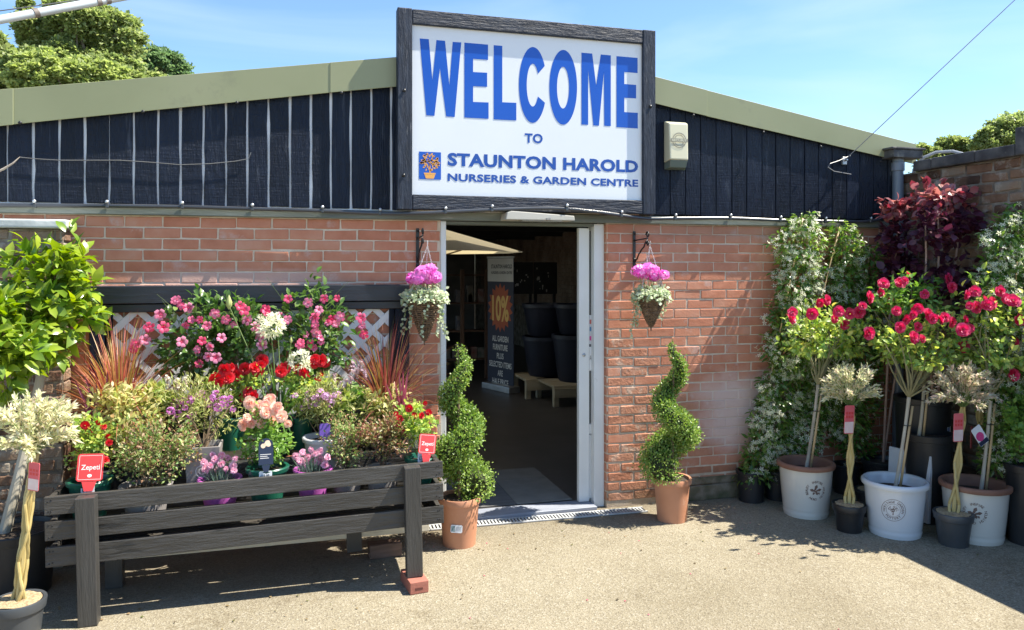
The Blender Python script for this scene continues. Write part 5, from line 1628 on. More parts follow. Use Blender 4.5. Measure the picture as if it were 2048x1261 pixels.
# agapanthus
p = P(556, 838, Y3 - .16)
aga = thing('agapanthus', 'white agapanthus with tall bare stems and round heads in a black pot', 'agapanthus', (p.x, Y3 - .16, p.z - .22))
pot(aga, .10, .08, .22, BLACKPOT)
blades(aga, (0, 0, .2), 34, .42, .75, .02, L_AGA, droop=1.5, rbase=.05)
AGF = star_t(6, .16, .6)
def agahead(px, py, r, n):
    c = L(aga, px, py, Y3 - .16)
    b = Vector((random.uniform(-.04, .04), random.uniform(-.02, .02), .2))
    MB().tube(curve_pts(b, c - Vector((0, 0, .01)), (random.uniform(-.01, .01), 0, .0), 7), [.0055 - .0025 * i / 6 for i in range(7)], 6).link('stem', STEM, aga)
    d, _ = ball(n); d[:, 2] = d[:, 2] * .8 + .15
    me = scatter_mesh('flower_head', AGF, d * r * (.58 + .25 * RNG.random((n, 1))), np.cross(d, RNG.normal(size=(n, 3))), d + RNG.normal(size=(n, 3)) * .25, r * .44 * (.7 + .5 * RNG.random(n)), PET_WHITE)
    mb = MB()
    for q_ in d[::2]:
        mb.tube([(0, 0, -.01), tuple(q_ * r * .6)], .0012, 4)
    mb.link('pedicel', STEM, aga, loc=c)
    link('flower_head', me, None, aga, c)
agahead(541, 655, .092, 34); agahead(600, 725, .080, 28)
for px, py in ((458, 612), (525, 690), (556, 665), (582, 684), (514, 730)):
    c = L(aga, px, py, Y3 - .16)
    b = Vector((random.uniform(-.04, .04), random.uniform(-.02, .02), .2))
    MB().tube(curve_pts(b, c, (random.uniform(-.01, .01), 0, 0), 7), [.005 - .002 * i / 6 for i in range(7)], 6).link('stem', STEM, aga)
    mb = MB(); big = px == 458
    s_ = 2.1 if big else 1
    mb.lathe([(.0005, -.012 * s_), (.008 * s_, 0), (.009 * s_, .010 * s_), (.004 * s_, .024 * s_), (.0003, .032 * s_)], 8)
    mb.link('bud', mat('green_bud', [(.30, .36, .10), (.42, .46, .18)], .5, 20), aga, loc=c)

def spikes(label, px, rim, tops, material):
    Y = Y2 + .06
    root = potted('foamflower', label, 'perennial', px, rim, Y, .08, .18, BLACKPOT, 'plants with upright flower spikes')
    c = L(root, px, rim - 18, Y)
    foliage(root, c, rad(40, 18, px, Y), 160, T_ROUND, .05, L_MID, inner=.3)
    for tx, ty in tops:
        e = L(root, tx, ty, Y + random.uniform(-.05, .05)); b = Vector((random.uniform(-.03, .03), random.uniform(-.03, .03), .16))
        MB().tube(curve_pts(b, e, (0, 0, 0), 4), .0018, 5).link('stem', TWIG, root)
        n = 46
        t = RNG.random(n)
        pos = np.stack([RNG.normal(size=n) * .006 * (1.3 - t), RNG.normal(size=n) * .006, -.07 * (1 - t) + .01], 1) * np.array([1.2, 1.2, 1])
        d = RNG.normal(size=(n, 3)) + np.array([0, 0, .3])
        link('flower_spike', scatter_mesh('flower_spike', T_FLOR, pos + d * .004, np.cross(d, RNG.normal(size=(n, 3))), d, .0075 * np.ones(n), material), None, root, e)
    return root
spikes('plant with white upright flower spikes left of the square pot shrub', 352, 835, [(334, 754), (350, 766), (356, 762), (361, 772), (371, 758), (347, 778), (366, 782)], PET_CREAM)
spikes('plant with pinkish upright flower spikes near the right of the lattice', 705, 815, [(706, 726), (714, 740), (722, 724), (668, 752), (692, 762), (700, 748), (730, 742), (682, 768)], PET_PSPIKE)

# ================================================================== spiral topiaries
def spiral(label, px, py_base, rpot, hpot, top_px, top_py, phase, turns, group, mirror=1, dense=12500):
    p = G(px, py_base); p.y += rpot * .9; p.x += rpot * .9 * math.tan(TH) * .4
    root = thing('spiral_topiary', label, 'topiary', (p.x, p.y, 0), group)
    pot(root, rpot, rpot * .80, hpot, TERRA, rim=.010, rim_h=.045, soil_depth=.022, seg=44)
    top = P(top_px, top_py, p.y) - root.location
    z0, z1 = hpot + .02, top.z
    N = dense
    t = 1 - np.sqrt(RNG.random(N)) * 1.0
    t = np.clip(t, 0, 1)
    rt = .110 * (1 - t) ** .82 + .026               # thickness of the leafy coil
    rh = (.088 * (1 - t) ** .85 + .024)              # radius of the coil
    ang = phase + mirror * 2 * math.pi * turns * t ** .92
    lean = np.stack([top.x * t, top.y * t, np.zeros(N)], 1)
    ctr = np.stack([rh * np.cos(ang), rh * np.sin(ang), z0 + .04 + (z1 - z0 - .05) * t], 1) + lean
    d, r = ball(N, .55, .6)
    bump = 1 + .16 * np.sin(d[:, 0] * 9 + t * 40) * np.sin(d[:, 2] * 8 + t * 31)
    stray = np.where(RNG.random(N) < .05, 1.0 + .45 * RNG.random(N), 1.0)      # unclipped sprigs
    pos = ctr + d * (rt * r * bump * stray)[:, None]
    pos[:, 2] = np.maximum(pos[:, 2], hpot - .005)
    ax = d + RNG.normal(size=(N, 3)) * .7 + np.array([0, 0, .35])
    nm = d * .5 + np.array([0, -.1, .6]) + RNG.normal(size=(N, 3)) * .5
    link('foliage', scatter_mesh('foliage', T_OVAL, pos, ax, nm, .0165 * (.65 + .7 * RNG.random(N)), L_BOX), None, root, kind='stuff')
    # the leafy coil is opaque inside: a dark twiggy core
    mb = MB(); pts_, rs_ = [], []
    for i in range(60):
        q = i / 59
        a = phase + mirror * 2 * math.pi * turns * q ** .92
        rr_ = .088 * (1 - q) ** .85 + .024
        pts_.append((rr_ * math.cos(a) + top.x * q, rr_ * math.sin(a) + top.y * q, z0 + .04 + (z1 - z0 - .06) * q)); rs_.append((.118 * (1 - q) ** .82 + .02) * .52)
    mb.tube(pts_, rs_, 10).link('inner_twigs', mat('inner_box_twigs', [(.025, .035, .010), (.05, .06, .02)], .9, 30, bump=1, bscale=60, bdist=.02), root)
    MB().tube([(0, 0, hpot - .03), (top.x * .5, top.y * .5, (hpot + z1) / 2), (top.x * .97, top.y * .97, z1 - .05)], [.012, .009, .004], 8).link('trunk', TWIG, root)
    return root
spl = spiral('spiral-clipped box in a terracotta pot left of the doorway, white label on pot', 922, 1101, .132, .315, 916, 684, R(-25), 2.35, 'spiral topiaries', 1)
spr = spiral('spiral-clipped box in a terracotta pot right of the doorway against the bricks', 1356, 1050, .128, .305, 1348, 682, R(-140), 2.1, 'spiral topiaries', -1)
k = px2m(922, spl.location.y)
lb = card(spl, .075, .048, (-.045, -.123, .115), (R(-9), R(3), R(-18)), PAPER, 'pot_label', title='£', kind='plain')
mb = MB(); mb.add([(-.034, -.0016, .006), (-.010, -.0016, .006), (-.010, -.0016, .042), (-.034, -.0016, .042)], [(0, 1, 2, 3)]); mb.link('picture', mat('label_teal_print', [(.03, .10, .12), (.4, .5, .5)], .5, 160), lb)
mb = MB()
for i in range(4):
    mb.add([(-.006, -.0016, .034 - .007 * i), (.03, -.0016, .034 - .007 * i), (.03, -.0016, .0355 - .007 * i), (-.006, -.0016, .0355 - .007 * i)], [(0, 1, 2, 3)])
mb.link('print', INK, lb)

# ================================================================== hanging baskets on brackets
def bracket(label, px, Y=0):
    a = P(px, 455, -.004)
    root = thing('hanging_bracket', label, 'bracket', (a.x, -.002, 1.79), 'iron brackets')
    mb = MB(); mb.box((-.011, -.010, 0), (.011, -.001, .285)); mb.link('back_bar', IRON, root, .002)
    for z in (.02, .075, .215, .265):
        m_ = MB(); m_.lathe([(.0001, 0), (.010, .0), (.009, .006), (.0001, .009)], 8)
        put('bolt', m_.mesh('bolt', IRON), Matrix.Translation((0, -.010, z)) @ Matrix.Rotation(R(90), 4, 'X'), root)
    mb = MB(); mb.tube([(0, -.008, .215), (0, -.24, .225)], .005, 8); mb.link('top_rod', IRON, root)
    mb = MB(); mb.tube([(.003 * math.sin(i), -.012 - .215 * i / 11 + 0, .05 + .16 * i / 11 + .004 * math.sin(i * 2.2)) for i in range(12)], .006, 8); mb.link('brace', IRON, root)
    mb = MB()
    for zc, yc, r0 in ((.25, -.235, .024), (.185, -.238, .020)):
        mb.tube([(0, yc + (r0 - .0015 * i) * math.cos(R(40 * i)), zc + (r0 - .0015 * i) * math.sin(R(40 * i))) for i in range(10)], .0065, 8)
    mb.link('scroll', IRON, root)
    return root
def basket(label, px, Yb, py_rim, py_tip, hook_py, wid, fl, seed):
    random.seed(seed)
    p = P(px, py_rim, Yb)
    tip = P(px, py_tip, Yb)
    root = thing('hanging_basket', label, 'hanging basket', (p.x, Yb, tip.z), 'wicker hanging baskets')
    hz = p.z - tip.z
    rt = wid / 2
    WICK = mat('brown_wicker', [(.07, .04, .022), (.15, .09, .05), (.24, .155, .09)], .75, 40, bump=.4)
    mb = MB()
    prof = lambda t: .008 + (rt - .008) * t ** .86
    nr = 20
    for i in range(nr):
        t = (i + .5) / nr
        r = prof(t); n = 26
        pts_ = [((r + .004 * (1 if (j + i) % 2 else -1)) * math.cos(2 * math.pi * j / n), (r + .004 * (1 if (j + i) % 2 else -1)) * math.sin(2 * math.pi * j / n), hz * t + random.uniform(-.0025, .0025)) for j in range(n + 1)]
        mb.tube(pts_, .0058, 5, cap=False)
    mb.link('weave', WICK, root)
    mb = MB()
    for j in range(13):
        a = 2 * math.pi * j / 13
        mb.tube([(prof(t) * math.cos(a), prof(t) * math.sin(a), hz * t) for t in (0, .25, .5, .75, 1.02)], .0045, 5)
    mb.tube([(0, 0, -.03), (0, 0, .04)], [.004, .009], 6)
    mb.link('upright_rod', WICK, root)
    mb = MB(); mb.lathe([(.0001, hz * .2), (prof(.5) - .008, hz * .5), (prof(.95) - .008, hz * .95), (.0001, hz * .97)], 20); mb.link('liner', mat('dark_liner', [(.012, .009, .007), (.025, .02, .015)], .9, 30), root)
    # variegated trailing leaves
    n = 640
    a = RNG.random(n) * 2 * math.pi
    rr_ = rt * (.15 + 1.15 * np.sqrt(RNG.random(n)))
    zz = hz + .062 - .045 * (rr_ / rt) ** 2 + RNG.normal(size=n) * .02
    pos = np.stack([rr_ * np.cos(a), rr_ * np.sin(a), zz], 1)
    out = np.stack([np.cos(a), np.sin(a), np.zeros(n)], 1)
    ax, nm = leaf_dirs(out, -.1, .6)
    link('foliage', scatter_mesh('foliage', T_ROUND, pos, ax, nm + out * .6, .024 * (.6 + .8 * RNG.random(n)), L_DICH), None, root, kind='stuff')
    for j in range(9):
        a = random.uniform(0, 2 * math.pi) if j > 6 else random.choice((math.pi + random.uniform(-.7, .5), random.uniform(-.6, .7)))
        Ls = random.uniform(.10, .34)
        r0 = rt * random.uniform(.95, 1.25)
        pts_ = [(r0 * math.cos(a) + .02 * math.sin(q * 3 + j), r0 * math.sin(a) + .015 * math.cos(q * 4 + j), hz + .02 - Ls * q) for q in [i / 9 for i in range(10)]]
        MB().tube(pts_, .0012, 4).link('trailing_stem', STEM, root)
        m2_ = int(Ls * 90)
        q = RNG.random(m2_)
        idx = np.minimum((q * 9).astype(int), 8)
        base = np.array(pts_)[idx] * (1 - (q * 9 - idx))[:, None] + np.array(pts_)[idx + 1] * (q * 9 - idx)[:, None]
        out = RNG.normal(size=(m2_, 3))
        link('trailing_leaves', scatter_mesh('trailing_leaves', T_ROUND, base, out + np.array([0, 0, -.4]), RNG.normal(size=(m2_, 3)) + np.array([0, -.8, .5]), .021 * (.7 + .7 * RNG.random(m2_)), L_DICH), None, root, kind='stuff')
    for fx, fy, fr_ in fl:
        y = Yb - .03 + random.uniform(-.05, .05)
        c = P(fx, fy, y) - root.location
        MB().tube([(c.x * .5, c.y * .5, hz), (c.x, c.y, c.z)], .0025, 5).link('flower_stem', STEM, root)
        put('flower_head', F_MAG[random.randrange(2)], Matrix.Translation(c) @ Matrix.Rotation(random.uniform(0, 6), 4, 'Z') @ Matrix.Diagonal((fr_ * px2m(px, Yb),) * 3 + (1,)), root)
    # chains of wire links up to the hook
    hk = P(px - (2 if px > 1000 else -6), hook_py, Yb) - root.location
    CH = mat('white_chain', [(.55, .53, .52), (.7, .68, .67)], .4, 10, metal=.3)
    mb = MB()
    for a in (R(200), R(320), R(80)):
        b = Vector((rt * math.cos(a), rt * math.sin(a), hz)); e = Vector(hk)
        nL = int((e - b).length / .016)
        for i in range(nL):
            c = b.lerp(e, (i + .5) / nL); d_ = (e - b).normalized()
            sd = d_.orthogonal().normalized()
            if i % 2: sd = d_.cross(sd)
            ln, wd = .0105, .004
            mb.tube([c + d_ * ln * math.cos(R(q)) + sd * wd * math.sin(R(q)) for q in range(0, 361, 60)], .0011, 4, cap=False)
    mb.tube([Vector(hk) + Vector((0, .012 * math.sin(R(q)), .018 + .016 * math.cos(R(q)))) for q in range(-150, 160, 30)], .002, 6)
    mb.link('chain', CH, root)
    return root
bracket('black scrolled iron bracket on the brick pillar left of the doorway', 835)
bracket('black scrolled iron bracket on the wall right of the doorway', 1268)
basket('wicker cone basket with pink flowers hanging left of the doorway', 849, -.235, 596, 682, 492, .235,
       [(828, 556, 15), (846, 546, 17), (858, 541, 15), (870, 555, 14), (838, 560, 12), (856, 556, 15), (822, 560, 10)], 5)
basket('wicker cone basket with pink flowers hanging right of the doorway', 1302, -.235, 592, 654, 492, .215,
       [(1276, 542, 14), (1302, 546, 18), (1296, 538, 14), (1308, 553, 12), (1328, 550, 11), (1284, 549, 11)], 8)
random.seed(21)

# ================================================================== left-hand standards
def laurel(label, pot_x, pot_y, pot_r, pot_h, cpx, cpy, crx, cry, Y, nleaf, group, lean=0):
    root = thing('laurel_standard', label, 'laurel tree', (pot_x, pot_y, 0), group)
    pot(root, pot_r, pot_r * .85, pot_h, BLACKPOT, rim=.012, rim_h=.05, soil_depth=.03)
    c = L(root, cpx, cpy, Y)
    q = rad(crx, cry, cpx, Y)
    tb = (c.x, c.y, c.z - q[2] * .45)
    MB().tube(curve_pts((lean, 0, pot_h - .05), tb, (.01, 0, 0), 8), [.032, .030, .028, .027, .027, .026, .025, .022], 10).link('trunk', PALEBARK, root)
    branches(root, tb, c, q, 22, .010, TWIG, bend=.04, frac=.9)
    foliage(root, c, q, int(nleaf * 1.6), leaf_t(.5, .12, .2), .085, L_LAUREL, inner=.25, up=.25, lumps=40, lump_r=.38)
    leaf_parts(root, c, q, 290, leaf_meshes('leaf', L_LAUREL, (leaf_t(.5, .12, .15), leaf_t(.46, .2, .2), leaf_t(.54, .1, .28))), .098, inner=.72, up=.30, spread=.75, whorl=5)
    return root
pa_ = G(52, 1168)
laurel('tall bright green laurel standard with a pale trunk in a big black pot', -1.52, -.48, .20, .36, 102, 600, 88, 116, -.44, 420, 'laurel standards', -.06)
laurel('bright green laurel crown cut off by the left edge of the photo', -2.10, -.80, .20, .36, -2, 680, 82, 90, -.72, 320, 'laurel standards')

def braided(root, z0, z1, r, tx=0.0, n=4, turns=2.6, thick=.0085):
    for j in range(n):
        pts_, rs_ = [], []
        for i in range(40):
            t = i / 39
            a = 2 * math.pi * j / n + (1 if j % 2 else -1) * 2 * math.pi * turns * t * .5
            rr_ = r * (1 + .9 * (1 - t) ** 6) * (.75 + .25 * abs(math.sin(turns * math.pi * 2 * t)))
            pts_.append((rr_ * math.cos(a) + tx * t, rr_ * math.sin(a), z0 + (z1 - z0) * t)); rs_.append(thick * (1.15 - .3 * t))
        MB().tube(pts_, rs_, 8).link('trunk', WILLOWBARK, root)
    MB().tube([(tx * t, 0, z0 + (z1 - z0) * t) for t in (0, .33, .66, 1)], r * .75, 8).link('trunk', WILLOWBARK, root)

def willow(label, x, y, pot_r, pot_h, potm, cpx, cpy, crx, cry, material, dense=2600, tagat=None, tx=0, size=.034, hide_pot=False, lean=0):
    root = thing('willow_standard', label, 'willow tree', (x, y, 0), 'braided dappled willows')
    pot(root, pot_r, pot_r * .78, pot_h, potm, rim=.009, rim_h=.05, soil=STRAW, soil_depth=.004)
    c = L(root, cpx, cpy, y)
    q = rad(crx, cry, cpx, y)
    braided(root, pot_h - .02, c.z - q[2] * .55, .018, c.x)
    # wand-like shoots carrying slim pale leaves
    V0 = Vector((c.x, c.y, c.z - q[2] * .6))
    mb = MB(); pos, ax = [], []
    ns = 62
    for i in range(ns):
        d, _ = ball(1); d = d[0]
        if d[2] < -.45: d[2] = -d[2]
        e = Vector(c) + Vector((d[0] * q[0], d[1] * q[1], d[2] * q[2])) * random.uniform(.8, 1.12)
        cp = curve_pts(V0, e, (0, 0, .035), 7)
        mb.tube(cp, [.0028 - .002 * k_ / 6 for k_ in range(7)], 4)
        m_ = dense // ns
        for _ in range(m_):
            t = random.uniform(.28, 1.0) * 6
            k_ = min(5, int(t)); u_ = cp[k_].lerp(cp[k_ + 1], t - k_)
            dr_ = (cp[k_ + 1] - cp[k_]).normalized()
            pos.append(tuple(u_)); ax.append(tuple(dr_ * .9 + Vector((random.gauss(0, .6), random.gauss(0, .6), random.gauss(.1, .5)))))
    mb.link('branch', STEM, root)
    pos = np.array(pos); ax = np.array(ax); n = len(pos)
    nm = RNG.normal(size=(n, 3)) * .5 + np.array([0, -.3, .8])
    link('foliage', scatter_mesh('foliage', small_t(.30, .06), pos, ax, nm, size * (.6 + .7 * RNG.random(n)), material), None, root, kind='stuff')
    if tagat:
        tp = L(root, tagat[0], tagat[1], y - .045)
        kk = px2m(tagat[0], y)
        card(root, 26 * kk, 56 * kk, tp, (0, R(tagat[2]), R(tagat[3])), TAGPINK, kind='blocks')
    return root
wl_p = (P(36, 1200, -1.18).x, -1.18)
willow('white-leaved willow on a braided trunk in a grey pot at the left front corner', wl_p[0], wl_p[1], .112, .225, SLATEPOT, 68, 868, 84, 74, L_WILLOW, 3800, (66, 982, 4, -30), size=.036)
wa = G(1716, 1069)
willow('pale willow on a braided trunk with a red tag, between the two big cream pots', wa.x, wa.y + .085, .103, .185, BLACKPOT, 1703, 784, 60, 56, L_WILLOW, 2800, (1697, 868, 4, 10))
wb_ = G(1930, 1098)
willow('pinkish-white willow on a braided trunk before the right-hand rose pot', wb_.x, wb_.y + .09, .112, .21, SLATEPOT, 1926, 784, 74, 54, L_WILLOW2, 3200, (1916, 884, 2, 5))
wc_ = P(1958, 940, -.98)
willow('pinkish-white willow on a braided trunk half hidden behind the other willow', wc_.x + .05, -.98, .105, .20, BLACKPOT, 1958, 782, 60, 46, L_WILLOW2, 1700, None)
wd_ = P(1733, 975, -.62)
wd = thing('nursery_pot', 'small black pot topped with straw-coloured mulch behind the left willow pot', 'plant pot', (wd_.x, -.66, 0))
pot(wd, .10, .08, .19, BLACKPOT, soil=STRAW, soil_depth=.004)
blades(wd, (0, 0, .18), 10, .16, .3, .008, L_AGA, droop=.6)

# ================================================================== the big glazed pots with rose standards
def around(root, body, cx_, cz_, rad_, r_at, size, a0, a1, material, bold=.01, flip=False):
    """letters set round a circle on the pot's curved side"""
    mb = MB()
    n = len(body)
    for i, ch in enumerate(body):
        if ch == ' ': continue
        a = R(a0 + (a1 - a0) * i / max(1, n - 1))
        V, Fc = text2d(ch, bold)
        rot_ = a - math.pi / 2 if not flip else a + math.pi / 2
        vs_ = []
        for x, y in V:
            x *= size; y *= size
            u = cx_ + rad_ * math.cos(a) + x * math.cos(rot_) - y * math.sin(rot_)
            w = cz_ + rad_ * math.sin(a) + x * math.sin(rot_) + y * math.cos(rot_)
            rr_ = r_at(w) + .0015
            vs_.append((rr_ * math.sin(u / rr_), -rr_ * math.cos(u / rr_), w))
        mb.add(vs_, Fc)
    return mb.link('lettering', material, root)
POTINK = mat('pot_print', [(.12, .075, .06), (.17, .11, .09)], .7, 30)
def onpot(root, name, polys, r_at, material, off=.0012):
    mb = MB()
    for ps_ in polys:
        n = len(ps_)
        cu_, cw_ = sum(p_[0] for p_ in ps_) / n, sum(p_[1] for p_ in ps_) / n
        vs_ = []
        for u, w in [(cu_, cw_)] + list(ps_):
            rr_ = r_at(w) + off
            vs_.append((rr_ * math.sin(u / rr_), -rr_ * math.cos(u / rr_), w))
        mb.add(vs_, [(0, 1 + i, 1 + (i + 1) % n) for i in range(n)])
    return mb.link(name, material, root)

def glazed(root, rt, h, material, rimm, rimr=.016):
    rb = rt * .82
    ra = lambda z: rb + (rt - rb) * min(1, max(0, z / h)) ** .8
    mb = MB()
    mb.lathe([(.0001, .006), (rb * .95, .005), (rb * 1.0, .0), (rb * 1.03, .02), (rb * 1.045, .035), (rb * 1.02, .047), (rb * 1.05, .057), (rb * 1.05, .068), (ra(.08) * .995, .08), (ra(.16), .16), (ra(.26), .26), (ra(h - .04), h - .04)], 56)
    mb.link('pot_body', material, root, sharp=R(60))
    mb = MB()
    mb.lathe([(ra(h - .04) - .001, h - .041), (rt + rimr * .8, h - .036), (rt + rimr, h - .022), (rt + rimr * .9, h - .008), (rt + rimr * .2, h), (rt - .012, h - .004), (rt - .02, h - .02), (rt - .03, h - .12)], 56)
    mb.link('pot_rim', rimm, root, sharp=R(60))
    s = MB(); s.lathe([(rt - .029, h - .075), (rt * .5, h - .07), (.0001, h - .066)], 30); s.link('soil', SOIL, root)
    return ra
def leafshape(cx_, cz_, ln, wd, ang):
    out = []
    for i in range(18):
        t = i / 18 * 2 * math.pi
        x = ln / 2 * math.cos(t); y = wd / 2 * math.sin(t) * (1 + .25 * math.cos(t * 5))
        out.append((cx_ + x * math.cos(ang) - y * math.sin(ang), cz_ + x * math.sin(ang) + y * math.cos(ang)))
    return out
def oak(root, ra, u0, cz_):
    around(root, 'BEAUTY  INSPIRE  NOURISH  GROW  ', u0, cz_, .062, ra, .024, 205, 205 - 348, POTINK)
    s = .034
    onpot(root, 'emblem', [leafshape(u0 + .000, cz_ + .022, .042, .019, R(70)), leafshape(u0 + .022, cz_ + .004, .040, .018, R(15)), leafshape(u0 - .022, cz_ + .002, .040, .018, R(165)),
                           leafshape(u0 + .006, cz_ - .016, .036, .016, R(-60)), leafshape(u0 - .014, cz_ - .020, .020, .014, R(60)), leafshape(u0 + .024, cz_ - .020, .018, .012, R(120))], ra, POTINK)

def rose_standard(label, x, y, cpx, cpy, crx, cry, fl, potkind, trunk_top, nfol, stake=True, ou=-.045, Y=None, rt=.20, h=.43, lean=0, group='red rose standards', leafm=None, fsize=.040):
    root = thing('rose_standard', label, 'rose tree', (x, y, 0), group)
    base_z = h - .08
    if potkind == 'oak':
        ra = glazed(root, rt, h, GLAZE, RIMCLAY); oak(root, ra, ou, h * .56)
    elif potkind == 'tree':
        ra = glazed(root, rt, h, GLAZEB, GLAZEB); TU = -.145
        around(root, 'HERITAGE GARDEN', TU, .2, .056, ra, .021, 190, -10, POTINK)
        around(root, 'POTTERY', TU, .2, .056, ra, .021, 225, 315, POTINK, flip=True)
        rings = []
        for r0, r1 in ((.074, .0715), (.043, .0415)):
            for i in range(44):
                a, b = 2 * math.pi * i / 44, 2 * math.pi * (i + 1) / 44
                rings.append([(TU + r_q * math.cos(t_q), .2 + r_q * math.sin(t_q)) for r_q, t_q in ((r0, a), (r0, b), (r1, b), (r1, a))])
        onpot(root, 'emblem_ring', rings, ra, POTINK)
        rl_ = random.Random(9)
        tr = [[(TU - .003, .168), (TU + .003, .168), (TU + .0015, .197), (TU - .0015, .197)]]
        for k_ in range(60):
            a, q_ = rl_.uniform(0, 2 * math.pi), math.sqrt(rl_.random())
            tr.append(leafshape(TU + .031 * q_ * math.cos(a), .208 + .021 * q_ * math.sin(a), .006, .0035, rl_.uniform(0, 3)))
        onpot(root, 'emblem_tree', tr, ra, POTINK)
    else:
        pot(root, rt, rt * .85, h, BLACKPOT, rim_h=.05); base_z = h - .03
    c = L(root, cpx, cpy, y if Y is None else Y)
    q = rad(crx, cry, cpx, y if Y is None else Y)
    tt = L(root, trunk_top[0], trunk_top[1], y)
    MB().tube(curve_pts((lean, 0, base_z), tt, (.006, 0, 0), 8), [.013, .012, .0115, .011, .011, .0105, .011, .013], 9).link('trunk', PALEBARK, root)
    if stake:
        MB().tube([(lean + .025, -.015, base_z), (tt.x + .018, tt.y - .014, tt.z - .06)], .0085, 8).link('stake', STAKE, root)
        mb = MB(); zz = base_z + (tt.z - base_z) * .7
        f_ = .7
        cxx = lean + (tt.x - lean) * f_ + .012
        mb.tube([(cxx + .024 * math.cos(R(a)), -.008 + .019 * math.sin(R(a)), zz) for a in range(0, 361, 30)], .003, 5, cap=False); mb.link('tie', BLACKPLASTIC, root)
    branches(root, tt, c, q, 24, .0075, mat('rose_cane', [(.20, .19, .09), (.30, .27, .15)], .7, 14), bend=.05, frac=.92)
    lm = leafm or L_ROSE
    foliage(root, c + Vector((0, 0, .02)), q, nfol, T_BROAD, .044, lm, inner=.35, lumps=64, lump_r=.32, flat=-.32)
    flowers(root, fl, F_CRIM, fsize, (y if Y is None else Y) - q[1] * .62, jitter=.09, up=.55)
    return root
p1 = G(1645, 1042)
rose_standard('red rose standard in the cream pot with clay rim nearest the doorway', 3.575, -.50, 1662, 682, 92, 66,
              [(1654, 601), (1585, 624), (1583, 637), (1624, 628), (1677, 623), (1669, 637), (1719, 625), (1725, 613), (1640, 606), (1700, 628), (1690, 650)], 'oak', (1636, 770), 950, rt=.188, h=.385)
p2 = G(1820, 1085)
rose_standard('red rose standard in the bluish-white pot with a round tree emblem', 3.90, -1.01, 1838, 700, 100, 82,
              [(1793, 622), (1835, 618), (1857, 630), (1866, 638), (1890, 635), (1904, 645), (1738, 667), (1800, 655), (1826, 630), (1836, 654), (1828, 675), (1928, 694), (1880, 640), (1845, 678), (1812, 640)], 'tree', (1818, 795), 1150, rt=.196, h=.365)
rose_standard('red rose standard with a leaning stake in a black pot behind the bluish-white pot', P(1842, 900, -.84).x + .06, -.84, 1818, 606, 92, 52,
              [(1767, 567), (1809, 562), (1896, 558), (1739, 595), (1762, 586), (1725, 612), (1849, 589), (1817, 550), (1800, 566), (1904, 575), (1780, 600)], 'black', (1848, 770), 900, rt=.16, h=.62, lean=-.08, leafm=L_MID)
p4 = G(2008, 1098)
rose_standard('red rose standard in the cream pot with clay rim at the right edge', 4.34, -1.235, 1990, 682, 84, 112,
              [(1933, 590), (1950, 583), (1969, 602), (1975, 610), (2000, 583), (2014, 598), (2026, 602), (1940, 612), (1931, 641), (1942, 657), (1926, 660), (2030, 686), (2028, 750), (1952, 615), (1985, 606), (2040, 640)], 'oak', (1982, 790), 1150, rt=.2, h=.375, lean=.05, ou=-.155)

# slab leaning beside the white pot, black water butt behind, sale card, black pots
sl = P(1886, 985, -.72)
mb = MB(); mb.box((-.012, -.17, 0), (.012, .17, .47))
tag(mb.link('white_slab', mat('white_slab', [(.55, .57, .60), (.63, .65, .68)], .5, 4), None, .004, 2, loc=(4.205, -.80, .012), rot=(0, R(3), R(8))), 'thin white slab standing on edge just behind the bluish-white pot', 'slab')
wbx = P(1862, 850, -.62)
butt = thing('black_barrel', 'tall black plastic barrel with a small blue and white sticker in the corner', 'barrel', (4.47, -.66, 0))
mb = MB(); mb.lathe([(.0001, .0), (.155, 0), (.162, .02), (.178, .42), (.186, .80), (.197, .805), (.199, .84), (.186, .845), (.176, .838), (.170, .74)], 44); mb.link('body', BLACKPOT, butt, sharp=R(40))
mb = MB(); mb.lathe([(.18, .78), (.0001, .785)], 30); mb.link('soil', SOIL, butt)
onpot(butt, 'sticker', [[(.045, .60), (.105, .60), (.105, .645), (.045, .645)]], lambda z: .183, PAPER)
onpot(butt, 'sticker_print', [[(.050, .605), (.076, .605), (.076, .64), (.050, .64)]], lambda z: .183, mat('blue_print', [(.05, .12, .4), (.3, .4, .7)], .5, 90), .002)
for i, (px, py, Yp, rr_, hh_, lab) in enumerate(((2040, 985, -1.05, .14, .34, 'grey-black square-shouldered pot at the right edge beside the last cream pot'),)):
    q_ = P(px, py, Yp)
gb = thing('evergreen_in_pot', 'fresh green small-leaved shrub in a black pot by the right wall edge', 'shrub', (4.60, -1.40, 0))
pot(gb, .13, .11, .52, BLACKPOT, rim_h=.05)
c_ = L(gb, 2050, 858, -1.40)
branches(gb, (0, 0, .48), c_, (.13, .12, .18), 12, .004, TWIG)
foliage(gb, c_, (.15, .14, .2), 1400, T_OVAL, .03, L_MID, inner=.3, lumps=30)

# labels hanging on the right-hand plants
k = px2m(1975, -1.2)
tg = thing('hanging_label', 'white and magenta flower picture label hanging in the right-hand rose', 'plant label', tuple(P(1970, 870, -1.29)))
card(tg, .075, .135, (0, 0, -.06), (0, R(-34), R(-6)), PAPER, 'card', kind='plain')
cd = tg.children[0]
mb = MB(); mb.prism([(-.004 + .030 * math.cos(R(a)), .062 + .032 * math.sin(R(a))) for a in range(0, 360, 30)], -.0018, -.0013); mb.link('picture', mat('magenta_print', [(.55, .03, .18), (.66, .08, .26)], .5, 70), cd)
mb = MB(); mb.add([(-.037, -.0016, .002), (.037, -.0016, .002), (.037, -.0016, .032), (-.037, -.0016, .032)], [(0, 1, 2, 3)]); mb.link('band', TAGNAVY, cd)
tg2 = thing('hanging_label', 'narrow dull red label hanging beside the braided trunks on the right', 'plant label', tuple(P(1942, 865, -1.12)))
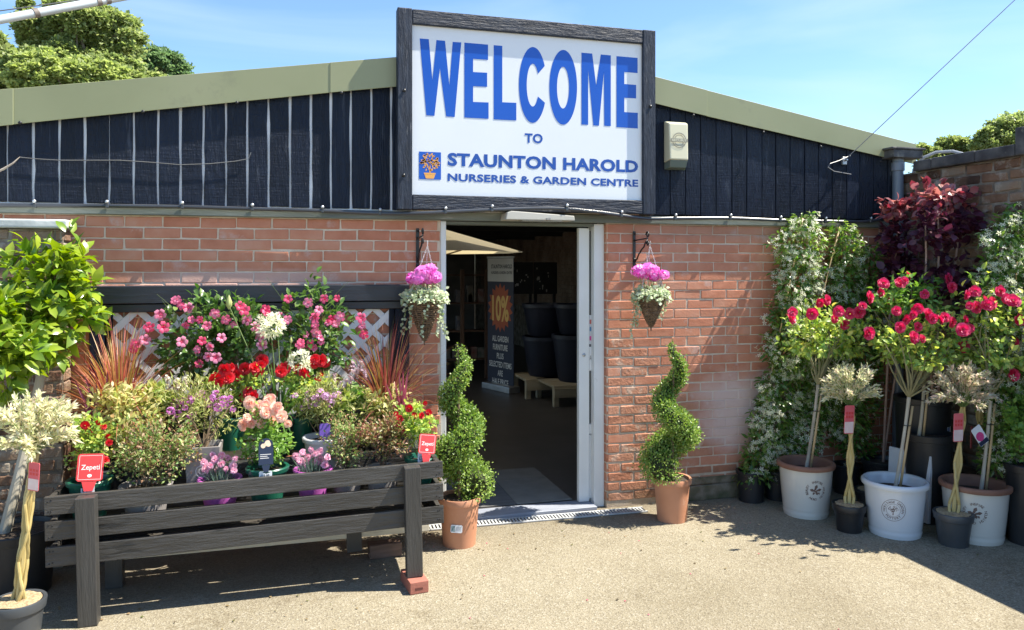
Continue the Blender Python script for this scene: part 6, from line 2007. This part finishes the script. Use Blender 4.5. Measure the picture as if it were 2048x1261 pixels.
card(tg2, .03, .15, (0, 0, -.11), (0, R(6), R(25)), mat('dull_red_card', [(.25, .03, .035), (.32, .05, .05)], .5, 5), 'card', kind='plain')

# ================================================================== climbers and smoke bush on the right
L_JAS = leafmat('jasmine_leaf', [(.06, .135, .025), (.10, .20, .035), (.15, .26, .055), (.07, .15, .03), (.28, .36, .09), (.21, .31, .07)], .3, .45, .6)
def jasmine(label, pots, path, n, nfl, Y, group, stems=True, depth=.10):
    """path: (px, py, half-width px) down the plant on plane Y"""
    b = pots
    root = thing('star_jasmine', label, 'jasmine', (b[0], b[1], 0), group)
    pot(root, b[2], b[2] * .88, b[3], BLACKPOT, rim_h=.03)
    pts_ = [(L(root, px, py, Y), hw_ * px2m(px, Y)) for px, py, hw_ in path]
    def sample(m_, edge):
        # along the path by length
        seg = [(pts_[i][0] - pts_[i + 1][0]).length * (pts_[i][1] + pts_[i + 1][1]) for i in range(len(pts_) - 1)]
        tot = sum(seg); cum = np.cumsum([0] + seg) / tot
        u = RNG.random(m_)
        i = np.clip(np.searchsorted(cum, u, 'right') - 1, 0, len(seg) - 1)
        t = (u - cum[i]) / (cum[i + 1] - cum[i])
        A = np.array([tuple(q_[0]) for q_ in pts_]); W = np.array([q_[1] for q_ in pts_])
        c = A[i] * (1 - t)[:, None] + A[i + 1] * t[:, None]
        w = W[i] * (1 - t) + W[i + 1] * t
        a = RNG.random(m_) * 2 * math.pi
        r = edge + (1 - edge) * np.sqrt(RNG.random(m_))
        r = r * (1 + .22 * np.sin(c[:, 2] * 23 + a * 2) + .12 * np.sin(c[:, 2] * 51))
        d = np.stack([np.cos(a), np.sin(a), np.zeros(m_)], 1)
        off = d * r[:, None] * np.stack([w, np.full(m_, depth), w], 1)
        off[:, 2] = RNG.normal(size=m_) * .02
        return c + off, d
    pos, d = sample(n, .2)
    ax, nm = leaf_dirs(d, -.25, .7)
    link('foliage', scatter_mesh('foliage', T_LEAF, pos, ax, nm + d * .3, .052 * (.6 + .7 * RNG.random(n)), L_JAS), None, root, kind='stuff')
    # blossom comes in loose sprays
    k_ = max(1, nfl // 7)
    p0, d0 = sample(k_, .8)
    flip = p0[:, 1] > (pts_[0][0].y)
    p0[flip, 1] = 2 * pts_[0][0].y - p0[flip, 1]; d0[flip, 1] *= -1
    p = np.repeat(p0, 7, axis=0) + RNG.normal(size=(k_ * 7, 3)) * .024
    dd = np.repeat(d0, 7, axis=0)
    nmf = dd * .7 + RNG.normal(size=(len(p), 3)) * .5 + np.array([.35, -.35, .75])
    link('blossom', scatter_mesh('blossom', T_STAR, p, np.cross(nmf, RNG.normal(size=(len(p), 3))), nmf, .021 * (.75 + .5 * RNG.random(len(p))), PET_WHITE), None, root, kind='stuff')
    for j in range(3):
        mb = MB(); off_ = Vector((random.uniform(-.04, .04), random.uniform(-.02, .02), 0))
        cp = [Vector((0, 0, b[3] - .02))] + [q_[0] + off_ + Vector((random.uniform(-.02, .02), 0, 0)) for q_ in reversed(pts_)]
        mb.tube(cp, [.006 - .004 * i / len(cp) for i in range(len(cp))], 6).link('stem', TWIG, root)
    if stems:
        MB().tube([(0, .0, b[3] - .03), tuple(pts_[0][0] - Vector((0, 0, .02)))], .006, 6).link('cane', STAKE, root)
    return root
gj = 'white-flowered climbers'
j1, j2 = G(1516, 1008), G(1572, 1005)
jasmine('white star jasmine climbing the brickwork from the leftmost black pot by the corner', (j1.x, -.12, .105, .235),
        [(1606, 430, 20), (1596, 480, 50), (1600, 560, 50), (1588, 650, 56), (1582, 740, 52), (1566, 800, 58), (1545, 860, 50), (1520, 920, 34), (1515, 960, 42)], 4600, 1900, -.14, gj)
jasmine('white star jasmine rising beside a cane in the second black pot by the corner', (j2.x, -.13, .10, .23),
        [(1680, 448, 18), (1690, 500, 33), (1688, 580, 35), (1682, 660, 34), (1650, 780, 40), (1612, 860, 40), (1580, 930, 34)], 3500, 1000, -.15, gj)
jasmine('darker star jasmine between the tall white one and the smoke bush', (4.22, -.14, .10, .23),
        [(1740, 490, 16), (1742, 560, 24), (1736, 640, 36), (1722, 760, 48), (1700, 860, 52), (1718, 910, 34)], 2600, 300, -.15, gj)
jasmine('pale star jasmine covering the old wall at the right edge', (4.66, -1.18, .11, .25),
        [(2038, 420, 24), (2012, 480, 48), (2010, 560, 52), (2022, 660, 60), (2016, 760, 56), (2010, 860, 40), (1990, 940, 30)], 4300, 1700, -1.20, gj, depth=.10)

def smokebush(label, x, y, crowns, stems, group):
    root = thing('smoke_bush', label, 'smoke bush', (x, y, 0), group)
    pot(root, .15, .12, .30, BLACKPOT, rim_h=.04)
    for tx, ty, bx, by in stems:
        e = L(root, tx, ty, y); b = L(root, bx, by, y)
        MB().tube([(0, 0, .28), b * 1.0, b.lerp(e, .5) + Vector((.01, 0, 0)), e], [.010, .009, .007, .004], 7).link('stem', mat('smokebush_stem', [(.28, .17, .13), (.40, .27, .22)], .7, 12), root)
    t_ = (leaf_t(.8, .06, .1), leaf_t(.9, .1, .15), leaf_t(.72, .05, .2))
    md, mt_ = leaf_meshes('leaf', L_COTI, t_), leaf_meshes('leaf', L_COTI_T, t_)
    for cpx, cpy, rx, ry, n, top in crowns:
        c = L(root, cpx, cpy, y); q = rad(rx, ry, cpx, y)
        leaf_parts(root, c, q, n, mt_ if top else md, .068, inner=.5, up=.2 if top else -.1, spread=.8, whorl=4)
        foliage(root, c, q, int(n * 2.7), leaf_t(.85, .06, .15), .060, L_COTI_T if top else L_COTI, inner=.2, lumps=24)
    return root
smokebush('tall plum smoke bush with red lit tips in front of the old wall', 4.52, -.76,
          [(1868, 395, 52, 34, 44, True), (1920, 400, 36, 28, 16, True), (1925, 430, 50, 46, 36, False), (1868, 455, 66, 46, 56, False), (1880, 540, 78, 62, 70, False), (1895, 460, 30, 18, 14, True), (1868, 610, 66, 44, 40, False)],
          [(1875, 400, 1876, 580), (1920, 410, 1905, 570), (1850, 420, 1850, 600)], 'plum smoke bushes')
smokebush('smaller plum smoke bush with pinkish tips beside the downpipe', 4.40, -.34,
          [(1798, 420, 42, 28, 44, True), (1790, 470, 36, 34, 40, False), (1795, 540, 36, 60, 56, False)],
          [(1798, 425, 1782, 580), (1812, 470, 1812, 600)], 'plum smoke bushes')

# ================================================================== trees beyond the roof
def tree(name, label, x, y, crowns, n, size, leafm, trunk_r, group=None, ground=0):
    root = thing(name, label, 'tree', (x, y, 0), group)
    main = crowns[0]
    cz = main[2]
    mb = MB()
    top = Vector((main[0] - x, main[1] - y, cz))
    tp = curve_pts((0, 0, 0), top, (.3, .2, 0), 9)
    mb.tube(tp, [trunk_r * (1 - .8 * i / 8) for i in range(9)], 12)
    mb.link('trunk', mat('tree_bark', [(.09, .07, .05), (.17, .14, .10)], .9, 8, (1, 1, .3), .6), root)
    mb = MB()
    P_, O_ = [], []
    for cx_, cy_, cz_, rx, ry, rz, share in crowns:
        c = Vector((cx_ - x, cy_ - y, cz_))
        nl = max(24, int(330 * share))
        d, r = ball(nl, .35, .6)
        cc = d * r[:, None]
        for i in range(0, nl, 3):
            e = c + Vector((cc[i][0] * rx, cc[i][1] * ry, cc[i][2] * rz))
            s_ = tp[random.choice((4, 5, 6, 7))]
            mb.tube(curve_pts(s_, e, (random.uniform(-.2, .2), random.uniform(-.2, .2), .25), 6), [trunk_r * .22 * (1 - .8 * k_ / 5) for k_ in range(6)], 5)
        m_ = int(n * share)
        k_ = RNG.integers(0, nl, m_)
        dd, rr_ = ball(m_, .3, .8)
        sz = (.09 + .15 * RNG.random(nl))[k_]
        q = cc[k_] + dd * (rr_ * sz)[:, None] * np.array([1, 1, .7])
        q = q + RNG.normal(size=q.shape) * (.02 + .05 * (RNG.random((m_, 1)) < .3))      # loose outer sprays
        P_.append(np.array(c) + q * np.array([rx, ry, rz])); O_.append(dd * .6 + q * .4)
    mb.link('branch', MATS['tree_bark'], root)
    pos = np.concatenate(P_); out = np.concatenate(O_)
    ax, nm = leaf_dirs(out, .05, .7)
    rn = (RNG.random(len(pos)))
    link('crown', scatter_mesh('crown', T_OVAL, pos, ax, nm, size * (.6 + .7 * RNG.random(len(pos))), leafm, rn), None, root, kind='stuff')
    return root
L_TREE = leafmat('olive_tree_leaf', [(.20, .26, .085), (.27, .33, .12), (.35, .40, .16), (.16, .21, .07), (.42, .45, .2)], .5, .5)
L_TREE2 = leafmat('deep_tree_leaf', [(.13, .21, .09), (.18, .27, .12), (.23, .32, .15), (.10, .17, .07)], .5, .45)
L_TREE3 = leafmat('light_tree_leaf', [(.27, .33, .10), (.35, .41, .14), (.43, .48, .19), (.21, .27, .09)], .5, .5)
def W(px, py, Y):
    p = P(px, py, Y); return p.x, Y, p.z
def crown_px(px, py, rx, ry, Y, share):
    x, y, z = W(px, py, Y); k_ = px2m(px, Y)
    return (x, y, z, rx * k_, min(rx, ry) * k_ * .9, ry * k_, share)
Yt = 19.0
tree('broadleaf_tree', 'big spreading olive-green tree behind the left end of the roof', W(140, 300, Yt)[0], Yt,
     [crown_px(165, 80, 108, 78, Yt, .62), crown_px(70, 140, 78, 46, Yt - 1, .2), crown_px(200, 155, 100, 46, Yt - 2, .3), crown_px(60, 60, 30, 60, Yt, .06)], 120000, .12, L_TREE, .45)
tree('broadleaf_tree', 'yellow-green leafy tree top just above the left roof in front of the big tree', W(110, 300, Yt - 4)[0], Yt - 4,
     [crown_px(175, 162, 88, 40, Yt - 4, .6), crown_px(80, 150, 60, 46, Yt - 4, .4)], 46000, .11, L_TREE3, .3)
tree('broadleaf_tree', 'smaller dark blue-green tree to the right of the big left tree', W(310, 300, Yt + 3)[0], Yt + 3,
     [crown_px(312, 145, 58, 46, Yt + 3, .7), crown_px(270, 150, 40, 55, Yt + 3, .3)], 44000, .12, L_TREE2, .3)
tree('broadleaf_tree', 'pale green tree cut off by the left edge of the photo', W(-40, 300, Yt + 1)[0], Yt + 1,
     [crown_px(-28, 120, 48, 60, Yt + 1, .6), crown_px(-20, 180, 40, 30, Yt + 1, .3)], 26000, .15, L_TREE, .3)
Yr = 24.0
tree('broadleaf_tree', 'rounded green tree beyond the right wall at the edge of the photo', W(2020, 380, Yr)[0], Yr,
     [crown_px(2030, 282, 62, 56, Yr, .6), crown_px(1985, 290, 40, 34, Yr, .3), crown_px(2010, 352, 70, 46, Yr, .4)], 52000, .14, L_TREE, .35, 'trees beyond the right wall')
tree('broadleaf_tree', 'lower green tree just left of the rounded tree beyond the right wall', W(1910, 380, Yr + 2)[0], Yr + 2,
     [crown_px(1910, 298, 40, 24, Yr + 2, .5), crown_px(1850, 306, 34, 16, Yr + 2, .3), crown_px(1890, 350, 66, 40, Yr + 2, .5)], 28000, .14, L_TREE, .3, 'trees beyond the right wall')

# ================================================================== things standing inside the shop
CANV = leafmat('cream_canvas', [(.62, .52, .33), (.66, .56, .37)], .8, .55)
pr = P(840, 540, 3.4)
par = thing('parasol', 'open cream garden parasol just inside the doorway on the left', 'parasol', (P(850, 540, 3.6).x, 3.6, 0.02))
mb = MB(); n = 8
rp_, zt, zr = 1.18, 2.30, 1.96
V = [(0, 0, zt)] + [(rp_ * math.cos(2 * math.pi * i / n + .3), rp_ * math.sin(2 * math.pi * i / n + .3), zr) for i in range(n)]
V += [(0, 0, zt - .01)] + [(rp_ * .995 * math.cos(2 * math.pi * i / n + .3), rp_ * .995 * math.sin(2 * math.pi * i / n + .3), zr - .012) for i in range(n)]
Fs = [(0, 1 + i, 1 + (i + 1) % n) for i in range(n)] + [(n + 1, n + 2 + (i + 1) % n, n + 2 + i) for i in range(n)] + [(1 + i, n + 2 + i, n + 2 + (i + 1) % n, 1 + (i + 1) % n) for i in range(n)]
mb.add(V[:n + 1], Fs[:n]); mb.link('canopy', CANV, par)
MB().tube([(0, 0, 0), (0, 0, zt + .05)], .022, 10).link('pole', TWIG, par)
for i in range(n):
    a = 2 * math.pi * i / n + .3
    MB().tube([(0, 0, zr - .1), (rp_ * .6 * math.cos(a), rp_ * .6 * math.sin(a), zr + .10)], .008, 5).link('rib', TWIG, par)

yb = 5.4
bp_ = P(1001, 760, yb)
ban = thing('roll_up_banner', 'tall navy roll-up sale banner standing in the dark shop', 'banner', (bp_.x, yb, .019))
ban.rotation_euler = (0, 0, R(-70))
NAVY = mat('navy_print', [(.014, .018, .04), (.02, .026, .055)], .5, 3)
bw, bh = .33, 1.92
mb = MB(); mb.box((-bw, -.004, .10), (bw, .004, bh)); mb.link('fabric', NAVY, ban)
mb = MB(); mb.box((-bw - .02, -.10, 0), (bw + .02, .10, .09)); mb.link('base', METAL, ban, .012, 2)
mb = MB(); mb.box((-bw - .01, -.012, bh + .001), (bw + .01, .012, bh + .025)); mb.link('top_rail', METAL, ban)
mb = MB(); mb.box((-bw + .004, -.006, bh - .34), (bw - .004, -.0045, bh - .004)); mb.link('header', mat('banner_white', [(.5, .5, .47), (.56, .56, .53)], .5, 3), ban)
mb = MB()
text_fit(mb, 'STAUNTON HAROLD', -bw * .7, bw * .9, bh - .15, bh - .09, -.007, .03); text_fit(mb, 'NURSERIES & GARDEN CENTRE', -bw * .7, bw * .9, bh - .23, bh - .19, -.007, .02)
mb.link('lettering', INK, ban)
mb = MB(); pts_ = []
for i in range(36):
    a = 2 * math.pi * i / 36; r = (1.0 if i % 2 else .78)
    pts_.append((bw * .96 * r * math.cos(a), bh - .72 + .36 * r * math.sin(a)))
flat = [(x, z) for x, z in pts_]
flat_poly(mb, flat, -.0062); mb.v = [(x, -.0062, z) for x, y, z in mb.v]
mb.link('starburst', mat('orange_red_print', [(.34, .06, .02), (.42, .10, .035)], .5, 4), ban)
mb = MB(); text_fit(mb, '10%', -bw * .62, bw * .66, bh - .92, bh - .54, -.0075, .03); mb.link('lettering', mat('yellow_print', [(.7, .45, .12), (.75, .5, .16)], .5, 4), ban)
for i, s_ in enumerate(('ALL GARDEN', 'FURNITURE', 'PLUS', 'SELECTED ITEMS', 'ARE', 'HALF PRICE')):
    w_ = (.62, .56, .26, .86, .2, .62)[i] * bw
    mb = MB(); text_fit(mb, s_, -w_, w_, bh - 1.215 - .125 * i, bh - 1.13 - .125 * i, -.006, .02); mb.link('lettering', mat('banner_lettering', [(.62, .62, .60), (.68, .68, .66)], .5, 4), ban)

def bench(label, px, py, Y, w, d):
    p = P(px, py, Y)
    root = thing('low_timber_bench', label, 'bench', (p.x, Y, .019), 'low timber benches in the shop')
    PW = mat('pale_bench_timber', [(.34, .28, .18), (.44, .37, .25)], .7, 4, (1, 6, 6))
    for sx in (-1, 1):
        for sy_ in (-1, 1):
            mb = MB(); mb.box((sx * (w / 2 - .04) - .035, sy_ * (d / 2 - .04) - .035, 0), (sx * (w / 2 - .04) + .035, sy_ * (d / 2 - .04) + .035, .24)); mb.link('leg', PW, root, .004)
    for i in range(4):
        mb = MB(); y0 = -d / 2 + i * d / 4; mb.box((-w / 2, y0, .241), (w / 2, y0 + d / 4 - .015, .27)); mb.link('slat', PW, root, .003)
    mb = MB(); mb.box((-w / 2, -d / 2 - .026, .12), (w / 2, -d / 2 - .001, .24)); mb.link('rail', PW, root, .003)
    return root
b1 = bench('pale low timber bench under navy pots, nearer the banner', 1092, 780, 4.9, .8, .7)
b2 = bench('pale low timber bench under navy pots, nearer the sliding door', 1152, 790, 4.3, .9, .8)
NAVYG = mat('navy_glaze', [(.007, .009, .020), (.012, .015, .032)], .5, 3)
def bigpot(label, x, y, z, r, h):
    root = thing('navy_garden_pot', label, 'plant pot', (x, y, z), 'big navy garden pots in the shop')
    mb = MB(); mb.lathe([(.0001, 0), (r * .68, 0), (r * .74, .03), (r * .92, h * .8), (r * .96, h - .05), (r, h - .05), (r, h), (r - .03, h), (r - .05, h - .12), (.0001, h - .13)], 28); mb.link('body', NAVYG, root, sharp=R(40))
bigpot('big navy pot on the bench next to the banner', b1.location.x, 4.9, .29, .34, .55)
bigpot('big navy pot stacked on another beside the banner', b1.location.x, 4.9, .845, .34, .45)
bigpot('big navy pot standing on the bench by the sliding door', b2.location.x, 4.3, .29, .33, .62)
bigpot('navy pot stacked highest by the sliding door', b2.location.x, 4.3, .915, .30, .4)
yp = 6.2
for i, (px0_, px1_) in enumerate(((1020, 1066), (1067, 1114))):
    a_, b_ = P(px0_, 525, yp), P(px1_, 588, yp)
    po = thing('product_poster', ('dark product poster with white pictures, left of the pair in the shop', 'dark product poster with white pictures, right of the pair in the shop')[i], 'poster', ((a_.x + b_.x) / 2, yp, b_.z), 'dark posters in the shop')
    w_, h_ = abs(b_.x - a_.x) / 2, a_.z - b_.z
    mb = MB(); mb.box((-w_, -.004, 0), (w_, .004, h_)); mb.link('board', mat('poster_black', [(.02, .02, .02), (.03, .03, .03)], .5), po)
    mb = MB()
    for q_ in range(10):
        x0_, z0_ = random.uniform(-.8, .5) * w_, random.uniform(.05, .85) * h_
        ww_, hh_ = random.uniform(.06, .2) * w_, random.uniform(.03, .1) * h_
        mb.add([(x0_, -.006, z0_), (x0_ + ww_, -.006, z0_), (x0_ + ww_, -.006, z0_ + hh_), (x0_, -.006, z0_ + hh_)], [(0, 1, 2, 3)])
    mb.link('print', mat('poster_print', [(.3, .29, .27), (.6, .58, .55)], .5, 20), po)
    for sx in (-1, 1):
        mb = MB(); mb.box((sx * w_ * .8 - .02, .005, -b_.z + .02), (sx * w_ * .8 + .02, .04, h_)); mb.link('upright', DARKCEIL, po)
sh = thing('shelf_rack', 'brown timber rack of small goods standing in the dark behind the parasol', 'shelf', (P(912, 640, 6.6).x - .1, 6.6, .019))
RK = mat('brown_rack_timber', [(.10, .055, .035), (.16, .09, .06)], .7, 5, (5, 5, 1))
for x in (-.6, -.2, .2, .6):
    mb = MB(); mb.box((x - .03, -.03, 0), (x + .03, .03, 1.75)); mb.link('upright', RK, sh, .003)
for z in (.3, .75, 1.2, 1.65):
    mb = MB(); mb.box((-.66, .031, z), (.66, .33, z + .025)); mb.link('shelf_board', RK, sh, .003)
for i in range(14):
    z = random.choice((.326, .776, 1.226)); x = random.uniform(-.55, .55)
    mb = MB(); w_ = random.uniform(.03, .06); mb.box((x - w_, .08, z), (x + w_, .2, z + random.uniform(.1, .3))); mb.link('goods', mat('goods_%d' % (i % 4), [((.2, .06, .05), (.06, .1, .08), (.22, .2, .17), (.08, .09, .14))[i % 4], (.25, .22, .2)], .6, 12), sh, .005)

# ================================================================== little things on the ground
DEB = leafmat('fallen_leaf', [(.20, .13, .06), (.10, .12, .03), (.30, .20, .10), (.06, .05, .03)], .8, .2)
n = 150
px_ = np.concatenate([RNG.uniform(-1.6, 4.4, n - 50), RNG.normal(0, .8, 50)])
py_ = np.concatenate([-np.abs(RNG.normal(0, .7, n - 50)) - .1, RNG.uniform(-1.3, -.2, 50)])
pos = np.stack([px_, py_, np.full(n, .006)], 1)
ax = RNG.normal(size=(n, 3)) * np.array([1, 1, .08]); nm = np.tile([0, 0, 1.0], (n, 1)) + RNG.normal(size=(n, 3)) * .2
link('leaf_litter', scatter_mesh('leaf_litter', T_OVAL, pos, ax, nm, .016 * (.5 + RNG.random(n)), DEB), None, None, kind='stuff')
n = 26
pos = np.stack([RNG.uniform(.2, 3.2, n), RNG.uniform(-2.4, -.2, n), np.full(n, .005)], 1)
link('fallen_petals', scatter_mesh('fallen_petals', T_OVAL, pos, RNG.normal(size=(n, 3)) * np.array([1, 1, .1]), np.tile([0, 0, 1.0], (n, 1)), .013 * np.ones(n), PET_PINKD), None, None, kind='stuff')
